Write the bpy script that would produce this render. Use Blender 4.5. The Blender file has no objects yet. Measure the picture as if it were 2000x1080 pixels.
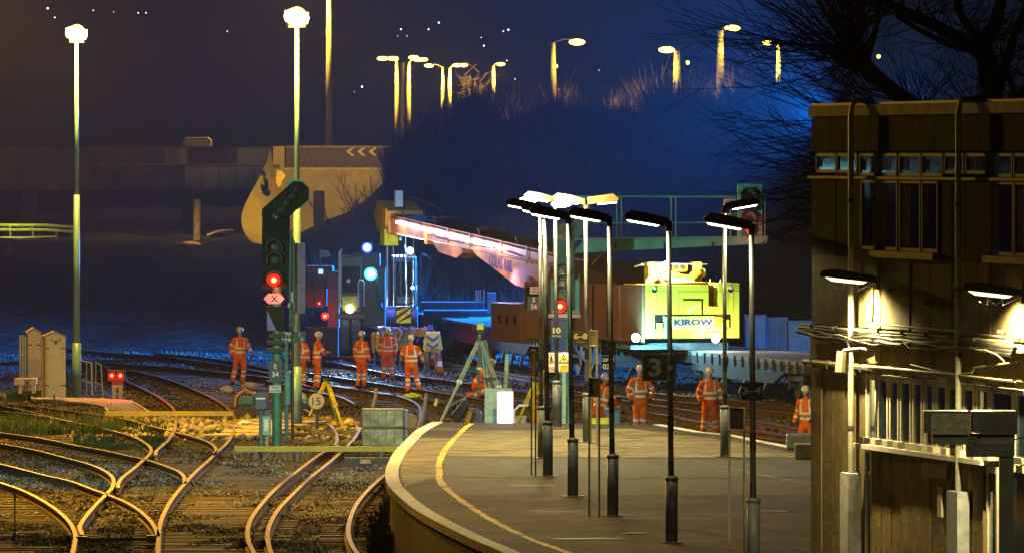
import bpy, math, random
import numpy as np
from mathutils import Vector, Matrix
random.seed(7); RNG = np.random.default_rng(7)
HAZE = .00010; ANISO = .35; BLUEW = 470000
SC = bpy.context.scene; COL = SC.collection
# ---------------------------------------------------------------- camera
FP = 20000.0; CH = 7.35; PITCH = math.atan(240/FP)
cam = bpy.data.cameras.new('camera'); cam.lens = 360; cam.sensor_width = 36; cam.clip_end = 3000; cam.clip_start = 1
camo = bpy.data.objects.new('camera', cam); COL.objects.link(camo)
camo.location = (0, 0, CH); camo.rotation_euler = (math.pi/2 - PITCH, 0, 0); SC.camera = camo
# ---------------------------------------------------------------- sky and exposure (night: no sun)
w = bpy.data.worlds.new('World'); SC.world = w; w.use_nodes = True
nt = w.node_tree; bg = nt.nodes['Background']
sky = nt.nodes.new('ShaderNodeTexSky'); sky.sky_type = 'NISHITA'; sky.sun_disc = False
sky.sun_elevation = math.radians(-4); sky.sun_rotation = math.radians(60)
mx = nt.nodes.new('ShaderNodeMixRGB'); mx.blend_type = 'ADD'; mx.inputs[0].default_value = 1
mx.inputs[2].default_value = (0.010, 0.022, 0.065, 1)
nt.links.new(sky.outputs[0], mx.inputs[1]); nt.links.new(mx.outputs[0], bg.inputs[0]); bg.inputs[1].default_value = 0.05
SC.view_settings.view_transform = 'Standard'; SC.view_settings.look = 'None'
SC.view_settings.exposure = 0; SC.view_settings.gamma = 1; SC.view_settings.use_curve_mapping = False
cy = SC.cycles; cy.use_denoising = True; cy.max_bounces = 5; cy.diffuse_bounces = 2; cy.glossy_bounces = 3
cy.transmission_bounces = 4; cy.volume_bounces = 0; cy.sample_clamp_indirect = 2.0; cy.caustics_reflective = False; cy.caustics_refractive = False
cy.use_light_tree = True; cy.transparent_max_bounces = 8
# ---------------------------------------------------------------- pixel rays (reference photograph, 2000 px wide)
def ray(px, py):
    a, b = (px-1000)/FP, -(py-540)/FP
    c, s = math.cos(PITCH), math.sin(PITCH)
    return (a, c + b*s, b*c - s)
def P(px, py, D):
    x, y, z = ray(px, py); return Vector((x*D/y, D, CH + z*D/y))
def PZ(px, py, z0):
    x, y, z = ray(px, py); t = (z0-CH)/z; return Vector((x*t, y*t, z0))
def S(D): return FP/D                       # px per metre
# ---------------------------------------------------------------- objects
def setp(o, label=None, cat=None, group=None, kind=None):
    if label: o['label'] = label
    if cat: o['category'] = cat
    if group: o['group'] = group
    if kind: o['kind'] = kind
    return o
def thing(name, label, cat, loc=(0, 0, 0), rz=0.0, group=None):
    o = bpy.data.objects.new(name, None); COL.objects.link(o); o.empty_display_size = .2
    o.location = loc; o.rotation_euler = (0, 0, rz); return setp(o, label, cat, group)
class MB:
    """mesh accumulator"""
    def __init__(s): s.v = []; s.f = []; s.m = []; s.mi = 0
    def add(s, vs, fs):
        o = len(s.v); s.v += [tuple(v) for v in vs]; s.f += [tuple(i+o for i in f) for f in fs]; s.m += [s.mi]*len(fs); return s
    def box(s, c, d, R=None):
        c = Vector(c); x, y, z = d[0]/2, d[1]/2, d[2]/2
        vs = [Vector((i*x, j*y, k*z)) for i in (-1, 1) for j in (-1, 1) for k in (-1, 1)]
        if R is not None: vs = [R @ v for v in vs]
        return s.add([v+c for v in vs], [(0, 1, 3, 2), (4, 6, 7, 5), (0, 4, 5, 1), (2, 3, 7, 6), (0, 2, 6, 4), (1, 5, 7, 3)])
    def b2(s, a, b):
        a = Vector(a); b = Vector(b); return s.box((a+b)/2, [abs(b[i]-a[i]) for i in range(3)])
    def cyl(s, p0, p1, r0, r1=None, n=10, cap=True):
        p0 = Vector(p0); p1 = Vector(p1); r1 = r0 if r1 is None else r1
        d = (p1-p0).normalized(); u = d.orthogonal().normalized(); w_ = d.cross(u)
        vs = []
        for p, r in ((p0, r0), (p1, r1)):
            for i in range(n):
                a = 2*math.pi*i/n; vs.append(p + (u*math.cos(a) + w_*math.sin(a))*r)
        fs = [(i, (i+1) % n, n+(i+1) % n, n+i) for i in range(n)]
        if cap: fs += [tuple(range(n-1, -1, -1)), tuple(range(n, 2*n))]
        return s.add(vs, fs)
    def tube(s, pts, r, n=6, r1=None):
        pts = [Vector(p) for p in pts]; N = len(pts); vs = []; fs = []
        u = None
        for k, p in enumerate(pts):
            d = (pts[min(k+1, N-1)] - pts[max(k-1, 0)]).normalized()
            u = d.orthogonal().normalized() if u is None else (u - d*u.dot(d)).normalized()
            w_ = d.cross(u); rr = r if r1 is None else r + (r1-r)*k/(N-1)
            for i in range(n):
                a = 2*math.pi*i/n; vs.append(p + (u*math.cos(a) + w_*math.sin(a))*rr)
        for k in range(N-1):
            for i in range(n):
                fs.append((k*n+i, k*n+(i+1) % n, (k+1)*n+(i+1) % n, (k+1)*n+i))
        fs += [tuple(range(n-1, -1, -1)), tuple(range((N-1)*n, N*n))]
        return s.add(vs, fs)
    def prism(s, poly, d):
        """poly: list of 3D points (planar), extruded by vector d"""
        n = len(poly); d = Vector(d); vs = [Vector(p) for p in poly] + [Vector(p)+d for p in poly]
        return s.add(vs, [tuple(range(n)), tuple(range(2*n-1, n-1, -1))] + [(i, i+n, (i+1) % n+n, (i+1) % n) for i in range(n)])
    def ball(s, c, r, n=10, m=7, z0=-1.0):
        c = Vector(c); r = (r, r, r) if not hasattr(r, '__len__') else r
        a0 = math.asin(max(-1, z0)); vs = []; fs = []
        for j in range(m+1):
            t = a0 + (math.pi/2-a0)*j/m
            for i in range(n):
                a = 2*math.pi*i/n
                vs.append(c + Vector((r[0]*math.cos(t)*math.cos(a), r[1]*math.cos(t)*math.sin(a), r[2]*math.sin(t))))
        for j in range(m):
            for i in range(n): fs.append((j*n+i, j*n+(i+1) % n, (j+1)*n+(i+1) % n, (j+1)*n+i))
        fs.append(tuple(range(n-1, -1, -1)))
        return s.add(vs, fs)
    def lathe(s, c, prof, n=12):
        c = Vector(c); vs = []; fs = []
        for (r, z) in prof:
            for i in range(n):
                a = 2*math.pi*i/n; vs.append(c + Vector((r*math.cos(a), r*math.sin(a), z)))
        for j in range(len(prof)-1):
            for i in range(n): fs.append((j*n+i, j*n+(i+1) % n, (j+1)*n+(i+1) % n, (j+1)*n+i))
        fs += [tuple(range(n-1, -1, -1)), tuple(range((len(prof)-1)*n, len(prof)*n))]
        return s.add(vs, fs)
    def build(s, name, mats, parent=None, smooth=False, off=True, bevel=0):
        me = bpy.data.meshes.new(name)
        vs = s.v
        if parent is not None and off:         # points given in world space -> the thing's own space
            Mi = Matrix.Translation(wloc(parent)).inverted() if wrz(parent) == 0 else (Matrix.Translation(wloc(parent)) @ Matrix.Rotation(wrz(parent), 4, 'Z')).inverted()
            vs = [Mi @ Vector(v) for v in vs]
        me.from_pydata([tuple(v) for v in vs], [], s.f)
        mats = mats if isinstance(mats, (list, tuple)) else [mats]
        for m in mats: me.materials.append(m)
        if len(mats) > 1: me.polygons.foreach_set('material_index', s.m)
        if smooth: me.polygons.foreach_set('use_smooth', [True]*len(me.polygons))
        me.validate(); me.update()
        o = bpy.data.objects.new(name, me); COL.objects.link(o)
        if parent is not None: o.parent = parent
        if bevel:
            md = o.modifiers.new('bevel', 'BEVEL'); md.width = bevel; md.segments = 2; md.limit_method = 'ANGLE'
        return o
def wloc(o):
    l = Vector(o.location)
    while o.parent is not None:
        o = o.parent; l = Matrix.Rotation(o.rotation_euler[2], 4, 'Z') @ l + Vector(o.location)
    return l
def wrz(o):
    a = o.rotation_euler[2]
    while o.parent is not None: o = o.parent; a += o.rotation_euler[2]
    return a
def L(mb, name, mats, parent, **k): return mb.build(name, mats, parent, off=False, **k)   # points already local
def copy_tree(o, parent=None):
    c = o.copy(); COL.objects.link(c)
    if parent is not None: c.parent = parent
    for ch in list(o.children): copy_tree(ch, c)
    return c
# ---------------------------------------------------------------- materials
MATS = {}
def M(name, rgb=(.5, .5, .5), rough=.6, metal=0.0, var=.18, scale=6.0, bump=.15, dirt=None, spec=.5):
    if name in MATS: return MATS[name]
    m = bpy.data.materials.new(name); m.use_nodes = True; t = m.node_tree; n = t.nodes; b = n['Principled BSDF']
    if rough >= .65 and spec == .5: spec = .12
    b.inputs['Roughness'].default_value = rough; b.inputs['Metallic'].default_value = metal
    b.inputs['Specular IOR Level'].default_value = spec
    tc = n.new('ShaderNodeTexCoord'); no = n.new('ShaderNodeTexNoise'); no.inputs['Scale'].default_value = scale
    no.inputs['Detail'].default_value = 6; no.inputs['Roughness'].default_value = .65
    t.links.new(tc.outputs['Object'], no.inputs['Vector'])
    cr = n.new('ShaderNodeValToRGB'); e = cr.color_ramp.elements
    d = dirt or tuple(c*(1-2*var) for c in rgb)
    e[0].position = .3; e[0].color = (*[max(0, x) for x in d], 1); e[1].position = .62; e[1].color = (*[min(1, c*(1+var*.5)) for c in rgb], 1)
    t.links.new(no.outputs['Fac'], cr.inputs[0]); t.links.new(cr.outputs[0], b.inputs['Base Color'])
    if bump:
        n2 = n.new('ShaderNodeTexNoise'); n2.inputs['Scale'].default_value = scale*5; n2.inputs['Detail'].default_value = 4
        t.links.new(tc.outputs['Object'], n2.inputs['Vector'])
        bp = n.new('ShaderNodeBump'); bp.inputs['Strength'].default_value = bump; bp.inputs['Distance'].default_value = .02
        t.links.new(n2.outputs['Fac'], bp.inputs['Height']); t.links.new(bp.outputs[0], b.inputs['Normal'])
    MATS[name] = m; return m
def E(name, rgb, st):
    if name in MATS: return MATS[name]
    m = bpy.data.materials.new(name); m.use_nodes = True; t = m.node_tree
    b = t.nodes['Principled BSDF']; b.inputs['Base Color'].default_value = (.03, .03, .03, 1)
    b.inputs['Emission Color'].default_value = (*rgb, 1); b.inputs['Emission Strength'].default_value = st
    m.cycles.emission_sampling = 'NONE'; MATS[name] = m; return m
def lamp(name, kind, loc, rgb, W, parent=None, r=.15, size=None, blend=.6, aim=None):
    l = bpy.data.lights.new(name, kind); l.energy = W; l.color = rgb
    if kind in ('POINT', 'SPOT'): l.shadow_soft_size = r
    if kind == 'SPOT': l.spot_size = math.radians(size); l.spot_blend = blend
    if kind == 'AREA': l.size = r
    o = bpy.data.objects.new(name, l); COL.objects.link(o)
    loc = Vector(loc)
    if aim is not None: rot = (Vector(aim)-loc).to_track_quat('-Z', 'Y')
    if parent is not None:
        a = wrz(parent); Mi = (Matrix.Translation(wloc(parent)) @ Matrix.Rotation(a, 4, 'Z')).inverted()
        o.parent = parent; o.location = Mi @ loc
        if aim is not None: o.rotation_euler = (Matrix.Rotation(-a, 3, 'Z') @ rot.to_matrix()).to_euler()
    else:
        o.location = loc
        if aim is not None: o.rotation_euler = rot.to_euler()
    return o
SOD = (1, .54, .05); WARM = (1, .84, .37); BLUE = (.08, .28, 1); VIO = (.55, .48, 1); CYAN = (.25, .8, 1); RED = (1, .004, .003)
# ---------------------------------------------------------------- lettering
TXT = {}
def text_geo(s, bold=0.0):
    k = (s, bold)
    if k in TXT: return TXT[k]
    c = bpy.data.curves.new('t', 'FONT'); c.body = s; c.align_x = 'CENTER'; c.align_y = 'CENTER'; c.size = 1; c.offset = bold; c.resolution_u = 3
    o = bpy.data.objects.new('t', c); COL.objects.link(o)
    dg = bpy.context.evaluated_depsgraph_get(); me = bpy.data.meshes.new_from_object(o.evaluated_get(dg))
    vs = np.array([v.co[:2] for v in me.vertices]); fs = [tuple(p.vertices) for p in me.polygons]
    bpy.data.objects.remove(o); bpy.data.curves.remove(c); bpy.data.meshes.remove(me)
    mn, mxx = vs.min(0), vs.max(0); vs = (vs-(mn+mxx)/2)
    TXT[k] = (vs, fs, mxx-mn); return TXT[k]
def letters(mb, s, c, h, w=None, bold=.02, ex=(1, 0, 0), ez=(0, 0, 1), up=True):
    """flat lettering, cap height h, centre c, along ex/ez"""
    vs, fs, d = text_geo(s, bold); k = h/d[1]; kx = k if w is None else w/d[0]
    c = Vector(c); ex = Vector(ex); ez = Vector(ez)
    mb.add([c + ex*(v[0]*kx) + ez*(v[1]*k) for v in vs], fs)
def stuffmesh(name, V, F, mats, mi=None, parent=None, label=None, smooth=False, cat=None):
    """V (n,3), F (m,k) arrays"""
    me = bpy.data.meshes.new(name); V = np.asarray(V, dtype=np.float32); F = np.asarray(F, dtype=np.int32); k = F.shape[1]
    me.vertices.add(len(V)); me.vertices.foreach_set('co', V.ravel()); me.loops.add(F.size); me.loops.foreach_set('vertex_index', F.ravel())
    me.polygons.add(len(F)); me.polygons.foreach_set('loop_start', np.arange(0, F.size, k, dtype=np.int32))
    try: me.polygons.foreach_set('loop_total', np.full(len(F), k, dtype=np.int32))
    except Exception: pass
    for m in (mats if isinstance(mats, (list, tuple)) else [mats]): me.materials.append(m)
    if mi is not None: me.polygons.foreach_set('material_index', np.asarray(mi, dtype=np.int32))
    me.update(calc_edges=True); me.validate()
    o = bpy.data.objects.new(name, me); COL.objects.link(o)
    if parent is not None: o.parent = parent
    o['kind'] = 'stuff'
    if label: o['label'] = label
    if cat: o['category'] = cat
    return o
# common materials
steel = M('galvanised_steel', (.42, .44, .45), .45, .6); dsteel = M('dark_steel', (.10, .10, .11), .5, .5)
black = M('black_paint', (.02, .02, .022), .55); greypl = M('grey_paint', (.12, .13, .15), .5)
white = M('white_paint', (.75, .76, .75), .5); yellow = M('yellow_paint', (.85, .62, .03), .45); blue = M('blue_paint', (.04, .09, .35), .45)
green = M('green_paint', (.06, .34, .22), .5); cream = M('cream_paint', (.62, .55, .36), .6); rust = M('rusty_steel', (.16, .085, .05), .75, .2, var=.3)
orange = M('orange_hivis', (1.0, .17, .012), .75, var=.12, scale=4, bump=.6, dirt=(.50, .10, .02)); refl = M('reflective_tape', (.85, .87, .9), .35, var=.05); concrete = M('concrete', (.36, .34, .31), .85, var=.25)
rubber = M('rubber', (.03, .03, .03), .85); skin = M('skin', (.48, .27, .19), .6, var=.08); helm = M('white_helmet', (.8, .82, .84), .3, var=.05)
wood = M('weathered_wood', (.30, .22, .13), .8, var=.3); glassd = M('dark_glass', (.02, .025, .035), .08, 0, var=.3, bump=0)
# ================================================================ SETTING
def ballast_mat(name, c0, c1, c2, sc=9):
    m = bpy.data.materials.new(name); m.use_nodes = True; t = m.node_tree; n = t.nodes; b = n['Principled BSDF']
    b.inputs['Roughness'].default_value = .9; b.inputs['Specular IOR Level'].default_value = .1
    tc = n.new('ShaderNodeTexCoord'); vo = n.new('ShaderNodeTexVoronoi'); vo.inputs['Scale'].default_value = sc
    t.links.new(tc.outputs['Object'], vo.inputs['Vector'])
    no = n.new('ShaderNodeTexNoise'); no.inputs['Scale'].default_value = .35; no.inputs['Detail'].default_value = 8; t.links.new(tc.outputs['Object'], no.inputs['Vector'])
    ad = n.new('ShaderNodeMath'); ad.operation = 'ADD'; t.links.new(no.outputs['Fac'], ad.inputs[0])
    sp = n.new('ShaderNodeSeparateColor'); t.links.new(vo.outputs['Color'], sp.inputs[0])
    ml = n.new('ShaderNodeMath'); ml.operation = 'MULTIPLY_ADD'; ml.inputs[1].default_value = .55; ml.inputs[2].default_value = -.27
    t.links.new(sp.outputs[0], ml.inputs[0]); t.links.new(ml.outputs[0], ad.inputs[1])
    cr = n.new('ShaderNodeValToRGB'); e = cr.color_ramp.elements
    e[0].position = .25; e[0].color = (*c0, 1); e[1].position = .8; e[1].color = (*c2, 1); x = e.new(.5); x.color = (*c1, 1)
    t.links.new(ad.outputs[0], cr.inputs[0]); t.links.new(cr.outputs[0], b.inputs['Base Color'])
    bp = n.new('ShaderNodeBump'); bp.inputs['Strength'].default_value = .8; bp.inputs['Distance'].default_value = .05
    t.links.new(vo.outputs['Distance'], bp.inputs['Height']); t.links.new(bp.outputs[0], b.inputs['Normal'])
    return m
m_ballast = ballast_mat('ballast_ground', (.02, .016, .012), (.065, .052, .038), (.19, .16, .12))
m_stone = ballast_mat('ballast_stone', (.03, .025, .018), (.10, .082, .06), (.30, .26, .20), 14)
m_soil = ballast_mat('embankment_soil', (.01, .009, .007), (.025, .022, .017), (.05, .045, .03), 2)
# ground sheet with gentle unevenness
def grid(name, x0, x1, y0, y1, nx, ny, zf, mat, kind='structure'):
    xs = np.linspace(x0, x1, nx); ys = np.linspace(y0, y1, ny); X, Y = np.meshgrid(xs, ys); Z = zf(X, Y)
    V = np.stack([X.ravel(), Y.ravel(), Z.ravel()], 1)
    i = np.arange(nx-1); j = np.arange(ny-1); I, J = np.meshgrid(i, j); a = (J*nx+I).ravel()
    F = np.stack([a, a+1, a+nx+1, a+nx], 1)
    o = stuffmesh(name, V, F, mat); o['kind'] = kind; o.data.polygons.foreach_set('use_smooth', [True]*len(F)); return o
def gz(X, Y):
    return .035*np.sin(X*1.7+Y*.31)+.03*np.sin(Y*.9+X*.4)+.02*np.sin(X*4.1-Y*1.3) - .05
grid('ground', -150, 150, -30, 1150, 180, 700, gz, m_ballast)
# embankment: rises behind the yard on the right, ridge heights read along the photo
def ramp(t): return np.clip(t, 0, 1)**2*(3-2*np.clip(t, 0, 1))
ridge_px = [(-4000, 480), (560, 470), (640, 430), (700, 400), (760, 345), (830, 290), (900, 262), (1000, 240), (1110, 232), (1180, 240), (1260, 235), (1350, 205), (1420, 212), (1600, 215), (4000, 215)]
rx = np.array([(p[0]-1000)/FP*440 for p in ridge_px]); rz_ = np.array([CH+(300-p[1])/FP*440 for p in ridge_px])
def emb(X, Y):
    top = np.interp(X*440/np.maximum(Y, 300), rx, rz_)
    return top*ramp((Y-372)/62) - 6*ramp((Y-520)/200)*(top > 6) + .25*np.sin(X*.9)*np.sin(Y*.23) - .3
grid('embankment', -30, 110, 365, 760, 150, 130, emb, m_soil)
def hillf(X, Y): return 70*ramp((Y-985)/330) - .5 + 3*np.sin(X*.02)
grid('hillside', -400, 400, 980, 1600, 60, 40, hillf, M('dark_hill', (.03, .035, .025), .9, var=.3, scale=.05))
# ---------------------------------------------------------------- platform
LE = [(985, 1080), (978, 1074), (936, 1058), (894, 1038), (856, 1019), (825, 1002), (797, 983), (775, 963), (760, 947), (756, 930), (757, 915), (760, 908), (766, 895), (775, 880), (794, 861), (806, 848), (819, 838), (847, 824)]
PT = 1.05
left = [Vector((10, 85, PT)), Vector((6.2, 104, PT)), Vector((2.7, 130, PT)), Vector((1.05, 147, PT))] + [PZ(a, b, PT) for a, b in LE[1:]]
def smooth_poly(p, n=2):
    for _ in range(n):
        q = [p[0]]
        for a, b in zip(p, p[1:]): q += [a*.75+b*.25, a*.25+b*.75]
        p = q+[p[-1]]
    return p
left = smooth_poly(left)
RE = [(1289, 829), (1372, 844), (1430, 849), (1480, 860), (1533, 870), (1600, 884), (1720, 910)]
right = [PZ(a, b, PT) for a, b in RE] + [Vector((14, 150, PT)), Vector((20, 85, PT))]
m_tar = bpy.data.materials.new('platform_tarmac'); m_tar.use_nodes = True
t = m_tar.node_tree; n = t.nodes; b = n['Principled BSDF']; b.inputs['Roughness'].default_value = .85; b.inputs['Specular IOR Level'].default_value = .06
tc = n.new('ShaderNodeTexCoord'); mp = n.new('ShaderNodeMapping'); mp.inputs['Scale'].default_value = (.55, .30, 1); t.links.new(tc.outputs['Object'], mp.inputs[0])
n1 = n.new('ShaderNodeTexNoise'); n1.inputs['Scale'].default_value = 1; n1.inputs['Detail'].default_value = 9; n1.inputs['Roughness'].default_value = .7; t.links.new(mp.outputs[0], n1.inputs[0])
cr = n.new('ShaderNodeValToRGB'); e = cr.color_ramp.elements; e[0].position = .36; e[0].color = (.014, .013, .012, 1); e[1].position = .66; e[1].color = (.17, .15, .11, 1); x = e.new(.5); x.color = (.055, .05, .043, 1)
t.links.new(n1.outputs[0], cr.inputs[0])
n2 = n.new('ShaderNodeTexNoise'); n2.inputs['Scale'].default_value = 9; n2.inputs['Detail'].default_value = 9; n2.inputs['Roughness'].default_value = .75; t.links.new(tc.outputs['Object'], n2.inputs[0])
mm = n.new('ShaderNodeMixRGB'); mm.blend_type = 'MULTIPLY'; mm.inputs[0].default_value = .85; t.links.new(cr.outputs[0], mm.inputs[1]); t.links.new(n2.outputs[0], mm.inputs[2])
gm = n.new('ShaderNodeMixRGB'); gm.blend_type = 'ADD'; gm.inputs[0].default_value = .12; gm.inputs[2].default_value = (.1, .09, .07, 1); t.links.new(mm.outputs[0], gm.inputs[1])
t.links.new(gm.outputs[0], b.inputs['Base Color'])
bp = n.new('ShaderNodeBump'); bp.inputs['Strength'].default_value = .25; bp.inputs['Distance'].default_value = .01; t.links.new(n2.outputs[0], bp.inputs['Height']); t.links.new(bp.outputs[0], b.inputs['Normal'])
def outward(path, d, sgn=1):
    out = []
    for i, p in enumerate(path):
        a = path[max(i-1, 0)]; c = path[min(i+1, len(path)-1)]; t_ = (c-a); t_.z = 0; t_.normalize()
        nn = Vector((-t_.y, t_.x, 0))*sgn; out.append(p+nn*d)
    return out
plat = MB(); loop = left+right
plat.add([(p.x, p.y, PT) for p in loop], [tuple(range(len(loop)))])
po = plat.build('platform', m_tar); po['kind'] = 'structure'
bpy.context.view_layer.update()
# walls of the platform: brick courses lower, coping slab over
m_brick = M('sooty_brick', (.13, .085, .055), .85, var=.3, scale=3, bump=.6)
t = m_brick.node_tree; n = t.nodes
bt = n.new('ShaderNodeTexBrick'); bt.inputs['Scale'].default_value = 4.5; bt.inputs['Color1'].default_value = (.15, .09, .06, 1); bt.inputs['Color2'].default_value = (.09, .06, .045, 1); bt.inputs['Mortar'].default_value = (.18, .16, .13, 1)
uvn = n.new('ShaderNodeTexCoord'); sx = n.new('ShaderNodeSeparateXYZ'); t.links.new(uvn.outputs['Object'], sx.inputs[0])
cx = n.new('ShaderNodeCombineXYZ'); t.links.new(sx.outputs[1], cx.inputs[0]); t.links.new(sx.outputs[2], cx.inputs[1]); t.links.new(cx.outputs[0], bt.inputs['Vector'])
mr = n.new('ShaderNodeMixRGB'); mr.blend_type = 'MULTIPLY'; mr.inputs[0].default_value = .7
src = n['Principled BSDF'].inputs['Base Color'].links[0].from_socket; t.links.new(bt.outputs[0], mr.inputs[1]); t.links.new(src, mr.inputs[2])
gm = n.new('ShaderNodeGamma'); gm.inputs[1].default_value = .75; t.links.new(mr.outputs[0], gm.inputs[0]); t.links.new(gm.outputs[0], n['Principled BSDF'].inputs['Base Color'])
wl = outward(left, -.06)
mb = MB(); N = len(wl)
inn = outward(wl, -.35)
mb.add([(p.x, p.y, -.3) for p in wl]+[(p.x, p.y, PT-.13) for p in wl], [(i, i+1, N+i+1, N+i) for i in range(N-1)])
wr = outward(right, -.06); N = len(wr)
far = [wl[-1], wr[0]]
mb.add([(p.x, p.y, -.3) for p in wr]+[(p.x, p.y, PT-.13) for p in wr], [(i, i+1, N+i+1, N+i) for i in range(N-1)])
mb.add([(far[0].x, far[0].y, -.3), (far[1].x, far[1].y, -.3), (far[1].x, far[1].y, PT-.02), (far[0].x, far[0].y, PT-.02)], [(0, 1, 2, 3)])
mb.build('platform_wall', m_brick)['kind'] = 'structure'
m_cop = M('white_edged_coping', (.80, .76, .62), .75, var=.22, scale=3, dirt=(.40, .35, .25))
def coping(path, w_, name):
    a = outward(path, .04); b_ = outward(path, -w_); N = len(path); mb = MB(); z1 = PT+.012; z0 = PT-.13
    vs = [(p.x, p.y, z1) for p in a]+[(p.x, p.y, z1) for p in b_]+[(p.x, p.y, z0) for p in a]+[(p.x, p.y, z0) for p in b_]; fs = []
    for i in range(N-1): fs += [(i, i+1, N+i+1, N+i), (2*N+i, 2*N+i+1, i+1, i), (N+i, N+i+1, 3*N+i+1, 3*N+i), (3*N+i, 3*N+i+1, 2*N+i+1, 2*N+i)]
    o = mb.add(vs, fs).build(name, m_cop); o['kind'] = 'structure'; return o
coping(left, .22, 'platform_edge')
coping(right[:8], .16, 'platform_edge')
# worn yellow line
YL = [(922, 826), (905, 838), (892, 852), (878, 866), (864, 886), (857, 905), (858, 924), (858, 938), (872, 955), (894, 972), (917, 988), (942, 1005), (967, 1019), (1000, 1036), (1033, 1052), (1072, 1066), (1111, 1079)]
yl = [PZ(a, b, PT) for a, b in YL]; d_ = (yl[-1]-yl[-3]).normalized()
yl += [yl[-1]+d_*12, yl[-1]+d_*26+Vector((.8, 0, 0))]
yl = smooth_poly(yl)
m_yl = M('worn_yellow_line', (.80, .56, .02), .7, var=.25, scale=5, dirt=(.30, .22, .04))
def strip(path, w_, z, jag=0.0, skip=None):
    mb = MB(); seg = []
    pts = []
    for a, b in zip(path, path[1:]):
        k = max(1, int((b-a).length/.35))
        for i in range(k): pts.append(a.lerp(b, i/k))
    a = outward(pts, w_/2); b_ = outward(pts, -w_/2)
    a = [p+Vector((random.uniform(-jag, jag), 0, 0)) for p in a]; b_ = [p+Vector((random.uniform(-jag, jag), 0, 0)) for p in b_]
    N = len(pts); mb.add([(p.x, p.y, z) for p in a]+[(p.x, p.y, z) for p in b_], [(i, i+1, N+i+1, N+i) for i in range(N-1) if not (skip and skip(i))])
    return mb
strip(yl, .13, PT+.005, .018, lambda i: (i*7919) % 29 == 0).build('platform_yellow_line', m_yl)['kind'] = 'structure'
# tarmac repairs and joints
patchA = M('old_grey_tarmac', (.04, .055, .058), .8, var=.48, scale=2.4, bump=.5); patchB = M('brown_tarmac', (.062, .042, .028), .8, var=.48, scale=2.0, bump=.5)
patchC = M('pale_tarmac', (.21, .17, .085), .8, var=.48, scale=1.6, bump=.5); jt = M('joint_tar', (.02, .02, .02), .5)
def patch(pxs, mat, z=.004, name='tarmac_patch'):
    mb = MB(); pts = [PZ(a, b, PT+z) for a, b in pxs]; mb.add(pts, [tuple(range(len(pts)))]); o = mb.build(name, mat); o['kind'] = 'structure'
patch([(868, 893), (1240, 896), (1590, 898), (1590, 932), (1100, 934), (862, 930)], patchA)
patch([(862, 932), (1100, 935), (1590, 934), (1590, 966), (1000, 967), (888, 968)], patchB)
patch([(905, 841), (1230, 836), (1440, 862), (1590, 892), (1300, 893), (880, 890), (866, 885)], patchC)
patch([(800, 855), (880, 855), (850, 900), (852, 930), (790, 950), (782, 925), (786, 890)], patchC)
for pts in ([(1120, 967), (1590, 966)], [(1230, 1011), (1330, 1013), (1590, 1011)], [(1330, 1061), (1590, 1063)], [(1170, 845), (1260, 875), (1380, 905), (1500, 930), (1590, 948)], [(1250, 862), (1330, 890)]):
    q = [PZ(a, b, PT) for a, b in pts]; strip(q, .05 if abs(pts[0][1]-pts[-1][1]) < 8 else .035, PT+.009, .01).build('platform_joint', jt)['kind'] = 'structure'
rj = random.Random(9)
for i in range(16):
    y = rj.uniform(905, 1070); x0 = rj.uniform(900+max(0, y-960)*1.6, 1350); x1 = x0+rj.uniform(60, 260)
    q = [PZ(x0, y, PT), PZ((x0+x1)/2, y+rj.uniform(-1.5, 1.5), PT), PZ(x1, y+rj.uniform(-2, 2), PT)]; strip(q, rj.uniform(.03, .16), PT+.013+.002*i, .03).build('platform_stain', jt if i % 3 else patchA)['kind'] = 'structure'
def dash(a, b, y, w_=.14):
    p, q = PZ(a, y, PT), PZ(b, y+1, PT); strip([p, q], w_, PT+.011, .01).build('platform_marking', m_cop)['kind'] = 'structure'
dash(1222, 1302, 1041, .5); dash(1265, 1288, 929, .5); dash(1290, 1306, 929, .4); dash(1485, 1590, 998, .3)
# ---------------------------------------------------------------- railway tracks
m_rail = M('worn_rail_steel', (.24, .145, .075), .62, .25, var=.3, scale=5, dirt=(.10, .055, .028), bump=.2, spec=.25)
m_rside = M('rail_side_rust', (.10, .055, .035), .8, .1, var=.3)
m_sleep = M('timber_sleeper', (.12, .09, .065), .85, var=.3, scale=2)
def rail_from(pxs, name='rail', parent=None, z=.16, ext=None, n=2):
    pts = [PZ(a, b, z) for a, b in pxs]
    if ext: pts = pts+[pts[-1]+(pts[-1]-pts[-2]).normalized()*ext]
    pts = smooth_poly(pts, n); mb = MB()
    # flat bottom rail: head, web, foot
    prof = [(-.07, 0), (-.07, .02), (-.012, .035), (-.012, .115), (-.043, .120), (-.043, .16), (.043, .16), (.043, .120), (.012, .115), (.012, .035), (.07, .02), (.07, 0)]
    K = len(prof); vs = []; fs = []; ms = []
    for i, p in enumerate(pts):
        a = pts[max(i-1, 0)]; c = pts[min(i+1, len(pts)-1)]; t_ = (c-a); t_.z = 0; t_.normalize(); nn = Vector((t_.y, -t_.x, 0))
        for (u, h) in prof: vs.append((p.x+nn.x*u, p.y+nn.y*u, h))
    for i in range(len(pts)-1):
        for k in range(K):
            fs.append((i*K+k, i*K+(k+1) % K, (i+1)*K+(k+1) % K, (i+1)*K+k)); ms.append(0 if k in (5,) else 1)
    fs += [tuple(range(K)), tuple(range(len(pts)*K-1, (len(pts)-1)*K-1, -1))]; ms += [0, 0]
    mb.v = vs; mb.f = fs; mb.m = ms
    return mb.build(name, [m_rail, m_rside], parent), pts
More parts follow.
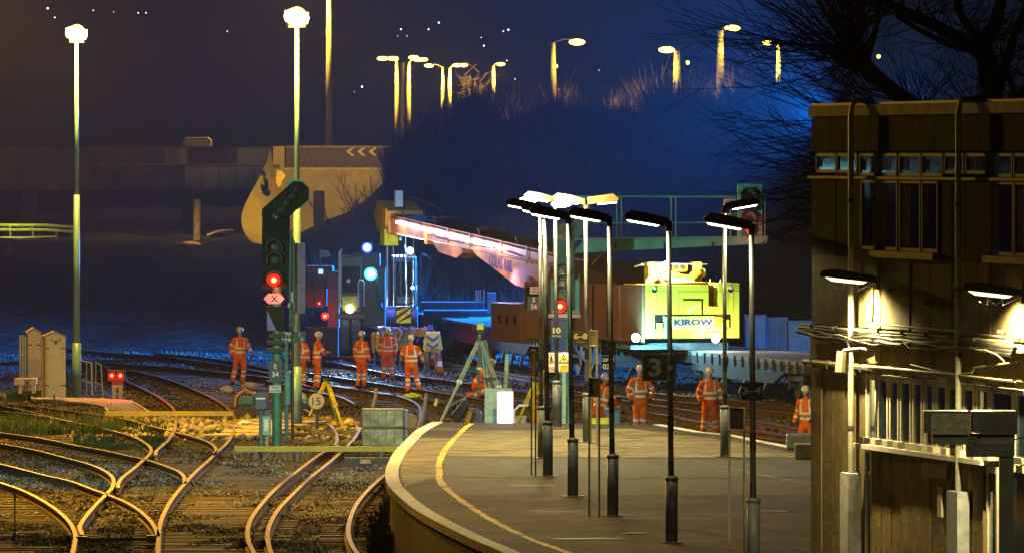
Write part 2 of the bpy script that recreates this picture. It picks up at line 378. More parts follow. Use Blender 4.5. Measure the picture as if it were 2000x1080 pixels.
def track(label, rails, sleepers=None, every=.7, length=2.6, group='railway tracks in the yard', sm=None):
    r0 = PZ(*rails[0][len(rails[0])//2], 0); tr = thing('railway_track', label, 'track', (r0.x, r0.y, 0), group=None)
    allp = []
    for r in rails: allp.append(rail_from(r, 'rail', tr)[1])
    if sleepers is not None:
        V = []; F = []
        mb = MB()
        for (ia, off) in sleepers:
            pts = allp[ia]; acc = 0
            for a, c in zip(pts, pts[1:]):
                d = (c-a).length; t_ = (c-a).normalized(); nn = Vector((t_.y, -t_.x, 0))
                while acc < d:
                    p = a+t_*acc + nn*off; R = Matrix.Rotation(math.atan2(t_.y, t_.x)+random.uniform(-.02, .02), 3, 'Z')
                    mb.box((p.x, p.y, -.062+random.uniform(-.012, .012)), (.25, length, .12), R); acc += every
                acc -= d
        o = mb.build('sleeper', sm or m_sleep, tr); o['kind'] = 'stuff'
    return tr
R1 = [(-60, 925), (0, 941), (47, 957), (88, 979), (116, 998), (138, 1020), (148, 1042), (146, 1061), (141, 1082), (134, 1110)]
R2 = [(-60, 892), (0, 905), (41, 915), (94, 929), (139, 938), (176, 953), (208, 964), (239, 976), (268, 992), (290, 1011), (304, 1030), (309, 1047)]
R3 = [(-60, 857), (0, 865), (38, 872), (79, 880), (126, 893), (164, 902), (195, 913), (217, 926), (223, 938), (220, 951), (208, 964), (189, 982), (170, 1004), (157, 1022), (155, 1032), (161, 1043)]
R4 = [(-60, 836), (0, 844), (47, 850), (94, 857), (142, 868), (176, 874), (220, 882), (252, 890), (279, 895), (309, 904), (334, 913), (353, 921), (361, 932), (360, 944)]
R5 = [(-60, 796), (0, 802), (63, 808), (126, 820), (189, 833), (227, 842), (258, 850), (280, 861), (294, 872), (296, 882), (288, 891), (279, 898), (264, 912), (249, 923), (235, 935), (230, 945), (231, 952)]
R5b = [(-60, 785), (0, 791), (47, 800), (110, 816), (176, 830), (205, 837)]
R6 = [(-60, 784), (0, 788), (63, 792), (126, 800), (189, 808), (246, 817), (283, 828), (315, 836), (343, 843), (378, 852), (403, 860), (419, 869), (423, 880), (417, 889)]
R7 = [(150, 708), (200, 713), (272, 725), (344, 744), (394, 766), (425, 781), (444, 795), (456, 808), (459, 825), (456, 844), (444, 865), (425, 880), (409, 897), (384, 918), (362, 942), (340, 967), (322, 996), (312, 1023), (309, 1055), (309, 1085), (312, 1115)]
R8 = [(206, 716), (248, 744), (277, 757), (309, 773), (331, 789), (343, 803), (345, 819), (340, 841), (331, 857), (315, 871), (304, 880), (304, 888)]
C1 = [(662, 868), (632, 882), (613, 894), (585, 916), (556, 938), (531, 960), (506, 989), (490, 1011), (483, 1033), (484, 1052), (490, 1067), (502, 1090)]
C2 = [(704, 834), (695, 853), (679, 869), (663, 885), (641, 904), (616, 923), (591, 945), (566, 970), (544, 992), (529, 1017), (522, 1039), (523, 1058), (533, 1090)]
C3 = [(790, 905), (770, 914), (752, 926), (733, 942), (711, 964), (692, 989), (682, 1017), (679, 1039), (685, 1061), (705, 1090)]
track('sharply curving track with crossing switch rails at lower left', [R7, R2, R1, R3], [(0, -.75), (2, .75)], length=2.5)
track('middle left track winding through the turnout beside green weeds', [R8, R4, R5], [(1, -.6)], length=2.4)
track('uppermost left siding with two rails converging into one', [R6, R5b], [(0, .75)], length=2.4)
track('S-curved track with a check rail running beside the platform wall', [C2, C3, C1], [(0, .8), (1, -.7)], length=2.5)
track('dim rusty tracks fanning out behind the red ground signal', [[(120, 678), (200, 687), (296, 693), (369, 701), (441, 712), (525, 728), (640, 750)], [(120, 700), (200, 708), (320, 714), (417, 725), (525, 735), (610, 755)], [(300, 688), (430, 700), (523, 718), (600, 735)]], [(0, .75)])
track('cut rail end lying loose beside the round speed sign', [[(594, 798), (619, 814), (648, 831), (657, 844), (659, 858), (655, 868)]])
track('bent rail ending behind the pair of stacked crates', [[(520, 742), (581, 756), (632, 767), (670, 775), (693, 788)], [(640, 752), (739, 765), (774, 771), (805, 781), (822, 794), (821, 822), (815, 840)]], [(1, .8)])
track('lilac lit rails running under the lifting beam', [[(560, 690), (635, 694), (690, 697), (760, 705), (842, 697+8), (921, 716), (1010, 732), (1120, 748)], [(560, 698), (639, 706), (680, 712), (728, 723), (786, 734), (849, 738), (940, 752), (1060, 770)]], [(1, .75)])
track('track with exposed chairs crossing in front of the kneeling man', [[(560, 738), (632, 748), (680, 756), (728, 765), (800, 775), (885, 789), (945, 804), (1010, 815)], [(600, 727), (700, 742), (800, 757), (900, 772), (1020, 790)]], [(0, -.75)])
track('pair of shining blue rails nearest the flat wagons', [[(1120, 764), (1200, 773), (1280, 779), (1368, 788), (1465, 797), (1600, 812), (1800, 838)], [(1060, 746), (1200, 760), (1330, 772), (1465, 784), (1600, 797)]], [(0, -.75)])
track('bright-topped rails passing behind the standing men by the platform end', [[(1120, 770), (1200, 778), (1272, 789), (1368, 804), (1417, 813), (1465, 819), (1544, 833), (1700, 862)], [(1060, 772), (1200, 794), (1290, 808), (1368, 822), (1440, 832), (1540, 848), (1700, 880)]], [(0, .75)])
track('rusty brown rails alongside the right platform edge', [[(1380, 828), (1429, 842), (1489, 854), (1547, 862), (1700, 892)], [(1330, 818), (1400, 828), (1480, 842), (1560, 854), (1700, 876)]])
# point machinery drive rod in the lower left
# ---------------------------------------------------------------- loose ballast stones (real relief for the grazing view)
def scatter_stones(name, n, xr, yr, r0, r1, mat, dens=None, z=0.0, label=None):
    X = RNG.uniform(0, 1, n); Y = RNG.uniform(yr[0], yr[1], n)
    XL = (xr[0]-1000)/FP*Y; XR = (xr[1]-1000)/FP*Y; X = XL+(XR-XL)*X
    # drop those under the platform
    lx = np.array([p.x for p in left]); ly = np.array([p.y for p in left])
    edge = np.interp(Y, ly, lx, right=99); keep = (X < edge-.12) | (Y > 241)
    X = X[keep]; Y = Y[keep]; n = len(X)
    r = RNG.uniform(r0, r1, n)*RNG.uniform(.7, 1.3, n)
    base = np.array([(1, 0, 0), (0, 1, 0), (-1, 0, 0), (0, -1, 0), (0, 0, .8), (0, 0, -.8)])
    J = RNG.uniform(.6, 1.25, (n, 6, 1))*base[None]; a = RNG.uniform(0, 6.28, n); ca, sa = np.cos(a)[:, None], np.sin(a)[:, None]
    x = J[..., 0]*ca-J[..., 1]*sa; y = J[..., 0]*sa+J[..., 1]*ca; zz = J[..., 2]+x*RNG.uniform(-.4, .4, n)[:, None]
    Z0 = gz(X, Y)+z+r*.25
    V = np.stack([X[:, None]+x*r[:, None], Y[:, None]+y*r[:, None], Z0[:, None]+zz*r[:, None]], 2).reshape(-1, 3)
    f = np.array([(0, 1, 4), (1, 2, 4), (2, 3, 4), (3, 0, 4), (1, 0, 5), (2, 1, 5), (3, 2, 5), (0, 3, 5)])
    F = (np.arange(n)[:, None, None]*6+f[None]).reshape(-1, 3)
    return stuffmesh(name, V, F, mat, label=label, cat='ballast')
scatter_stones('ballast_stones', 60000, (-60, 830), (178, 300), .035, .07, m_stone, label='loose brown ballast stones between the curving rails')
scatter_stones('ballast_stones', 26000, (-60, 1700), (242, 380), .04, .08, m_stone, label='loose grey ballast stones around the work site')
# lumpy broken stone pile lit yellow behind the first yellow beam
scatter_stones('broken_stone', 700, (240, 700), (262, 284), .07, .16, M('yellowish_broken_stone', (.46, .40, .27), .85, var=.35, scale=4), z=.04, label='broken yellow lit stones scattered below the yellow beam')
# ---------------------------------------------------------------- weeds
m_weed = M('weeds', (.06, .10, .03), .8, var=.35, scale=1.5, bump=0)
def weeds(name, spots, per, h, label, mat=m_weed, wb=.012):
    V = []; F = []
    for (x0, x1, y0, y1, n) in spots:
        for _ in range(n):
            p = PZ(random.uniform(x0, x1), random.uniform(y0, y1), 0)
            for k in range(per):
                a = random.uniform(0, 6.28); l = h*random.uniform(.4, 1.2); dx, dy = math.cos(a), math.sin(a); s_ = random.uniform(.1, .7)
                q = Vector((p.x+random.uniform(-.1, .1), p.y+random.uniform(-.1, .1), 0)); o = len(V); ww = wb*random.uniform(.7, 2)
                V += [(q.x-ww, q.y, 0), (q.x+ww, q.y, 0), (q.x+dx*l*s_, q.y+dy*l*s_, l)]; F.append((o, o+1, o+2))
    return stuffmesh(name, V, F, mat, label=label, cat='weeds')
weeds('weeds', [(0, 230, 812, 850, 260), (150, 330, 828, 880, 150), (20, 130, 768, 784, 130)], 12, .22, 'low green weeds growing between the left sidings')
weeds('weeds', [(728, 762, 1010, 1080, 34), (748, 772, 950, 1010, 12)], 16, .26, 'bright weeds growing at the foot of the platform wall')
weeds('dry_grass', [(0, 230, 800, 838, 60), (440, 600, 870, 900, 30)], 6, .3, 'dry straw stalks between the sidings', M('dry_grass', (.35, .27, .12), .8, bump=0), .006)
# ---------------------------------------------------------------- thicket on the embankment
def thicket(name, n, pxr, Dr, h, mat, label, wd=.03, dens=None):
    V = np.zeros((0, 3)); 
    px = RNG.uniform(pxr[0], pxr[1], n); D = RNG.uniform(Dr[0], Dr[1], n); X = (px-1000)/FP*D; Z = emb(X, D)
    if dens is not None:
        k = dens(px, D); X = X[k]; D = D[k]; Z = Z[k]; n = len(X)
    per = 26
    X = np.repeat(X, per); Y = np.repeat(D, per); Z = np.repeat(Z, per); m = len(X); hh = np.repeat(RNG.uniform(.5, 1.3, n)*h*(.45+.9*np.abs(np.sin(px*.031+1.3*np.sin(px*.011+D*.2))*np.cos(px*.017+D*.11)))*1.3, per)
    # each twig: thin quad bending outward
    l = hh*RNG.uniform(.35, 1.0, m); a = RNG.uniform(0, 6.28, m); sp = RNG.uniform(.05, .55, m); start = RNG.uniform(0, .45, m)*hh
    x0 = X+np.cos(a)*sp*start*.5; y0 = Y+np.sin(a)*sp*start*.5; x1 = x0+np.cos(a)*sp*l; y1 = y0+np.sin(a)*sp*l; z0 = Z+start; z1 = z0+l*RNG.uniform(.5, 1, m)
    w_ = wd*RNG.uniform(.5, 1.3, m)
    V = np.stack([np.stack([x0-w_, y0, z0], 1), np.stack([x0+w_, y0, z0], 1), np.stack([x1, y1, z1], 1)], 1).reshape(-1, 3)
    F = np.arange(len(V)).reshape(-1, 3)
    return stuffmesh(name, V, F, mat, label=label, cat='bushes')
m_twig = M('lit_twigs', (.50, .38, .22), .85, var=.3, scale=.4, bump=0); m_twigd = M('unlit_twigs', (.055, .047, .036), .9, var=.3, scale=.4, bump=0)  # one twig colour brightened for lamplight, the other darkened as unlit
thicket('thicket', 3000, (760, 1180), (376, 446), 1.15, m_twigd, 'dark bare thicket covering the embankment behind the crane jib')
thicket('thicket', 620, (850, 1110), (432, 446), .9, m_twig, 'lamplit pale bare bushes along the top of the embankment')
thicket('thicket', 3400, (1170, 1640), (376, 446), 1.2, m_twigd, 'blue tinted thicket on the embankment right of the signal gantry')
thicket('thicket', 620, (1180, 1440), (432, 446), .95, m_twig, 'lamplit feathery bushes on the right-hand ridge')
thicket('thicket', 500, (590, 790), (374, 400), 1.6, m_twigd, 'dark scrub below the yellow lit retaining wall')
# ---------------------------------------------------------------- night haze
hz = MB().b2((-140, -6, -1.6), (140, 1180, 46)); hm = bpy.data.materials.new('haze'); hm.use_nodes = True; t = hm.node_tree
t.nodes.remove(t.nodes['Principled BSDF']); pv = t.nodes.new('ShaderNodeVolumePrincipled'); pv.inputs['Color'].default_value = (.9, .92, .95, 1)
pv.inputs['Density'].default_value = HAZE; pv.inputs['Anisotropy'].default_value = ANISO
t.links.new(pv.outputs[0], t.nodes['Material Output'].inputs['Volume'])
ho = hz.build('haze', hm); ho['kind'] = 'stuff'
# ================================================================ LAMPS
e_sod = E('sodium_lamp_glow', (1, .62, .22), 90); e_warm = E('platform_lamp_glow', (1, .90, .62), 14); e_street = E('street_lamp_glow', (1, .62, .05), 14)
m_mast = M('blue_grey_mast_paint', (.18, .36, .46), .4, .1, var=.12, scale=2)
def yard_mast(px, pb, top, label, W, down=False, beam=2500):
    D = CH*FP/(pb-300); b = PZ(px, pb, 0); b.z = 0; s = S(D)
    t_ = thing('lamp_mast', label, 'lamp mast', b, group='tall yard lamp masts'); z = lambda y: CH+(300-y)/s
    H = CH+(300-top)/s
    MB().cyl(b, b+Vector((0, 0, H*.155)), .14, .135, 14).build('base_section', m_mast, t_, True)
    MB().cyl(b+Vector((0, 0, H*.155)), b+Vector((0, 0, H*.56)), .098, .092, 14).build('lower_pole', m_mast, t_, True)
    MB().cyl(b+Vector((0, 0, H*.56)), b+Vector((0, 0, H-.15)), .072, .055, 14).build('upper_pole', m_mast, t_, True)
    c = b+Vector((0, 0, H))
    MB().cyl(c+Vector((-.22, 0, -.22)), c+Vector((.22, 0, -.22)), .03, .03, 8).build('crossbar', dsteel, t_)
    for i, dx in enumerate((-.13, .12)):
        h = MB(); q = c+Vector((dx, -.05, .05-.05*i)); h.prism([q+Vector((-.17, 0, -.15)), q+Vector((.17, 0, -.15)), q+Vector((.20, 0, .15)), q+Vector((-.20, 0, .15))], (0, .22, .05))
        hd = h.build('floodlight', dsteel, t_)
        b3 = MB().ball(q+Vector((0, -.06, 0)), (.20, .09, .17)); b3.ball(q+Vector((0, -.06, 0)), (.20, .09, -.17)); b3.build('lens', e_sod, hd)
    MB().cyl(c+Vector((0, .04, .02)), c+Vector((0, -.03, .02)), .27, .27, 20).build('halo_disc', M('amber_halo', (.9, .45, .08), .6, bump=0), t_)  # amber disc added behind the lenses to suggest a halo
    if down: lamp('sodium_light', 'SPOT', c+Vector((0, -.75, -.1)), SOD, W, t_, .3, 105, .8, c+Vector((1.5, -2, -11)))
    else:
        lamp('sodium_light', 'POINT', c+Vector((0, -1.1, -.3)), SOD, W, t_, .3)
        lamp('sodium_beam', 'SPOT', c+Vector((0, -.5, .0)), (1, .46, .05), beam, t_, .25, 50, 1, c+Vector((0, -100, -3)))
    return t_
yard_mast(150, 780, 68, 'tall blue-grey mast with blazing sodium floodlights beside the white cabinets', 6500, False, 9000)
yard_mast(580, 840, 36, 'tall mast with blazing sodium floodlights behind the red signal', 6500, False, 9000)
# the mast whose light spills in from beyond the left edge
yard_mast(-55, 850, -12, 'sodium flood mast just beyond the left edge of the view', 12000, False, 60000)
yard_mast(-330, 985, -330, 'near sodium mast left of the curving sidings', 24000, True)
lamp('sodium_light', 'SPOT', (-13.5, 214, 10.5), SOD, 13000, bpy.data.objects['lamp_mast.003'], .3, 34, .6, (6.5, 146, 7))  # extra spot added below the mast head to light only the building
# ---- platform lamp columns
def plat_post(bx, by, tx, ty, label, dirn=-1, lit=1.0, hl=.70, hide=False, seg=True, basew=.098, base=True, W=620, drop=.0):
    D = 6.3*FP/(by-300); s = S(D); b = Vector(((bx-1000)/s, D, PT)); top = P(tx, ty, D)
    t_ = thing('platform_lamp_post', label, 'lamp post', b, group='platform lamp posts')
    up = Vector((0, 0, 1))
    L_ = lambda k: b.lerp(top, k)
    if base:
        MB().cyl(b, b+up*1.02, basew, basew, 16).lathe(b+up*1.02, [(basew+.012, 0), (basew+.012, .035), (.06, .07)], 16).build('base_cabinet', M('post_base_grey', (.13, .15, .18), .5), t_, True)
        q = MB()
        for dx, dy in ((-.15, 0), (.15, 0), (0, .15), (0, -.15)): q.box(b+Vector((dx*.8, dy*.8, .012)), (.13, .13, .02))
        q.build('base_plate', steel, t_)
    h = (top-b).length; k1 = 1.07/h
    MB().cyl(L_(k1), L_(.985), .047, .040, 12).build('pole', M('lamp_post_steel', (.33, .35, .36), .32, .7, bump=.03), t_, True)
    for a, c in ((k1, k1+.05), (k1+.14, k1+.19)):
        MB().cyl(L_(a), L_(c), .0495, .0495, 12).build('black_band', black, t_)
    a = top+Vector((0, 0, -.02)); d = Vector((dirn*hl, 0, .11)); 
    MB().box(a+Vector((0, 0, -.06)), (.10, .11, .17)).build('bracket', black, t_)
    n_ = Vector((0, .13, 0)); e = a+d
    hd = MB().prism([a+Vector((0, -.11, -.075)), e+Vector((0, -.13, -.06)), e+Vector((dirn*.035, -.13, .0)), e+Vector((-dirn*.08, -.13, .085)), a.lerp(e, .5)+Vector((0, -.13, .10)), a+Vector((0, -.11, .07))], (0, .26, 0)).build('lamp_head', black, t_, bevel=.015)
    MB().prism([a.lerp(e, .22)+Vector((0, -.10, -.075)), a.lerp(e, .97)+Vector((0, -.10, -.066)), a.lerp(e, .93)+Vector((0, -.10, -.092)), a.lerp(e, .27)+Vector((0, -.10, -.098))], (0, .20, 0)).build('diffuser', e_warm, hd)
    if W: lamp('lamp_light', 'SPOT', a.lerp(e, .58)+Vector((0, 0, -.16)), WARM, W*lit, t_, .08, 177, .12, a.lerp(e, .58)+Vector((0, 0, -4)))
    return t_
plat_post(1312, 1060, 1306, 432, 'lamp post carrying the square black number 3 sign', lit=.38)
plat_post(1197, 1008, 1190, 424, 'lamp post carrying the number 5 sign', lit=.6)
plat_post(1119, 970, 1110, 420, 'lamp post with slim grey base left of the two-legged name sign', lit=.8)
plat_post(1070, 930, 1064, 412, 'lamp post standing against the brown two-legged frame', hl=.45)
plat_post(1057, 895, 1056, 403, 'lamp post with pale base just behind the 10 car stop sign', basew=.075, lit=1.6)
plat_post(1147, 864, 1144, 392, 'double-headed lamp post behind the 6-8 car stop sign', lit=2.6)
plat_post(1088, 835, 1085, 388, 'farthest platform lamp post, its head glaring white', lit=3.4, basew=.1)
plat_post(1416, 893, 1415, 402, 'lamp post whose head points right towards the high signal', dirn=1, lit=1.6)
plat_post(1472, 1112, 1468, 438, 'near lamp post carrying the 3-4 car stop sign', lit=.3)
plat_post(2220, 1368, 2218, 486, 'added unseen platform lamp post, just outside the right edge', dirn=-1, lit=1.6)  # unseen post added to light the monitors
# second head of the double post
T = bpy.data.objects['platform_lamp_post.005']; a = P(1148, 392, T.location.y); 
h2 = MB().prism([a+Vector((0, -.11, -.08)), a+Vector((.66, -.13, .0)), a+Vector((.68, -.13, .05)), a+Vector((.55, -.13, .15)), a+Vector((0, -.11, .07))], (0, .24, 0)).build('lamp_head', M('rusty_lamp_head', (.28, .15, .05), .6), T)
MB().box(a+Vector((.42, 0, -.06)), (.42, .18, .03), Matrix.Rotation(-.1, 3, 'Y')).build('diffuser', e_warm, h2)
for T, px, py, W in ((bpy.data.objects['platform_lamp_post.006'], 1032, 391, 0), (bpy.data.objects['platform_lamp_post.005'], 1096, 399, 0)):
    D = T.location.y; c = P(px, py, D)
    MB().ball(c+Vector((0, -.15, 0)), (.22, .1, .07)).build('glaring_lens', E('glare_lens', (1, .95, .6), 40), T)
    lamp('lamp_glare', 'POINT', c+Vector((0, -.4, -.05)), WARM, 900, T, .1)
# ---- street lamps on the road above
def street_lamp(px, ytop, ybase, hx, D, label, hy=None, W=500, r=.11, two=False):
    s = S(D); b = P(px, ybase, D); t_ = thing('street_lamp', label, 'street lamp', b, group='sodium street lamps along the high road')
    top = P(px, ytop, D); MB().cyl(b, top, .20, .12, 8).build('pole', M('street_pole', (.45, .42, .36), .6), t_, True)
    for k, h_ in enumerate([hx] if not isinstance(hx, (list, tuple)) else hx):
        hy_ = ytop+2 if hy is None else hy
        hp = P(h_, hy_, D); mb = MB().tube([top, top.lerp(hp, .5)+Vector((0, 0, .15)), hp+Vector((0, 0, .1))], .03)
        mb.build('arm', black, t_); q = MB().ball(hp, (.34, .22, .13)).ball(hp, (.34, .22, -.09)).build('lamp_head', e_street, t_)
    hp = P(hx if not isinstance(hx, (list, tuple)) else hx[0], (ytop+2 if hy is None else hy)+4, D)
    # warm light thrown on its own pole and the verge
    if W: lamp('street_light', 'POINT', hp+Vector((0, -.6, -.5)), (1, .60, .04), W, t_, .3)
    return t_
street_lamp(643, -40, 326, 600, 508, 'tall thin street lamp pole rising above the chevron board', W=7000)
street_lamp(776, 118, 330, [747, 768], 640, 'leftmost of the clustered street lamps behind the bridge', hy=115, W=3000)
street_lamp(786, 122, 332, 808, 660, 'second street lamp of the close pair behind the bridge', hy=113, W=0)
street_lamp(798, 122, 330, [816, 826], 690, 'street lamp right of the close pair behind the bridge', hy=117, W=3000)
street_lamp(866, 132, 245, 838, 730, 'street lamp with a head to the left above the dark bushes', hy=129, W=5000)
street_lamp(878, 133, 250, [893, 905], 760, 'street lamp with two heads to the right above the dark bushes', hy=128, W=5000)
street_lamp(963, 128, 200, 978, 800, 'small street lamp on the ridge right of the yellow lit branches', hy=126, W=4000)
street_lamp(1079, 84, 225, 1127, 430, 'street lamp with a long arm pointing right on the ridge', hy=83, W=330)
street_lamp(1322, 100, 205, 1302, 430, 'street lamp with a head to the left on the right ridge', hy=98, W=260)
street_lamp(1407, 60, 210, 1430, 431, 'high street lamp beside the tree twigs', hy=56, W=260)
street_lamp(1521, 88, 240, 1500, 580, 'street lamp seen through the bare twigs', hy=84, W=2200)
for (px, py, D, lb) in ((1086, 130, 900, 'distant amber lamp beside the long-armed street lamp'), (1343, 123, 900, 'distant amber lamp right of the ridge street lamp'), (1716, 111, 900, 'distant amber lamp glimpsed behind the tree')):
    o = MB().ball(P(px, py, D), .16).build('distant_lamp', e_street); setp(o, lb, 'lamp')
TL = ['above the leftmost yard mast, nearest the corner', 'just left of the leftmost yard mast lamp', 'right of the leftmost yard mast, first of a loose row', 'second of the loose row right of the leftmost mast', 'left one of a close pair between the two yard masts', 'right one of a close pair between the two yard masts', 'alone, just left of the second yard mast', 'bright and alone below the street lamps at the bridge', 'above the leftmost clustered street lamp', 'above the right street lamp of the close pair', 'highest of three over the clustered street lamps', 'single bright, left of the long-armed street lamp', 'left of a tight pair high in the middle', 'right and brighter of a tight pair high in the middle', 'faint one over the small ridge street lamp', 'beside the head of the small ridge street lamp', 'very faint left one above the street lamp pair', 'very faint right one above the street lamp pair', 'faint one over the lit bare tree', 'faint one beside the high street lamp at the tree', 'faint one in the dark gap right of the long-armed street lamp', 'faint one left of the bridge street lamps']
e_dot = E('town_light', (.7, .85, 1), 5); e_dr = E('red_town_light', (1, .02, .05), 5)
for i, (px, py, r) in enumerate([(93, 17, .10), (107, 35, .07), (182, 21, .06), (222, 24, .055), (270, 26, .065), (285, 26, .065), (444, 62, .06), (707, 170, .10), (783, 58, .08), (837, 58, .08), (857, 45, .09), (945, 90, .09), (983, 62, .07), (993, 59, .1), (940, 74, .05), (990, 119, .06), (777, 71, .04), (795, 71, .04), (1006, 155, .05), (1416, 144, .06), (1170, 138, .04), (692, 180, .04)]):
    o = MB().ball(P(px, py, 1030+i), r*.85, 8, 5).build('town_light', e_dot); setp(o, 'tiny white hillside light '+TL[i], 'light', 'town lights on the dark hillside')
o = MB().ball(P(1092, 176, 1020), .12, 8, 5).build('town_light', e_dr); setp(o, 'small red point of light by the long-armed street lamp', 'light')
# ---- high floodlight beyond the building (its glow fills the air on the right)
fm = thing('flood_mast', 'blue-white floodlight mast hidden behind the building and tree', 'floodlight', (12.3, 381, 0))
MB().cyl((12.3, 381, 0), (12.3, 381, 8.7), .12, .08, 10).build('pole', m_mast, fm, True)
MB().box((12.5, 380.8, 8.25), (.8, .3, .3)).build('flood_head', E('flood_blue_white', (.35, .6, 1), 25), fm)
lamp('flood_light', 'SPOT', (11.8, 380, 8.7), (.0, .20, 1), BLUEW, fm, .4, 140, .8, (2, 376, 12.0))
fm2 = thing('flood_mast', 'added second floodlight mast for the blue glow behind the right-hand tree', 'floodlight', (13.4, 339, 0))  # unseen second mast added for the blue glow behind the tree
MB().cyl((13.4, 339, 0), (13.4, 339, 8.3), .12, .08, 10).build('pole', m_mast, fm2, True); MB().box((13.3, 338.8, 8.2), (.9, .3, .3)).build('flood_head', E('flood_blue_white', (0, 0, 0), 0), fm2)
lamp('flood_light', 'SPOT', (13.2, 338.3, 8.3), (.02, .28, 1), 60000, fm2, .4, 150, .8, (13.6, 330, 24))
lamp('flood_light', 'SPOT', (13.1, 338.2, 8.1), (.04, .34, 1), 12000, fm2, .4, 125, .8, (8, 340, 0))  # added spot that turns the cabinets and wagon deck blue

# cool white site lighting tower just left of the view, trained on the work area
wf_ = thing('lighting_tower', 'lighting tower with an added row of cool white heads beyond the left edge', 'floodlight', (-15.4, 206, 0))
MB().cyl((-15.4, 206, 0), (-15.4, 206, 6.4), .09, .07, 10).build('pole', m_mast, wf_, True); MB().box((-15.4, 206, 6.42), (3.4, .08, .08)).build('crossbar', dsteel, wf_)
for i, x in enumerate((-16.7, -15.85, -14.95, -14.1)):
    h_ = MB().box((x, 206.0, 6.72), (.5, .2, .5)).build('flood_head', dsteel, wf_); MB().box((x, 205.88, 6.72), (.42, .02, .42)).build('lens', E('cool_lens', (.35, .95, 1), 14), h_); MB().box((x, 206.12, 6.72), (.42, .02, .42)).build('lens', E('cool_lens', (0, 0, 0), 0), h_)  # head row spaced and glowing lenses added to mirror in the upper panes
lamp('flood_light', 'SPOT', (-14.6, 206.6, 6.7), (.62, 1, .90), 24000, wf_, .25, 38, .8, (-5, 256, 2.2))
# ================================================================ BUILDING ON THE RIGHT
C0 = Vector((4.5, 152.0, 0)); WU = Vector((2.4, -14, 0)).normalized(); WO = Vector((-WU.y*-1, WU.x*-1, 0))   # outward normal
WO = Vector((WU.y, -WU.x, 0)); 
if WO.x > 0: WO = -WO
BR = math.atan2(WU.y, WU.x)
def Bp(px, py, off=0.0):
    """world ray -> wall coordinates (u along the wall, z up) on the plane standing off the wall"""
    x, y, z = ray(px, py); o = C0+WO*off; nn = WO
    t = (o.x*nn.x+o.y*nn.y)/(x*nn.x+y*nn.y); p = Vector((x*t, y*t, CH+z*t)); return ((p-C0).dot(WU), p.z)
bld = thing('station_building', 'dark two-storey concrete panelled building with flat roof at the platform side', 'building', C0, BR)
# local frame: +x along wall toward the camera, +y into the building, z up
LEN = 24.0; ROOF = Bp(1592, 228)[1]
m_wall = M('brown_concrete_panel', (.20, .155, .08), .85, var=.22, scale=2.2, bump=.5); m_wall2 = M('unlit_concrete_panel', (.024, .019, .012), .85, var=.3, scale=1.6, bump=.5)  # second panel colour bakes in the darkness of the upper storey
m_fas = M('cream_fascia', (.80, .68, .34), .7, var=.25, scale=1.4); m_frame = M('window_frame_paint', (.85, .80, .64), .5, var=.12, scale=4); m_framed = M('unlit_window_frame', (.16, .14, .09), .6, var=.25, scale=4)  # second frame colour darkened for the unlit upper windows
L(MB().b2((0, .30, 0), (LEN, 9, ROOF)), 'wall', M('building_core', (.09, .075, .055), .9), bld)
L(MB().b2((-.02, -.10, ROOF), (LEN, 9.2, ROOF+.155)), 'roof', m_fas, bld)
L(MB().b2((0, -.07, ROOF+.155), (LEN, 9.1, ROOF+.19)), 'roof_felt', black, bld)
def hrect(name, x0, y0, x1, y1, mat, off0=.0, off1=.05, par=None, yr=None):
    u0, z0 = Bp(x0, y0); u1, z1 = Bp(x1, y1 if yr is None else y1)
    return L(MB().b2((min(u0, u1), -off1, min(z0, z1)), (max(u0, u1), -off0, max(z0, z1))), name, mat, par or bld)
zz = lambda px, py: Bp(px, py)[1]; uu = lambda px: Bp(px, 600)[0]
ZA = zz(1592, 297)    # top of upper strip windows
ZB = zz(1592, 345); ZC = zz(1690, 487); ZD = zz(1592, 632); ZE = zz(1592, 704); ZS = zz(1700, 864)
print('BUILDING z', ROOF, ZA, ZB, ZC, ZD, ZE, ZS, 'u2000', uu(2000))
def mk_panel(u0, u1, z0, z1, mat, y0=-.06, name='panel'):
    return L(MB().b2((u0+.012, y0, z0+.01), (u1-.012, .30, z1-.003)), name, mat, bld)
# window layout: (x0,x1) in the photo for the strip row and the tall row
UPW = [(1604, 1643), (1645, 1684), (1689, 1724), (1727, 1762), (1766, 1808), (1810, 1851), (1855, 1893), (1897, 1940), (1946, 1988), (1991, 2036), (2040, 2090), (2095, 2150)]
TALL = [(1692, 1724), (1727, 1763), (1767, 1808), (1811, 1842), (1946, 1990), (1992, 2050)]
LOW = [(1702, 1722), (1725, 1745), (1748, 1766), (1769, 1790), (1793, 1812), (1815, 1834), (1837, 1860), (1863, 1888), (1891, 1914), (1917, 1942), (1945, 1990), (1994, 2060)]
uA = uu(1600)
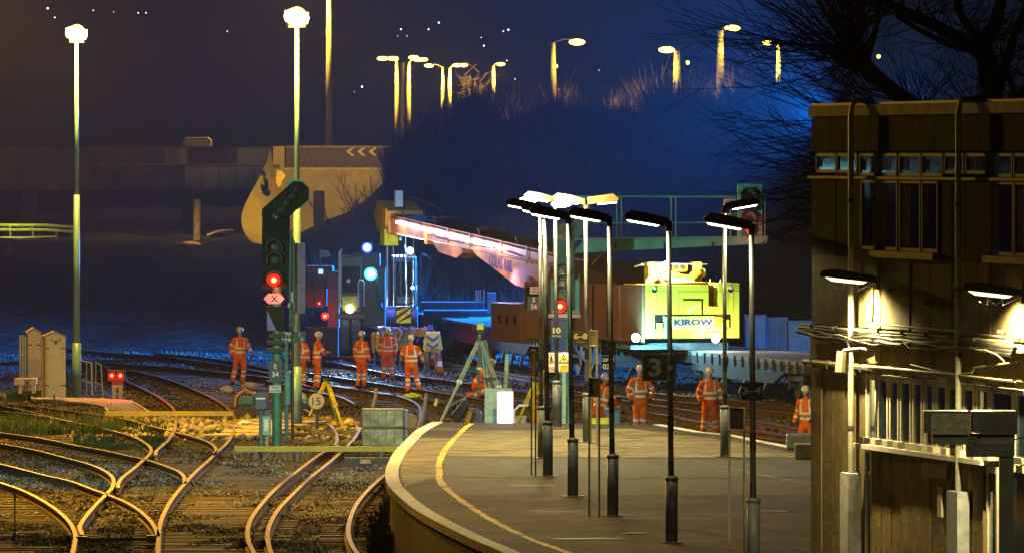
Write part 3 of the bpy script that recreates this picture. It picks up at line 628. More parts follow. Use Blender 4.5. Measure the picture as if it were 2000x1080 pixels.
# upper blank band under the roof
k = 0.0
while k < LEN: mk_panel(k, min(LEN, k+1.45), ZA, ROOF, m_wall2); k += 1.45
def window(u0, u1, z0, z1, fm, curtains=0, mull=0.05, dep=.02, sill=False, glassy=glassd):
    fr = MB(); t_ = mull
    fr.b2((u0, -.085, z0), (u0+t_, dep, z1)).b2((u1-t_, -.085, z0), (u1, dep, z1)).b2((u0+t_, -.08, z1-t_), (u1-t_, dep, z1)).b2((u0+t_, -.08, z0), (u1-t_, dep, z0+t_))
    w_ = L(fr, 'window', fm, bld)
    L(MB().b2((u0+t_, -.062, z0+t_), (u1-t_, -.055, z1-t_)), 'pane', glassy, w_)
    if curtains:
        q = MB(); n = 9; a = u0+t_; b_ = a+(u1-u0-2*t_)*curtains
        pts = [(a+(b_-a)*i/n, -.016+.006*math.sin(i*2.1)) for i in range(n+1)]
        for (xa, ya), (xb, yb) in zip(pts, pts[1:]): q.add([(xa, ya-.05, z0+.08), (xb, yb-.05, z0+.08), (xb, yb-.05, z1-.08), (xa, ya-.05, z1-.08)], [(0, 1, 2, 3)])
        L(q, 'curtain', M('brown_curtain', (.24, .19, .14), .9, var=.3, scale=6), w_)
    return w_
glassb = M('night_glass', (.015, .03, .045), .03, 0, var=.2, scale=.8, bump=.03, spec=.9)
for i, (a, b_) in enumerate(UPW):
    u0, u1 = uu(a), uu(b_); z0 = ZB if a > 1684 and not 1855 <= a <= 1940 else ZB+.05
    window(u0, u1, ZB+(.06 if (a < 1684 or 1855 <= a < 1940) else .02), ZA-.02, m_framed, [.25, .0, .3, .6, .4, .3, .4, .5, .3, .4, .3, .3][i], .045)
for i, (a, b_) in enumerate(TALL):
    window(uu(a), uu(b_), ZC, ZB-.03, m_framed, [.0, .35, .5, .4, .3, .5][i], .05, glassy=glassb)
# cornice strips between
L(MB().b2((0.0, -.12, ZB-.03), (LEN, .2, ZB+.01)), 'ledge', m_framed, bld)
L(MB().b2((uu(1680), -.16, ZC-.10), (uu(1843), .2, ZC-.005)), 'sill', m_framed, bld)
L(MB().b2((uu(1940), -.16, ZC-.10), (LEN*.98, .2, ZC-.005)), 'sill', m_framed, bld)
# solid panels beside tall windows, down to the ZD band
def panels(x0, x1, z0, z1, mat, n, y0=-.06):
    u0, u1 = uu(x0), uu(x1)
    for i in range(n): mk_panel(u0+(u1-u0)*i/n, u0+(u1-u0)*(i+1)/n, z0, z1, mat, y0+random.uniform(-.012, .012))
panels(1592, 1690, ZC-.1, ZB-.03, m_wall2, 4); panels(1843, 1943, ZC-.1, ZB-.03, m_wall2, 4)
panels(1592, 1690, ZD, ZC-.1, m_wall, 4); panels(1690, 1843, ZD, ZC-.1, m_wall, 8, -.055); panels(1843, 1943, ZD, ZC-.1, m_wall, 4); panels(1943, 2200, ZD, ZC-.1, m_wall, 8)
# mid band (smooth) between the pipes
L(MB().b2((0, -.075, ZE), (LEN, .3, ZD-.01)), 'string_course', M('brown_render', (.36, .29, .15), .85, var=.25, scale=2, bump=.4), bld)
panels(1592, 1700, PT-.2, ZE, m_wall, 5)
LT = ZE-.10; LB = ZS
for i, (a, b_) in enumerate(LOW): window(uu(a), uu(b_), LB, LT, m_frame, 0, .085, glassy=glassb)
q = MB().b2((uu(1700), -.02, LT), (LEN, .3, ZE)); L(q, 'lintel', m_frame, bld)
L(MB().b2((uu(1698), -.24, LB-.07), (uu(1948), .2, LB-.004)), 'sill', m_frame, bld)
for i in range(12):   # opened casements' bottom blocks along the sill
    u0 = uu(LOW[min(i, 11)][0]); L(MB().b2((u0+.05, -.20, LB), (u0+.42, -.09, LB+.09)), 'casement_stay', m_frame, bld)
window(uu(1700), uu(1713), PT, LB-.08, m_frame, 0, .05, glassy=glassb)
u0, u1 = uu(1715), uu(1935); nB = 11
for i in range(nB):
    a = u0+(u1-u0)*i/nB; b_ = u0+(u1-u0)*(i+1)/nB
    L(MB().b2((a+.02, -.10+random.uniform(-.012, .012), PT-.2), (b_-.02, .3, LB-.09)), 'board', M('brown_board', (.25, .18, .08), .8, var=.25, scale=3, bump=.5), bld)
window(uu(1938), uu(1960), PT+.55, LB-.09, m_frame, 0, .09, glassy=glassb)
panels(1938, 1975, PT-.2, PT+.54, m_wall, 2)
window(uu(1978), uu(2075), PT+.45, LB-.02, m_frame, 0, .10, glassy=glassb)
panels(1978, 2200, PT-.2, PT+.44, m_wall, 6)
# blank plates on the boards
u0, z0 = Bp(1822, 938); u1, z1 = Bp(1870, 893); s_ = thing('notice_board', 'blank dark notice board fixed to the brown boarding', 'sign', C0, BR)
L(MB().b2((u0, -.16, z0+.06), (u1, -.12, z1)), 'plate', M('notice_brown', (.13, .10, .06), .5), s_); L(MB().b2((u0+.5, -.165, z0+.2), (u1-.5, -.161, z1-.15)), 'faded_print', M('faded_print', (.22, .17, .09), .7), s_)
u0, z0 = Bp(1851, 1008); u1, z1 = Bp(1859, 950); s_ = thing('vertical_plaque', 'narrow cream vertical plaque on the brown boards', 'sign', C0, BR)
L(MB().b2((u0, -.15, z0), (u1, -.12, z1)), 'plate', cream, s_); mb = MB(); letters(mb, '/', ((u0+u1)/2, -.153, (z0+z1)/2-.05), .12); L(mb, 'mark', black, s_)
dcream = M('dusty_conduit', (.26, .23, .15), .7, var=.25, scale=4)
# pipes, cable runs along the wall
def run(pts, r, mat, name, label, cat='pipe', off=.11, n=6, wob=0, clips=0):
    P3 = []
    for i, (a, b_) in enumerate(pts):
        u, z = Bp(a, b_); P3.append((u, -off, z))
    Q = []
    for p, q_ in zip(P3, P3[1:]):
        k = max(1, int(abs(q_[0]-p[0])/.6)) if wob else 1
        for i in range(k): Q.append(Vector(p).lerp(Vector(q_), i/k)+Vector((0, random.uniform(-wob, wob), random.uniform(-wob, wob))))
    Q.append(Vector(P3[-1])); t_ = thing(name, label, cat, C0, BR)
    L(MB().tube(Q, r, n), 'tube', mat, t_)
    if clips:
        d = (Vector(P3[-1])-Vector(P3[0])); k = int(d.length/clips)
        for i in range(k): L(MB().box(Vector(P3[0])+d*((i+.5)/k), (.04, .09, r*2.6)), 'clip', dsteel, t_)
    return t_
run([(1592, 634), (1700, 645), (1850, 655), (2010, 668)], .018, dcream, 'conduit', 'pale conduit topping the bundle of cables along the wall', off=.20, clips=1.5)
for i, (dy, wb, cm, lb) in enumerate([(5, .012, 'black_cable', 'upper black cable of the sagging bundle'), (11, .02, 'black_cable', 'middle black cable of the sagging bundle'), (17, .03, 'black_cable', 'lowest tangled black cable of the sagging bundle')]):
    run([(1588, 634+dy), (1700, 647+dy), (1850, 658+dy), (2010, 676+dy)], .035, M('black_cable', (.012, .011, .010), .7), 'cable', lb, 'cable', off=.19+.02*i, wob=wb)
run([(1592, 641), (1690, 655), (1740, 668), (1800, 672), (1990, 690), (2000, 705)], .008, dcream, 'cable', 'thin pale wavy cable hanging below the black bundle', 'cable', off=.27, wob=.05)
run([(1724, 553), (1722, 631), (1880, 647), (2010, 661)], .016, dcream, 'conduit', 'conduit dropping from the left wall lamp then running right', off=.13, clips=2)
run([(1592, 706), (1720, 718), (1880, 734), (2010, 750)], .045, M('trunking_brown', (.30, .24, .13), .6), 'trunking', 'brown trunking above the ground floor windows', off=.16, clips=1.2)
run([(1728, 716), (1880, 730), (2010, 744)], .02, dcream, 'conduit', 'pale conduit lying along the brown trunking', off=.22)
run([(1803, 712), (1880, 731), (1924, 728), (1928, 718), (2010, 706)], .016, dcream, 'cable', 'crooked pale cable stepping up near the second downpipe', 'cable', off=.18)
def downpipe(px, ytop, ybot, ycov, covw, label, cmat):
    u, z1 = Bp(px, ytop, .22); _, z0 = Bp(px, ybot, .22); _, zc = Bp(px, ycov, .22)
    t_ = thing('downpipe', label, 'downpipe', C0, BR); 
    L(MB().tube([(u, .1, z1+.12), (u, -.18, z1+.08), (u, -.22, z1-.1), (u, -.22, zc)], .042, 8), 'pipe', M('pipe_paint', (.34, .34, .25), .5, var=.2, scale=3), t_)
    q = MB()
    for f_ in (.12, .35, .52, .74): q.cyl((u, -.22, zc+(z1-zc)*f_), (u, -.22, zc+(z1-zc)*f_+.05), .053, .053, 8)
    L(q, 'collar', dsteel, t_)
    L(MB().b2((u-.35, -.31, PT), (u+.35, -.14, zc)), 'guard', cmat, t_)
downpipe(1662, 210, 1130, 923, 18, 'left downpipe with a white guard round its foot', white)
downpipe(1872, 208, 1200, 959, 20, 'right downpipe with a grey guard round its foot', M('pale_grey_guard', (.42, .45, .50), .5))
# wall lamps
def wall_lamp(x0, x1, yy, label, W):
    u, z = Bp(x1, yy); t_ = thing('wall_lamp', label, 'wall lamp', C0, BR)
    # arm stands out of the wall: head reaches back toward the left in the view
    w0 = C0+WU*u+Vector((0, 0, z)); s = S(w0.y); L_ = (x1-x0)/s
    a = w0+WO*.05; e = a+Vector((-L_, .35, .10)); dv = (e-a); side = Vector((-dv.y, dv.x, 0)).normalized()
    hd = MB().prism([a+Vector((0, 0, -.04))-side*.13, e+Vector((0, 0, -.05))-side*.13, e+Vector((.02, 0, .03))-side*.13, a.lerp(e, .8)+Vector((0, 0, .075))-side*.13, a+Vector((0, 0, .05))-side*.13], side*.26).build('lamp_head', black, t_, bevel=.01)
    MB().prism([a.lerp(e, .25)-side*.09+Vector((0, 0, -.05)), a.lerp(e, .92)-side*.09+Vector((0, 0, -.055)), a.lerp(e, .8)-side*.09+Vector((0, 0, -.10)), a.lerp(e, .32)-side*.09+Vector((0, 0, -.09))], side*.18).build('diffuser', E('wall_lamp_glow', (1, .86, .5), 2.2), hd)
    MB().box(a+Vector((0, 0, .0)), (.12, .14, .26)).build('bracket', dsteel, t_)
    # cobweb wires under the lamp
    m_ = a.lerp(e, .5); q = MB()
    for k in (-.22, .0, .2): q.tube([m_+Vector((k-.12, -.1, -.10)), m_+Vector((k*.5, -.1, -.2)), m_+Vector((k+.12, -.1, -.1))], .005, 4)
    q.build('guard_wire', steel, t_)
    lamp('lamp_light', 'SPOT', a.lerp(e, .8)+Vector((0, 0, -.13)), (1, .80, .34), W, t_, .05, 160, .4, a.lerp(e, .8)+Vector((.35, -.1, -4)))
wall_lamp(1615, 1724, 547, 'left wall lamp bracketed out over the painted number 7', 1700)
wall_lamp(1895, 2010, 574, 'right wall lamp near the picture edge with thin pale underside', 1700)
u, z = Bp(1691, 690); t_ = thing('wall_number', 'dark figure 7 fixed to the brown wall below the cables', 'number', C0, BR); mb = MB(); letters(mb, '7', (u, -.085, z), .36, .95, .0); L(mb, 'figure', M('number_dark', (.10, .08, .04), .6), t_)
# CCTV camera
u, z = Bp(1719, 705); t_ = thing('security_camera', 'cream cylindrical security camera above the lower windows', 'camera', C0, BR)
L(MB().cyl((u-.3, -.5, z-.16), (u-.3, -.48, z+.14), .10, .09, 12), 'housing', cream, t_); L(MB().tube([(u-.3, -.47, z+.14), (u+.1, -.3, z+.18), (u+.3, -.05, z+.12)], .03, 6), 'bracket', cream, t_); L(MB().box((u+.3, -.09, z+.1), (.2, .06, .2)), 'mount', cream, t_)
L(MB().cyl((u-.3, -.5, z-.17), (u-.3, -.5, z-.16), .075, .075, 12), 'lens', black, t_)
# mesh cage with air conditioner
def cage():
    D = 149.5; s = S(D); x0, x1 = (1627-1000)/s, (1744-1000)/s; z1 = CH+(300-978)/s; xm = (1652-1000)/s
    t_ = thing('mesh_cage', 'galvanised mesh cage with flat lid standing beside the wall', 'cage', (x0, D, PT)); dd = 1.6
    MB().prism([(x0, D+dd, z1), (x1-.1, D+dd, z1), (x1, D, z1), (xm, D-.02, z1)], (0, 0, .035)).build('lid', M('cage_cream', (.50, .46, .30), .5), t_)
    q = MB()
    for (x, y) in ((xm+.02, D), (x1-.03, D), (x0+.03, D+dd-.03), (x1-.12, D+dd-.03)): q.box((x, y+.03, (z1+PT)/2), (.05, .05, z1-PT))
    q.box(((xm+x1)/2, D+.03, PT+.05), (x1-xm, .05, .05)); q.build('frame', M('cage_dark', (.22, .20, .13), .5, .4), t_)
    q = MB(); n = 22
    for i in range(n+1): q.box((xm+(x1-xm)*i/n, D+.012, (z1+PT)/2), (.006, .006, z1-PT))
    for i in range(34): q.box(((xm+x1)/2, D+.02, PT+(z1-PT)*i/34), (x1-xm, .006, .006))
    a = Vector((x0+.03, D+dd, 0)); b_ = Vector((xm, D, 0))
    for i in range(24): p = a.lerp(b_, i/24); q.box((p.x, p.y, (z1+PT)/2), (.012, .012, z1-PT))
    for i in range(34): q.tube([(a.x, a.y, PT+(z1-PT)*i/34), (b_.x, b_.y, PT+(z1-PT)*i/34)], .005, 3)
    o = q.build('mesh', M('cage_mesh', (.34, .31, .2), .5, .5), t_); o['kind'] = 'stuff'
    k = thing('air_conditioner', 'boxy cream unit with pipes inside the mesh cage', 'air unit', (xm+.3, D+.5, PT))
    X0, X1 = (1655-1000)/s, (1712-1000)/s; zt = CH+(300-1008)/s
    MB().b2((X0, D+.3, PT+.1), (X1, D+.8, zt)).build('casing', cream, k, bevel=.02); MB().box(((X0+X1)/2, D+.3, zt+.01), (X1-X0+.06, .7, .05)).build('cap', cream, k)
    MB().b2((X0+.12, D+.27, zt-.42), (X1-.1, D+.295, zt-.12)).build('panel', M('cage_dark', (.2, .2, .15)), k); MB().b2((X0+.2, D+.26, zt-.34), (X0+.28, D+.265, zt-.2)).build('label_plate', white, k)
    MB().tube([(X1+.02, D+.4, zt-.2), (X1+.06, D+.4, zt+.12), (X1+.16, D+.4, zt+.16), (X1+.24, D+.4, zt+.05), (X1+.22, D+.4, PT+.2)], .022, 8).build('pipe', steel, k); MB().cyl((X1, D+.4, PT+.4), (X1+.25, D+.4, PT+.4), .06, .06, 10).build('valve', dsteel, k)
cage()
# pair of monitor hoods on a steel post in front of the wall
def monitors():
    D = 134.0; s = S(D); w = lambda px, py: Vector(((px-1000)/s, D, CH+(300-py)/s)); t_ = thing('monitor_stand', 'grey steel post carrying two hooded platform monitors', 'monitor stand', (w(1967, 0).x, D, PT))
    m_ = M('monitor_grey', (.10, .13, .16), .5)
    MB().b2(w(1953, 880)+Vector((0, .1, 0)), (w(1981, 0).x, D+.3, PT)).build('post', m_, t_)
    MB().b2(w(1888, 846), w(1982, 892)+Vector((0, .25, 0))).build('mount_box', m_, t_, bevel=.01)
    for (a, b_, mt, nm) in ((1803, 1893, M('monitor_face_lit', (.6, .56, .42), .55, var=.2, scale=9), 'left'), (1897, 1985, M('monitor_dark_face', (.09, .085, .07), .5), 'right')):  # left face painted paler to carry the light falling on it
        z0, z1 = w(0, 848).z, w(0, 801).z; x0, x1 = w(a, 0).x, w(b_, 0).x
        h = MB().prism([(x0, D-.35, z1), (x1, D-.35, z1), (x1, D-.35, z0+.03), (x0, D-.35, z0+.03)], (0, .6, 0)).build('hood', m_, t_, bevel=.012)
        MB().b2((x0+.09, D-.36, z0+.01), (x1-.0, D-.352, z1-.03)).build('face', mt, h)
        q = MB()
        for dx, dz in ((.14, .07), (x1-x0-.07, .07), ((x1-x0)/2+.03, .08)): q.cyl((x0+dx, D-.365, z0+dz), (x0+dx, D-.36, z0+dz), .012, .012, 8)
        q.build('screw', black, h)
        MB().b2((x0+.12, D-.05, z0-.13), (x1-.02, D+.2, z0+.03)).build('under_box', M('monitor_teal', (.16, .24, .27), .5), h)
    q = MB()
    for px in (1905, 1918, 1935, 1958): q.cyl(w(px, 868)+Vector((0, -.012, 0)), w(px, 868), .018, .018, 8)
    q.build('bolt', black, t_)
    MB().tube([w(1982, 858), w(2010, 850)], .008, 5).build('cable', black, t_)
monitors()
# two heavy blocks by the building
for (x0, x1, y0, y1, D, mt, lb) in ((1537, 1625, 866, 896, 218, M('block_dark_paint', (.10, .115, .12), .5), 'long low dark block with white-worn top on the platform'), (1553, 1625, 876, 906, 211, M('concrete_block', (.24, .21, .17), .85, var=.3, scale=3), 'rough concrete block in front of the dark block')):
    s = S(D); a = Vector(((x0-1000)/s, D, PT+.01)); h = (y1-y0)/s
    o = MB().b2(a, a+Vector(((x1-x0)/s, .55, h))).build('block', mt, None, bevel=.035); setp(o, lb, 'block')
# ================================================================ SIGNALS AND SIGNS
def front(D):
    s = S(D); return lambda px, py, dy=0.0: Vector(((px-1000)/s, D+dy, CH+(300-py)/s))
m_sig = M('signal_black_green', (.012, .036, .027), .7); m_tsig = M('signal_teal_lit', (.12, .52, .46), .45, var=.15, scale=4); e_red = E('red_signal_glow', (1, .004, .002), 6); e_redhot = E('red_signal_core', (1, .32, .07), 10)  # teal of the cool light painted into the signal boards
def red_lamp(c, r, par, W, glow=40):
    c = Vector(c); o = MB().ball(c, (r, .04, r), 14, 8).ball(c, (r, .04, -r), 14, 8).build('red_lamp', e_red, par); k = r*.4
    MB().ball(c+Vector((0, -.05, 0)), (k, .03, k), 10, 6).ball(c+Vector((0, -.05, 0)), (k, .03, -k), 10, 6).build('lamp_core', e_redhot, o)
    lamp('red_light', 'SPOT', c+Vector((0, -.25, 0)), RED, W, par, .05, 160, 1, c+Vector((0, -10, -.5)))
    lamp('red_glow', 'POINT', c+Vector((0, -.30, 0)), RED, glow*4, par, .06)
def hood(mb, c, r, l=.28, n=10):
    """half-tube visor over a lens facing the camera"""
    c = Vector(c); vs = []; fs = []
    for k, (yy, rr) in enumerate(((0, r), (-l, r*1.02), (-l, r*.9), (0, r*.88))):
        for i in range(n+1):
            a = math.pi*(-.15+1.3*i/n); vs.append(c+Vector((rr*math.cos(a), yy, rr*math.sin(a))))
    m = n+1
    for k in range(3):
        for i in range(n): fs.append((k*m+i, k*m+i+1, (k+1)*m+i+1, (k+1)*m+i))
    return mb.add(vs, fs)
def lens(c, r, par, mat=None, name='lens'):
    c = Vector(c); return MB().cyl(c+Vector((0, -.03, 0)), c, r*.9, r, 14).build(name, mat or M('signal_lens_dark', (.03, .045, .05), .1), par)
def board(name, x0, y0, x1, y1, D, mat, par, th=.03, dy=0, rz=0, bevel=0):
    f = front(D); return MB().b2(f(x0, y0, dy), f(x1, y1, dy+th)).build(name, mat, par, bevel=bevel)
def write(s, px, py, D, hpx, mat, par, wpx=None, bold=.02, dy=-.012, name='lettering'):
    f = front(D); mb = MB(); letters(mb, s, f(px, py, dy), hpx/S(D), None if wpx is None else wpx/S(D), bold); return mb.build(name, mat, par)
def diag(mb, f, pts, th, dy=0.0): return mb.prism([f(a, b, dy) for a, b in pts], (0, th, 0))
m_txt = M('white_lettering', (.85, .87, .85), .5, var=.03, bump=0); m_blk = M('sign_black', (.012, .013, .016), .4, var=.05, bump=0); m_blt = M('black_lettering', (.015, .015, .015), .5, bump=0)
def post_w(t_, x, y0, y1, D, wpx, mat, name='post', tilt=0):
    f = front(D); return MB().cyl(f(x, y0), f(x+tilt, y1), wpx/2/S(D), wpx/2/S(D)*.93, 14).build(name, mat, t_)
# --- E34 signal with diagonal route indicator
D = 252; f = front(D); t_ = thing('colour_light_signal', 'tall green-lit post signal showing red with a diagonal route indicator', 'signal', (f(540, 0).x, D, 0))
post_w(t_, 541, 890, 560, D, 20, M('signal_post_green_lit', (.08, .27, .18), .5, .1, var=.2, scale=3))  # green light baked into the post's base colour
MB().b2(f(531, 884, -.2), f(553, 894, .2)).build('base_plate', dsteel, t_)
hd = MB().prism([f(510, 566), f(562, 566), f(566, 470), f(566, 424), f(512, 424)], (0, .22, 0)).build('signal_head', m_sig, t_, bevel=.02)
diag(MB(), f, [(511, 424), (565, 424), (601, 390), (601, 368), (588, 355), (572, 355), (512, 408)], .16, .02).build('route_indicator', m_sig, t_, bevel=.02)
ri = diag(MB(), f, [(560, 352), (588, 352), (604, 368), (604, 392), (578, 412), (566, 412)], .02, .19).build('indicator_backboard', m_tsig, t_)
for i in range(5):
    c = f(536+i*10.4, 423-i*13.2, .0); hood(MB(), c, .13, .2).build('visor', black, t_); lens(c, .085, t_)
for yy in (484, 508, 545): hood(MB(), f(536, yy, 0), .20, .34).build('visor', black, t_)
lens(f(537, 484, 0), .11, t_); lens(f(537, 508, 0), .11, t_)
red_lamp(f(535, 547, -.06), .15, t_, 120, 10)
board('marker_plate', 515, 573, 555, 592, D, black, t_)   # replaced outline below
o = bpy.data.objects['marker_plate']; bpy.data.objects.remove(o)
pl = diag(MB(), f, [(515, 583), (524, 573), (547, 573), (556, 583), (547, 593), (524, 593)], .02, -.12).build('marker_plate', white, t_); write('X', 536, 583, D, 12, m_blt, pl, dy=-.125)
board('upper_box', 520, 598, 555, 646, D, m_sig, t_, .3, -.12, bevel=.015)
diag(MB(), f, [(522, 606), (540, 645), (522, 645)], .004, -.135).build('blue_triangle', M('blue_panel', (.10, .10, .45), .4), t_)  # flat blue triangle on the front of the box
q = MB()
for yy, xx in ((655, 541), (668, 538), (684, 538)): q.box(f(xx, yy, -.1), (.42, .36, .11))
q.build('lower_visor', black, t_, bevel=.01)
pl = board('number_plate', 525, 704, 552, 746, D, m_blk, t_, .02, -.17); write('E', 538, 715, D, 8.5, m_txt, pl, dy=-.175); write('34', 538, 730, D, 10.5, m_txt, pl, 13, dy=-.175)
pl = board('white_plate', 526, 752, 549, 766, D, white, t_, .02, -.17)
write('TEL NO', 537, 756, D, 3.2, m_blt, pl, 14, dy=-.175); write('EXCHANGE', 537, 762, D, 3.2, m_blt, pl, 19, dy=-.175)
q = MB()
for yy in range(800, 884, 13): q.tube([f(549, yy), f(558, yy)], .012, 4)
q.tube([f(556, 690), f(557, 888)], .015, 5); q.build('step_ladder', dsteel, t_)
# ladder cage behind it
t_ = thing('ladder_cage', 'narrow access ladder with hoops behind the red signal', 'ladder', (f(570, 0).x, 258, 0)); f2 = front(258)
MB().tube([f2(568, 450), f2(567, 640)], .03, 6).tube([f2(574, 470), f2(574, 640)], .03, 6).build('rail', M('signal_post_green_lit', (0, 0, 0)), t_)
q = MB().tube([f2(566, 565), f2(575, 600)], .03, 4).tube([f2(575, 565), f2(563, 600)], .03, 4); q.build('white_brace', white, t_)
MB().b2(f2(571, 475, .3), f2(595, 612, .5)).build('back_panel', M('lilac_panel', (.24, .20, .34), .5), t_)
# --- SPAD sign and its posts
D = 262; f = front(D); t_ = thing('signal_identity_sign', 'black SPAD sign with white lettering between grey posts', 'sign', (f(572, 0).x, D, 0))
pl = board('plate', 549, 647, 597, 668, D, m_blk, t_, .03); write('SPA', 562, 652, D, 8, m_txt, pl, 17.5, .03); write('I', 585, 652, D, 8, m_txt, pl, None, .03); write('E34/3', 562, 662.5, D, 8, m_txt, pl, 25, .03); write('D', 590, 662.5, D, 8, m_txt, pl, 6, .03)
post_w(t_, 560, 865, 668, D, 7.5, M('teal_post', (.12, .40, .45), .5), 'teal_post'); post_w(t_, 571, 865, 600, D, 6, dsteel, 'dark_post')
MB().b2(f(555, 725, -.1), f(567, 790, .3)).build('side_box', m_tsig, t_, bevel=.02)
# --- cabinets by the E34 post
D = 247; f = front(D)
t_ = thing('trackside_box', 'dark grey trackside box on a post left of the green-lit signal post', 'trackside box', (f(508, 0).x, D, 0))
post_w(t_, 510, 898, 800, D, 9, M('box_post', (.10, .17, .17), .5)); b_ = MB().b2(f(497, 800, -.1), f(522, 766, .35)).build('box', M('box_dark', (.055, .09, .11), .45), t_, bevel=.03)
MB().b2(f(496, 771, -.13), f(523, 766, .38)).build('lid', M('box_dark', (0, 0, 0)), t_); MB().b2(f(500, 779, -.12), f(518, 776, -.11)).build('label_strip', m_txt, b_); MB().b2(f(501, 812, -.05), f(516, 800, .2)).build('gland', black, t_)
t_ = thing('trackside_box', 'pale green junction box on a post beside the dark box', 'trackside box', (f(521, 0).x, D, 0))
post_w(t_, 521, 893, 838, D, 7, M('box_green', (.25, .42, .33), .5)); b_ = MB().b2(f(512, 850, -.1), f(529, 812, .12)).build('box', M('box_green', (0, 0, 0)), t_, bevel=.02); MB().b2(f(516, 841, -.115), f(524, 818, -.108)).build('door', white, b_); MB().b2(f(514, 812, 0), f(528, 800, .1)).build('hood', M('box_dark', (0, 0, 0)), t_)
# --- ground signal
D = 302; f = front(D); t_ = thing('ground_signal', 'low twin-lamp ground signal glowing red beside the yellow beam', 'signal', (f(228, 0).x, D, 0))
MB().b2(f(208, 745, 0), f(245, 722, .25)).build('housing', M('housing_black', (.02, .02, .02), .5), t_, bevel=.04)
for px in (218.5, 235): red_lamp(f(px, 733, -.04), .085, t_, 90, 5)
for px in (218.5, 235): hood(MB(), f(px, 733), .11, .15).build('visor', black, t_)
pl = board('number_plate', 218, 744, 241, 751, D, m_blk, t_, .02, -.02); write('276 48', 230, 747.5, D, 4.2, m_txt, pl, 15)
MB().b2(f(219, 781), f(227, 756, .1)).b2(f(231, 781), f(239, 756, .1)).b2(f(218, 757), f(240, 751, .12)).build('stand', m_tsig, t_)
# --- far left red signal
D = 410; f = front(D); t_ = thing('distant_signal', 'small distant signal showing one red light at the left edge', 'signal', (f(12, 0).x, D, 0))
post_w(t_, 12, 700, 640, D, 5, dsteel); MB().cyl(f(12, 637), f(12, 637, .1), .21, .21, 16).build('disc', M('red_disc', (.45, .05, .03), .5), t_); red_lamp(f(12, 621, -.05), .12, t_, 500, 14)
MB().b2(f(2, 628, .02), f(22, 614, .15)).build('head', black, t_)
# --- cantilever signal gantry
D = 263; f = front(D); m_g = M('gantry_green_lit', (.14, .62, .45), .45, var=.22, scale=1.5); t_ = thing('signal_gantry', 'green-lit cantilever walkway with handrails reaching right above the platform end', 'gantry', (f(1100, 0).x, D, 0))  # green light on galvanised steel, put into the base colour
MB().b2(f(1093, 880), f(1112, 600, .3)).b2(f(1096, 600), f(1108, 470, .25)).build('mast', m_g, t_)
diag(MB(), f, [(1120, 495), (1140, 470), (1500, 465), (1497, 476), (1210, 490)], .08).build('beam_front', m_g, t_); diag(MB(), f, [(1120, 495), (1140, 470), (1500, 465), (1497, 476), (1210, 490)], .08, .75).build('beam_back', m_g, t_)
MB().prism([f(1122, 469), f(1500, 464), f(1500, 464, .8), f(1122, 469, .8)], (0, 0, .03)).build('walkway_deck', m_g, t_)
for px in (1202, 1298, 1392, 1491): MB().box(f(px, 479, -.012), (.05, .02, .17)).build('beam_stiffener', black, t_)
MB().tube([f(1030, 383), f(1200, 384), f(1437, 384)], .022, 6).build('handrail', m_g, t_); MB().tube([f(1160, 436), f(1380, 435)], .015, 6).build('middle_rail', m_g, t_); MB().tube([f(1030, 384, .75), f(1437, 386, .75)], .016, 6).build('handrail', m_g, t_)
for px in (1205, 1214, 1311, 1320, 1427, 1494): MB().tube([f(px, 384 if px < 1440 else 385), f(px, 468)], .014, 6).build('handrail_post', m_g, t_)
diag(MB(), f, [(1128, 405), (1148, 394), (1162, 424), (1120, 480), (1112, 470)], .05, .1).build('gusset', M('gantry_green_lit_dim', (.09, .26, .24), .5), t_)
diag(MB(), f, [(1130, 386), (1148, 384), (1148, 394), (1138, 400)], .2, .05).build('cap_piece', m_tsig, t_)
# high signal E38 on the gantry
t_ = thing('gantry_signal', 'teal-lit signal head with three dark lenses at the gantry end', 'signal', f(1465, 466))
MB().b2(f(1440, 470, .10), f(1490, 359, .16)).build('backboard', m_tsig, t_, bevel=.05); MB().b2(f(1448, 464, 0), f(1478, 366, .10)).build('head', M('head_teal_lit_dim', (.05, .22, .20), .5), t_, bevel=.03)
for yy in (383, 404, 427): hood(MB(), f(1462, yy, 0), .21, .3).build('visor', black, t_); lens(f(1464, yy+2, 0), .11, t_)
red_lamp(f(1464, 447, -.30), .11, t_, 160, 5)
pl = board('number_plate', 1414, 415, 1438, 440, D, M('dark_green_sign', (.02, .16, .10), .5), t_, .02, 0); write('E', 1425, 422, D, 8.5, m_txt, pl); write('38', 1425, 434, D, 8.5, m_txt, pl, 13)
pl = board('telephone_plate', 1413, 389, 1438, 402, D, white, t_, .02, 0); write('TEL NO', 1425, 393, D, 3.2, m_blt, pl, 14); write('EXCHANGE', 1425, 398.5, D, 3.2, m_blt, pl, 20)
# E36 signal on the mast
D = 258; f = front(D); t_ = thing('colour_light_signal', 'signal hung on the gantry mast showing red between the lamp posts', 'signal', f(1105, 612))
MB().b2(f(1076, 612, .1), f(1133, 545, .16)).build('backboard', m_tsig, t_, bevel=.04); MB().b2(f(1080, 606, 0), f(1122, 436, .10)).build('head', M('head_teal_lit_dim', (0, 0, 0)), t_, bevel=.03)
for yy in (447, 462, 530, 553, 575, 597): hood(MB(), f(1097, yy, 0), .20, .3).build('visor', black, t_); lens(f(1097, yy+2, 0), .10, t_)
red_lamp(f(1094, 598, -.15), .14, t_, 120, 8)
MB().b2(f(1070, 620, -.1), f(1134, 613, .3)).build('foot_platform', m_g, t_); MB().tube([f(1131, 536), f(1131, 614)], .012, 5).build('ladder_rail', m_g, t_)
pl = board('number_plate', 1030, 579, 1062, 606, D, M('dark_green_sign', (0, 0, 0)), t_, .02, 0); write('E', 1043, 585, D, 8.5, m_txt, pl); write('36', 1043, 598, D, 10, m_txt, pl, 13)
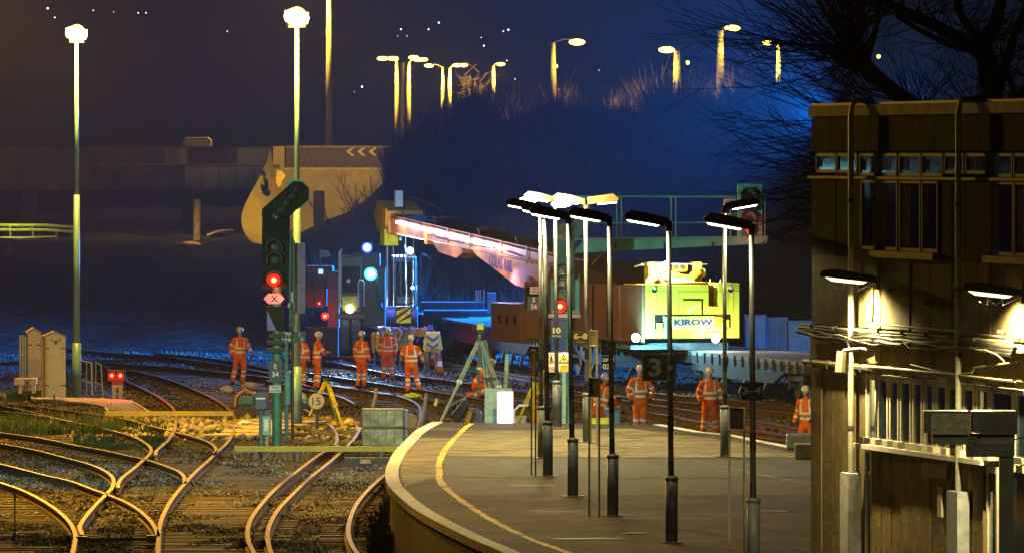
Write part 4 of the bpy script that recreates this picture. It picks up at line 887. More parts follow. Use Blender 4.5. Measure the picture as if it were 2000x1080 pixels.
pl = board('telephone_plate', 1035, 560, 1060, 574, D, white, t_, .02, 0); write('TEL NO', 1047, 564, D, 3.4, m_blt, pl, 14); write('GT 5555', 1047, 570, D, 3.4, m_blt, pl, 18)
MB().b2(f(1076, 690), f(1104, 616, .1)).build('blue_panel', M('sign_blue', (.02, .14, .50), .5), t_)
# --- speed sign 15
D = 270; f = front(D); t_ = thing('speed_sign', 'round white speed sign reading 15 on a short post', 'sign', (f(618, 0).x, D, 0))
post_w(t_, 619, 845, 798, D, 6, dsteel); MB().cyl(f(618, 783, .02), f(618, 783, 0), .225, .225, 28).build('disc_rim', M('sign_rim', (.16, .15, .10), .5), t_); d = MB().cyl(f(618, 783, 0), f(618, 783, -.015), .205, .205, 28).build('disc', M('sign_cream', (.66, .64, .48), .5, var=.06), t_); write('15', 618, 783, D, 15.5, m_blt, d, 16, .0, -.018)
# --- platform signs
def psign(x0, y0, x1, y1, D, label, lines, cat='sign', mat=m_blk, rim=None, arm=None):
    f = front(D); t_ = thing('platform_sign', label, cat, f((x0+x1)/2, y1))
    pl = board('plate', x0, y0, x1, y1, D, mat, t_, .03)
    if rim: 
        q = MB(); r = .016
        a, b = f(x0, y0, -.01), f(x1, y1, -.01)
        q.b2((a.x, a.y, a.z), (b.x, a.y+.04, a.z-r)).b2((a.x, a.y, b.z), (b.x, a.y+.04, b.z+r)).b2((a.x, a.y, b.z+r), (a.x+r, a.y+.04, a.z-r)).b2((b.x-r, a.y, b.z+r), (b.x, a.y+.04, a.z-r)); q.build('rim', rim, t_)
    for (s_, px, py, h, w_, m_, b_) in lines: write(s_, px, py, D, h, m_, pl, w_, b_)
    if arm: MB().box(f(arm, (y0+y1)/2, .06), (.09, .10, .06)).build('clamp', steel, t_)
    return t_
m_greytxt = M('grey_numeral', (.8, .8, .74), .6, bump=0)
DP = lambda by: 6.3*FP/(by-300)
t3 = psign(1254, 690, 1306, 744, DP(1060)-.12, 'square black sign with a large grey 3', [('3', 1279, 717, 36, 24, m_greytxt, .03)], rim=M('sign_rim_grey', (.30, .31, .28), .4, .3), arm=1308)
MB().b2(front(DP(1060)-.12)(1300, 696), front(DP(1060)-.12)(1316, 690, .1)).b2(front(DP(1060)-.12)(1300, 744), front(DP(1060)-.12)(1316, 738, .1)).build('bracket', dsteel, t3)
psign(1174, 665, 1203, 693, DP(1008)-.1, 'small dark sign with a dull grey 5', [('5', 1188, 677, 18, 12, M('dull_numeral', (.3, .32, .34), .6, bump=0), .03), ('Car Stop', 1188, 689, 4, 17, M('dull_numeral', (0, 0, 0)), .0)], rim=M('sign_rim_dark', (.05, .05, .055), .4))
psign(1175, 695, 1202, 723, DP(1008)+2, 'small dark identity sign reading 034 with white letters', [('GSP', 1182.5, 702.5, 7, 12, m_txt, .02), ('E', 1197, 701.5, 7, 5, m_txt, .04), ('034', 1188, 715.5, 11, 22, m_txt, .03)])
psign(1077, 636, 1099, 661, DP(835)-.12, 'small black sign reading 10 car stop', [('10', 1087.5, 645, 11.5, 16, m_txt, .05), ('Car Stop', 1087.5, 656, 4.5, 18, m_txt, .02)])
psign(1118, 646, 1151, 671, DP(864)-.12, 'black sign with yellow lettering reading 6-8 car stop', [('6–8', 1134, 656, 12, 27, M('yellow_lettering', (.85, .55, .16), .5, bump=0), .05), ('Car Stop', 1134, 667.5, 4, 16, M('yellow_lettering', (0, 0, 0)), .0)], mat=M('sign_brownblack', (.04, .022, .012), .5, bump=0))
psign(1448, 747, 1490, 782, DP(1112)-.12, 'black sign reading 3-4 car stop', [('3–4', 1468.5, 762, 15, 37, M('cream_lettering', (.9, .88, .74), .5, bump=0), .03), ('Car Stop', 1468.5, 776, 3.6, 17, M('cream_lettering', (0, 0, 0)), .0)])
# warning sign
D = 236.5; f = front(D); t_ = thing('warning_sign', 'white warning sign with red prohibition ring and yellow electricity triangle', 'sign', f(1091, 726))
pl = board('plate', 1070, 688, 1113, 726, D, M('sign_white', (.78, .78, .72), .5, var=.05, bump=0), t_, .02)
q = MB()
for i in range(28):
    a0, a1 = 2*math.pi*i/28, 2*math.pi*(i+1)/28; c = f(1076.5, 699.5, -.008); R, r = .112, .098
    q.add([c+Vector((R*math.cos(a0), 0, R*math.sin(a0))), c+Vector((R*math.cos(a1), 0, R*math.sin(a1))), c+Vector((r*math.cos(a1), 0, r*math.sin(a1))), c+Vector((r*math.cos(a0), 0, r*math.sin(a0)))], [(0, 1, 2, 3)])
c = f(1076.5, 699.5, -.008); q.box(c, (.20, .002, .012), Matrix.Rotation(math.radians(45), 3, 'Y')); q.build('prohibition_ring', M('sign_red', (.7, .04, .04), .5, bump=0), pl)
q = MB(); q.ball(f(1077, 695, -.012), (.018, .004, .018), 8, 5); 
for a, b_, r in (((1077, 696.5), (1076, 702), .014), ((1076, 702), (1073.5, 706), .009), ((1076, 702), (1079, 706), .009), ((1076.5, 698), (1073, 701), .007), ((1076.5, 698), (1080, 700), .007)): q.cyl(f(*a, -.012), f(*b_, -.012), r, r, 6)
q.build('walking_figure', m_blt, pl)
diag(MB(), f, [(1091, 708.5), (1110.5, 708.5), (1100.7, 690.5)], .003, -.006).build('triangle_border', m_blt, pl); diag(MB(), f, [(1093.5, 707), (1108, 707), (1100.7, 693.6)], .003, -.010).build('triangle', M('sign_yellow', (.9, .62, .02), .5, bump=0), pl)
diag(MB(), f, [(1101.5, 696.5), (1098.3, 702), (1100.6, 701.6), (1099.6, 706), (1103.2, 700), (1100.9, 700.4)], .002, -.013).build('lightning_bolt', m_blt, pl)
board('yellow_panel', 1092, 712, 1110, 723.5, D, M('sign_yellow', (0, 0, 0)), pl, .004, -.006); write('DANGER', 1101, 715, D, 2.8, m_blt, pl, 12, dy=-.01); write('LIVE RAIL', 1101, 719.5, D, 2.2, m_blt, pl, 14, dy=-.01)
board('red_panel', 1070, 715.5, 1085, 723, D, M('pale_red', (.60, .30, .28), .5, bump=0), pl, .004, -.006); MB().cyl(f(1088, 745, .03), f(1088, 688, .03), .02, .02, 8).build('fixing_bar', steel, t_)
# two-legged sign frames
def frame(xl, xr, ytop, ybase, yplate, D, label, mat, pm, edge=False, txt=None):
    f = front(D); t_ = thing('sign_frame', label, 'sign frame', (f(xl, 0).x, D, PT)); w_ = 3.4/S(D) if not edge else 2.6/S(D)
    for x, yb, d in ((xl, ybase, 0), (xr, ybase+4, -.5)):
        a = f(x, ytop, d); MB().b2((a.x-w_*.6, a.y, PT), (a.x+w_*.6, a.y+.06, a.z)).build('leg', mat, t_); 
    a = f(xl, ytop+2, 0); b_ = f(xr, yplate, -.5)
    MB().prism([(a.x, a.y-.02, a.z), (b_.x, b_.y-.02, a.z), (b_.x, b_.y-.02, b_.z), (a.x, a.y-.02, b_.z)], (0, -.02, 0)).build('plate', pm, t_)
    q = MB(); k = .012
    q.tube([(a.x, a.y-.045, a.z), (b_.x, b_.y-.045, a.z), (b_.x, b_.y-.045, b_.z), (a.x, a.y-.045, b_.z), (a.x, a.y-.045, a.z)], k, 4); q.build('plate_rim', mat, t_)
    return t_
wf = M('pale_frame_wood', (.50, .42, .26), .6, var=.15, scale=4); dk = M('brown_plate', (.09, .065, .05), .5)
frame(1151, 1170, 735, 1008, 775, DP(1008), 'two-legged frame with a small dark plate at the middle of the platform', wf, dk)
frame(1153, 1165.5, 643, 868, 674, DP(868), 'tall pale two-legged frame with a cream plate behind the 6-8 sign', wf, M('cream_plate', (.62, .48, .22), .5))
frame(1425, 1452, 793, 1103, 838, DP(1103), 'nearest two-legged frame with a brown plate left of the 3-4 sign', wf, dk)
frame(1038, 1046, 681, 928, 735, DP(928), 'dark edge-on two-legged frame with an orange-edged plate', M('dark_frame_wood', (.14, .09, .06), .6), M('orange_plate', (.55, .16, .03), .5), True)
# ================================================================ RAIL CRANE, WAGONS, ROAD-RAIL MACHINES
UX = Vector((-.272, .962, 0)).normalized(); CO = Vector((5.2, 313, 0))+UX*5
m_kirow = M('lime_yellow_paint', (.88, .95, .07), .42, 0, var=.06, scale=1.5, bump=.02); m_amber = M('amber_paint', (.85, .42, .02), .45, var=.12, scale=2)
m_crb = M('crane_orange_brown', (.22, .115, .055), .5, var=.15, scale=1.2); m_jib = M('crane_orange', (.80, .31, .09), .5, var=.28, scale=1.0); m_jibtop = M('crane_maroon_top', (.22, .07, .05), .75, var=.25, scale=1)
ang = math.atan2(UX.y, UX.x)-math.pi/2
crane = thing('rail_crane', 'huge orange and lime rail crane with jib reaching left over the tracks', 'crane', CO, ang)
# local frame: +y along the jib, x to the right, z up ; front() style helper for the counterweight face
sC = S(313.0); fx = lambda px: (px-1332)/sC*1.03; fz = lambda py: CH+(300-py)/S(312.0)
YF = -6.1          # counterweight face
def CB(x0, x1, y0, y1, z0, z1, name, mat, par=None, bevel=.03): return L(MB().b2((x0, y0, z0), (x1, y1, z1)), name, mat, par or crane, bevel=bevel)
# counterweight: two outer slabs with a recessed middle
cw = L(MB().prism([(fx(x), YF, fz(y)) for x, y in [(1240, 660), (1425, 660), (1425, 553), (1383, 553), (1383, 598), (1364, 598), (1364, 556), (1284, 556), (1284, 598), (1282, 598), (1282, 555), (1240, 555)]], (0, 2.4, 0)), 'counterweight', m_kirow, crane, bevel=.02)
CB(fx(1284), fx(1303), YF+.25, YF+2, fz(600), fz(560), 'amber_cover', m_amber); CB(fx(1366), fx(1384), YF+.5, YF+2, fz(600), fz(556), 'amber_cover', m_amber)
CB(fx(1284), fx(1366), YF+.04, YF+2.2, fz(556), fz(551), 'top_cover', m_amber)
q = MB()
for a in (1262, 1283, 1305, 1402, 1413): q.b2((fx(a)-.006, YF-.004, fz(612)), (fx(a)+.006, YF, fz(565)))
q.b2((fx(1240), YF-.004, fz(569)), (fx(1283), YF, fz(568.2))).b2((fx(1384), YF-.004, fz(569)), (fx(1425), YF, fz(568.2))).b2((fx(1305), YF-.004, fz(570)), (fx(1362), YF, fz(569)))
L(q, 'panel_seam', M('seam_olive', (.18, .20, .04), .7), cw)  # thin darker olive strips along the panel seams
dk = M('dark_recess', (.02, .022, .02), .7)
for (a, b_, c, d_, nm) in ((1257, 1273, 643, 616, 'recess'), (1398, 1407, 641, 614, 'recess')): CB(fx(a), fx(b_), YF-.012, YF+.01, fz(c), fz(d_), nm, dk, cw, 0)
for (a, b_, c, d_) in ((1257, 1352, 616, 614), (1313, 1351, 586, 584), (1350, 1352.5, 616, 584), (1352, 1407, 616, 614), (1290, 1291, 642, 614), (1376, 1377, 642, 614), (1273, 1274.5, 660, 643), (1392, 1393.5, 660, 642)):
    L(MB().b2((fx(a), YF-.014, fz(c)), (fx(b_), YF-.001, fz(d_))), 'door_gap', dk, cw)
CB(fx(1261), fx(1271), YF-.10, YF, fz(642), fz(630), 'step_block', m_kirow, cw, .01); CB(fx(1274), fx(1289), YF-.05, YF, fz(659), fz(618), 'grey_door', M('smudged_grey', (.45, .48, .36), .5, var=.25, scale=2), cw, .01)
pl = CB(fx(1291), fx(1375), YF-.06, YF, fz(639), fz(617), 'name_panel', M('name_panel_yellow', (.80, .85, .12), .45, var=.04), cw, .01)
mb = MB(); letters(mb, 'KIROW', (fx(1333), YF-.066, fz(629)), 12.5/sC, 79/sC, .05); L(mb, 'lettering', M('kirow_blue', (.02, .05, .22), .5, bump=0), pl)
CB(fx(1291), fx(1392), YF-.03, YF, fz(643), fz(640.5), 'pale_ledge', M('pale_ledge', (.75, .78, .65), .5), cw, 0); CB(fx(1375), fx(1394), YF-.05, YF, fz(636), fz(619), 'yellow_box', yellow, cw, .01); CB(fx(1394), fx(1403), YF-.08, YF, fz(639), fz(624), 'step_block', m_kirow, cw, .01)
for a, b_ in ((1292, 1357), (1358, 1374), (1375, 1390)): CB(fx(a), fx(b_), YF-.03, YF, fz(658), fz(644), 'lower_door', M('lower_yellow', (.78, .76, .06), .45), cw, .01)
mb = MB(); letters(mb, '81612', (fx(1332), YF-.036, fz(650)), 3/sC, 18/sC, 0); L(mb, 'serial_number', M('faint_grey', (.40, .40, .12), .5, bump=0), cw)
mid = CB(fx(1315), fx(1349), YF-.03, YF, fz(613), fz(587), 'centre_hatch', m_kirow, cw, .01); L(MB().add([(fx(1320), YF-.034, fz(607)), (fx(1345), YF-.034, fz(592)), (fx(1345), YF-.034, fz(594)), (fx(1328), YF-.034, fz(607))], [(0, 1, 2, 3)]), 'stripe', M('pale_ledge', (0, 0, 0)), mid)
mb = MB(); letters(mb, 'Kirow', (fx(1335), YF-.034, fz(611)), 3/sC, 14/sC, 0); L(mb, 'lettering', M('kirow_blue', (0, 0, 0)), mid)
for a in (1256, 1407): L(MB().cyl((fx(a), YF-.02, fz(567)), (fx(a), YF-.06, fz(567)), .075, .075, 12), 'lifting_eye', dk, cw); L(MB().cyl((fx(a), YF-.05, fz(563)), (fx(a), YF-.09, fz(563)), .045, .045, 10), 'eye_plate', M('pale_ledge', (0, 0, 0)), cw)
for a, y in ((1246, 656), (1246, 644)): 
    mb = MB(); letters(mb, '▲' if False else 'A', (fx(a), YF-.005, fz(y)), 3/sC, None, 0); 
for a in (1252, 1378, 1399): L(MB().cyl((fx(a), YF+.6, fz(555)), (fx(a), YF+.6, fz(545)), .05, .01, 8), 'lifting_lug', cream, crane)
# side housing (left of the counterweight, brown orange)
CB(-1.62, 1.3, YF+2.4, 1.2, 1.62, fz(556)-.02, 'engine_housing', m_crb); L(MB().prism([(-1.64, YF+2.4, fz(556)-.02), (-1.64, YF+4.5, fz(535)), (-1.64, 1.2, fz(515)), (-1.64, 1.2, fz(556)-.02)], (2.4, 0, 0)), 'sloping_cover', M('crane_dark_housing', (.06, .035, .03), .6), crane)
CB(-1.60, -1.50, YF+.02, YF+2.38, 1.6, fz(557), 'side_plate', m_crb)
for yy in (YF+3.6, YF+5.2): CB(-1.66, -1.62, yy, yy+.06, 1.7, fz(560), 'panel_rib', dk, None, 0)
mb = MB(); 
# upper frames (amber)
for a in (1272, 1364): CB(fx(a)-.13, fx(a)+.13, YF+1.1, YF+1.5, fz(556), fz(513), 'winch_post', m_kirow)
q = MB().tube([(fx(1284), YF+.9, fz(548)), (fx(1300), YF+.9, fz(535)), (fx(1330), YF+.9, fz(545)), (fx(1345), YF+.9, fz(545)), (fx(1362), YF+.9, fz(530))], .13, 8); L(q, 'winch_frame', m_amber, crane)
CB(fx(1316), fx(1343), YF+1.0, YF+1.5, fz(532), fz(515), 'winch_housing', m_amber, None, .08); CB(fx(1280), fx(1300), YF+1.2, YF+1.7, fz(549), fz(512), 'winch_housing', M('worn_cream_housing', (.6, .55, .35), .5, var=.3), None, .06)
for a in (1318, 1330): L(MB().cyl((fx(a), YF+.97, fz(522)), (fx(a), YF+1.01, fz(522)), .08, .08, 14), 'round_hole', dk, crane)
L(MB().cyl((fx(1368), YF+1.0, fz(534)), (fx(1374), YF+1.0, fz(534)), .14, .14, 12), 'sheave', m_kirow, crane); L(MB().cyl((fx(1268), YF+1.0, fz(530)), (fx(1262), YF+1.0, fz(530)), .16, .16, 12), 'sheave', m_kirow, crane)
L(MB().tube([(fx(1245), YF+1.5, fz(522)), (fx(1256), YF+1.3, fz(517)), (fx(1275), YF+1.2, fz(524)), (fx(1262), YF+1.2, fz(540)), (fx(1272), YF+1.1, fz(550))], .035, 6), 'hose', M('hose_green', (.3, .4, .3), .5), crane)
L(MB().tube([(fx(1300), YF+1, fz(516)), (fx(1380), YF+1, fz(517))], .02, 5), 'top_rail', steel, crane)
L(MB().tube([(fx(1290), YF+.8, fz(541)), (fx(1310), YF+.8, fz(548)), (fx(1350), YF+.8, fz(552))], .06, 6), 'hydraulic_pipe', M('pale_ledge', (0, 0, 0)), crane)
L(MB().ball((fx(1293), YF+.7, fz(520)), (.16, .08, .14)), 'work_lamp', E('work_lamp_warm', (1, .95, .75), 60), crane)
wp = CO+Vector((0, 0, 0)); RC = Matrix.Rotation(ang, 3, 'Z')
cl = lambda x, y, z: CO+RC @ Vector((x, y, z))
lamp('work_light', 'POINT', cl(fx(1293), YF+.3, fz(518)), (1, .93, .7), 700, crane, .1)
lamp('work_light', 'POINT', cl(fx(1320), YF-4.2, 3.3), (1, .95, .65), 0.1, crane, .1)
# machinery between housing and jib root
CB(-1.3, .7, 1.2, 5.2, 1.6, 3.1, 'slew_housing', M('crane_dark_housing', (0, 0, 0))); L(MB().prism([(-1.35, 5.2, 1.7), (-1.35, 1.2, 3.5), (-1.35, -1.0, 4.3), (-1.35, 3.0, 3.2), (-1.35, 9.0, 1.9)], (.2, 0, 0)), 'support_plate', m_crb, crane)
for k in range(5): L(MB().cyl((-1.0+.4*k, 1+.5*k, 3.3), (-1.0+.4*k, 2.8+.5*k, 3.9), .14, .14, 8), 'hydraulic_cylinder', M('blue_cylinder', (.10, .22, .36), .4), crane)
CB(-1.5, -.9, 5.5, 7.4, 1.5, 3.3, 'operator_cab', M('cab_brown', (.33, .18, .09), .5)); CB(-1.52, -1.49, 5.7, 7.2, 2.4, 3.15, 'cab_window', glassd)
CB(-1.7, .6, 7.2, 10.6, 1.35, 2.6, 'front_housing', m_crb)
for yy in (7.6, 8.5, 9.4): CB(-1.73, -1.70, yy, yy+.28, 1.95, 2.2, 'small_window', dk, None, 0)
# jib in the (y,z) plane; left face at x = XJ, width WJ
XJ = -.35; WJ = 1.05
def jp(poly, name, mat, x=XJ, w_=WJ, par=None, bevel=0): return L(MB().prism([(x, y, z) for y, z in poly], (w_, 0, 0)), name, mat, par or crane, bevel=bevel)
zt = lambda y: 5.32-(28.5-y)*.059; zb = lambda y: 4.74-(28.5-y)*.047
boom = jp([(0, zb(0)+.1), (28.0, zb(28)), (28.0, zt(28)), (0, zt(0)+.1)], 'jib', m_jib)
L(MB().b2((0, 0, 0), (0, 0, 0)) if False else MB().add([(XJ+.03, 0, zt(0)+.115), (XJ+WJ-.03, 0, zt(0)+.115), (XJ+WJ-.03, 27.8, zt(27.8)+.012), (XJ+.03, 27.8, zt(27.8)+.012)], [(0, 1, 2, 3)]), 'jib_top', m_jibtop, boom)
L(MB().tube([(XJ-.02, 0, zt(0)+.02), (XJ-.02, 27.6, zt(27.6)-.06)], .035, 5), 'edge_pipe', m_jibtop, boom)
L(MB().tube([(XJ-.03, 6, zb(6)+.02), (XJ-.03, 27.6, zb(27.6))], .04, 5), 'lower_flange', m_jib, boom)
jp([(18.2, zb(18.2)+.05), (17.2, 4.02), (12.6, 3.12), (10.6, 2.98), (9.3, 3.1), (8.4, zb(8.4))], 'jib_gusset', m_jib, XJ+.03, WJ-.06)
for y0, y1 in ((23.0, 23.35),): jp([(y0, zb(y0)-.15), (y1, zb(y1)-.15), (y1, zt(y1)-.1), (y0, zt(y0)-.1)], 'jib_collar', m_amber, XJ-.06, WJ+.12)
jp([(22.9, zb(22.9)-.02), (22.0, zb(22)-.34), (19.8, zb(19.8)-.42), (19.0, zb(19)-.2), (19.2, zb(19.2))], 'jib_saddle', m_jib, XJ+.05, WJ-.1)
for y0 in (20.5, 17.8, 14.0, 11.0): L(MB().box((XJ-.04, y0, (zt(y0)+zb(y0))/2), (.03, .10, .55)), 'jib_rib', m_crb, boom)
L(MB().tube([(XJ-.06, 18.6, zb(18.6)+.16), (XJ-.06, 22.9, zb(22.9)+.2)], .035, 6), 'hydraulic_rod', M('dark_red_rod', (.2, .05, .05), .4), boom)
L(MB().tube([(XJ-.05, 11.5, zb(11.5)+.1), (XJ-.08, 14, zb(14)+.22), (XJ-.08, 18, zb(18)+.12), (XJ-.05, 22, zb(22)+.15)], .02, 5), 'hose', black, boom)
for y0 in (26.5, 22.5, 17.0, 12.5, 8, 4.5): L(MB().tube([(XJ+.1, y0, zt(y0)+.05), (XJ+.1, y0+.3, zt(y0)+.26), (XJ+.85, y0+.3, zt(y0)+.26), (XJ+.85, y0, zt(y0)+.05)], .03, 5), 'hose_guide', dsteel, crane)
L(MB().tube([(XJ+.95, 1, zt(1)+.2)]+[(XJ+.95, y, zt(y)+.09+.03*math.sin(y*1.3)) for y in range(3, 27, 2)], .045, 5), 'hose', black, crane)
L(MB().tube([(XJ+.5, 1, zt(1)+.2)]+[(XJ+.5, y, zt(y)+.10+.03*math.sin(y*1.7+1)) for y in range(3, 27, 2)], .04, 5), 'hose', black, crane)
e_led = E('led_strip_glow', (.72, .70, 1), 13)
for i in range(9):
    y0 = 26.9-i*1.55; a = L(MB().box((XJ-.09, y0-.62, zt(y0-.62)-.17), (.07, .98, .085), Matrix.Rotation(.059, 3, 'X')), 'led_strip', e_led, crane)
    if i % 2 == 0: lamp('led_light', 'POINT', cl(XJ-.75, y0-.6, zt(y0)-.30), (.72, .66, 1), 75, crane, .1)
for y0 in (26.5, 22, 17.5, 13): lamp('led_light', 'SPOT', cl(XJ-.5, y0, zb(y0)-.1), (.30, .28, 1), 700, crane, .1, 140, .8, cl(XJ-1.2, y0-1.5, 0))
# lettering on the gusset and its cylinder pin
mb = MB(); letters(mb, 'COLAS RAIL', (XJ+.02, 14.3, 3.80), .40, 2.8, .03, ex=(0, -1, -.07), ez=(0, 0, 1)); L(mb, 'lettering', M('violet_lettering', (.10, .07, .28), .5, bump=0), crane)
L(MB().cyl((XJ-.12, 10.6, 3.18), (XJ+.9, 10.6, 3.18), .24, .24, 16), 'pivot_pin', steel, crane); L(MB().cyl((XJ+.3, 10.4, 3.0), (XJ+.3, 6.5, 1.9), .17, .17, 12), 'luffing_cylinder', M('bright_steel', (.5, .52, .55), .25, .8), crane)
# jib head
jp([(27.8, zb(28)-.05), (29.2, zb(28)+.0), (29.7, 5.3), (29.2, 5.75), (28.0, zt(28)+.12)], 'jib_head', M('jib_head_orange', (.85, .45, .08), .5, var=.2), XJ-.1, WJ+.2)
L(MB().b2((XJ-.14, 28.0, 4.9), (XJ-.1, 28.5, 5.5)), 'yellow_plate', yellow, crane); L(MB().b2((XJ-.15, 28.1, 4.25), (XJ+.32, 28.7, 4.8)), 'yellow_guide', M('bright_yellow', (.9, .85, .03), .45), crane)
L(MB().b2((XJ+.1, 27.6, 5.55), (XJ+.35, 27.8, 6.1)), 'wind_meter', M('teal_fitting', (.3, .5, .5), .4), crane); L(MB().tube([(XJ+.2, 28, 5.5), (XJ+.6, 27.2, 5.9), (XJ+.9, 25.5, 5.6), (XJ+1.0, 24.5, 5.35)], .03, 5), 'hose', black, crane)
for dz in (0, .3): L(MB().cyl((XJ-.05, 28.9, 5.3-dz), (XJ+WJ+.05, 28.9, 5.3-dz), .22, .22, 14), 'head_sheave', dsteel, crane)
# ropes
D = 345.0; f = front(D); m_rope = M('wire_rope', (.45, .55, .7), .35, .5)
for a, b_, w_ in ((756, 757, .022), (768, 769, .012), (792, 795, .020), (808, 807, .010), (783, 783, .05)): L(MB(), '_', m_rope, None) if False else MB().tube([f(a, 448), f(b_, 605 if w_ < .05 else 470)], w_, 5).build('hoist_rope', m_rope, crane)
# hook block
hb = thing('hook_block', 'blue hook block with yellow and black diagonal stripes hanging from the jib', 'hook block', f(785, 632))
MB().b2(f(774, 631, -.3), f(803, 597, .3)).build('housing', yellow, hb, bevel=.03)
q = MB()
for k in (-1, 0, 1): 
    pts = [(774, 616+k*17), (774, 624+k*17), (803, 601+k*17), (803, 593+k*17)]
    pts = [(x, min(631, max(597, y))) for x, y in pts]; q.add([f(x, y, -.305) for x, y in pts], [(0, 1, 2, 3)])
q.build('black_stripe', m_blt, hb)
for a, b_ in ((754, 773), (804, 815)): MB().cyl(f(a, 614), f(b_, 614), .28, .28, 18).build('sheave', M('sheave_blue', (.05, .12, .45), .4), hb, bevel=.02)
MB().cyl(f(784, 632), f(784, 645), .05, .03, 8).build('hook', dsteel, hb)
# lifting beam with hanging slings
D = 341.0; f = front(D)
lb = thing('lifting_beam', 'long yellow lifting beam with blue chevrons at its end and hanging chains', 'lifting beam', f(795, 660))
m_lb = M('lifting_beam_yellow', (.80, .50, .04), .5, var=.2, scale=3)
MB().prism([f(735, 641, 3), f(840, 641, -1), f(840, 656, -1), f(735, 656, 3)], (.0, .4, .0)).build('beam', m_lb, lb); MB().b2(f(832, 682, -1.3), f(860, 646, -.9)).build('end_box', M('end_yellow', (.82, .78, .12), .45), lb, bevel=.05)
MB().prism([f(826, 680, -1.2), f(833, 646, -1.2), f(859, 646, -1.2), f(865, 680, -1.2), f(858, 685, -1.2), f(832, 685, -1.2)], (0, .35, 0)).build('end_cover', M('end_yellow', (0, 0, 0)), lb)
for y in (655, 669):
    MB().prism([f(834, y-3, -1.32), f(846, y+5, -1.32), f(857, y-3, -1.32), f(857, y+3, -1.32), f(846, y+11, -1.32), f(834, y+3, -1.32)], (0, .015, 0)).build('chevron', M('chevron_blue', (.03, .10, .40), .4, bump=0), lb)
MB().b2(f(835, 646, -1.2), f(846, 634, -.9)).build('blue_cap', blue, lb, bevel=.02)
for i, x in enumerate(range(727, 800, 9)): MB().prism([f(x-4, 652, 1.5), f(x+4, 650, 1.5), f(x+5, 684+3*(i % 2), 1.5), f(x, 692-2*(i % 3), 1.5), f(x-4, 682, 1.5)], (0, .12, 0)).build('hanging_clamp', m_lb if i % 3 else M('dull_clamp', (.45, .28, .06), .6), lb, bevel=.03)
for i in range(9): MB().tube([f(728+i*13, 643+random.uniform(-3, 3), .5), f(738+i*13, 639+random.uniform(-3, 3), .2), f(746+i*13, 648, .1), f(742+i*12, 664+random.uniform(-4, 6), 0)], .035, 5).build('sling', M('lilac_sling' if i % 2 else 'blue_sling', (.45, .38, .6) if i % 2 else (.1, .16, .4), .7), lb)
for i, x in enumerate((731, 744, 757, 771, 783, 829, 836, 851, 860)):
    MB().tube([f(x, 685, 0), f(x+random.uniform(-3, 3), 712, 0), f(x+random.uniform(-2, 4), 738 if i % 2 else 728, 0)], .028 if i < 5 else .05, 5).build('chain', M('chain_steel', (.16, .2, .3), .4, .6), lb)
# ---- flat wagons (local: x along wagon, y depth away, z up)
def wagon(p0, p1, deck, label, w_=2.75, mdeck=None, load=None, wheels=(2.2, 4.0, 16, 17.8)):
    d = (p1-p0); d.z = 0; Lg = d.length; a = math.atan2(d.y, d.x); t_ = thing('flat_wagon', label, 'wagon', (p0.x, p0.y, 0), a, 'flat wagons of the crane train')
    sd = 1 if math.sin(a) < 0 else -1       # depth side
    # depth direction: away from camera/right
    q = MB().b2((0, 0, deck-.12), (Lg, w_*sd, deck)); L(q, 'deck', mdeck or M('wagon_deck', (.28, .27, .25), .7, var=.25, scale=.7), t_)
    for y in (0.0, (w_-.12)*sd):
        q = MB().prism([(0, y, deck-.12), (Lg, y, deck-.12), (Lg, y, deck-.35), (Lg-3.5, y, deck-.38), (Lg-5.2, y, deck-.72), (5.2, y, deck-.72), (3.5, y, deck-.38), (0, y, deck-.35)], (0, .12*sd, 0)); L(q, 'side_sill', M('wagon_frame', (.07, .06, .065), .65, var=.3), t_)
    n = int(Lg/1.15)
    for i in range(n): L(MB().b2((.4+i*1.15, -.05*sd, deck-.34), (.50+i*1.15, -.003*sd, deck-.03)), 'side_rib', M('wagon_frame', (0, 0, 0)), t_)
    for i in range(3): L(MB().prism([(6.0+i*3.2, -.02*sd, deck-.72), (6.2+i*3.2, -.02*sd, deck-.72), (7.1+i*3.2, -.02*sd, .25), (6.9+i*3.2, -.02*sd, .25)], (0, .08*sd, 0)), 'brake_hanger', M('hanger_grey', (.2, .2, .22), .6), t_)
    for x in wheels:
        if x < Lg:
            for y in (.45, w_-.55):
                wh = L(MB().cyl((x, y*sd, .16+.46), (x, (y+.12)*sd, .16+.46), .46, .46, 20), 'wheel', M('wheel_steel', (.16, .15, .15), .5, .5), t_)
            L(MB().cyl((x, .2*sd, .62), (x, .42*sd, .62), .14, .12, 10), 'axle_box', dsteel, t_)
    for xx in (sum(wheels[:2])/2, sum(wheels[2:4])/2):
        if xx+1.4 < Lg: L(MB().prism([(xx-1.4, .15*sd, .75), (xx+1.4, .15*sd, .75), (xx+1.2, .15*sd, .98), (xx-1.2, .15*sd, .98)], (0, .12*sd, 0)), 'bogie_frame', M('wagon_frame', (0, 0, 0)), t_)
    L(MB().b2((-.35, .5*sd, deck-.45), (0, .8*sd, deck-.25)).b2((-.35, (w_-.8)*sd, deck-.45), (0, (w_-.5)*sd, deck-.25)), 'buffer', dsteel, t_)
    return t_
dz = 1.35
A1, A2 = PZ(1580, 707, dz), PZ(1315, 681, dz); 
dirw = (A2-A1).normalized()
wagon(A1-dirw*16, A1-dirw*.3, dz, 'dark flat wagon end disappearing behind the building corner', wheels=(12.0, 13.8, 99, 99))
wagon(A1, A2, dz, 'long dark flat wagon in front of the lime counterweight with bluish deck', wheels=(2.0, 3.8, 16.2, 18.0))
wagon(A2+dirw*.7, A2+dirw*20, dz, 'flat wagon carrying the crane body behind the lamp posts', mdeck=M('teal_deck', (.22, .34, .38), .5))
B1, B2 = PZ(1055, 656, 1.4), PZ(868, 622, 1.4)
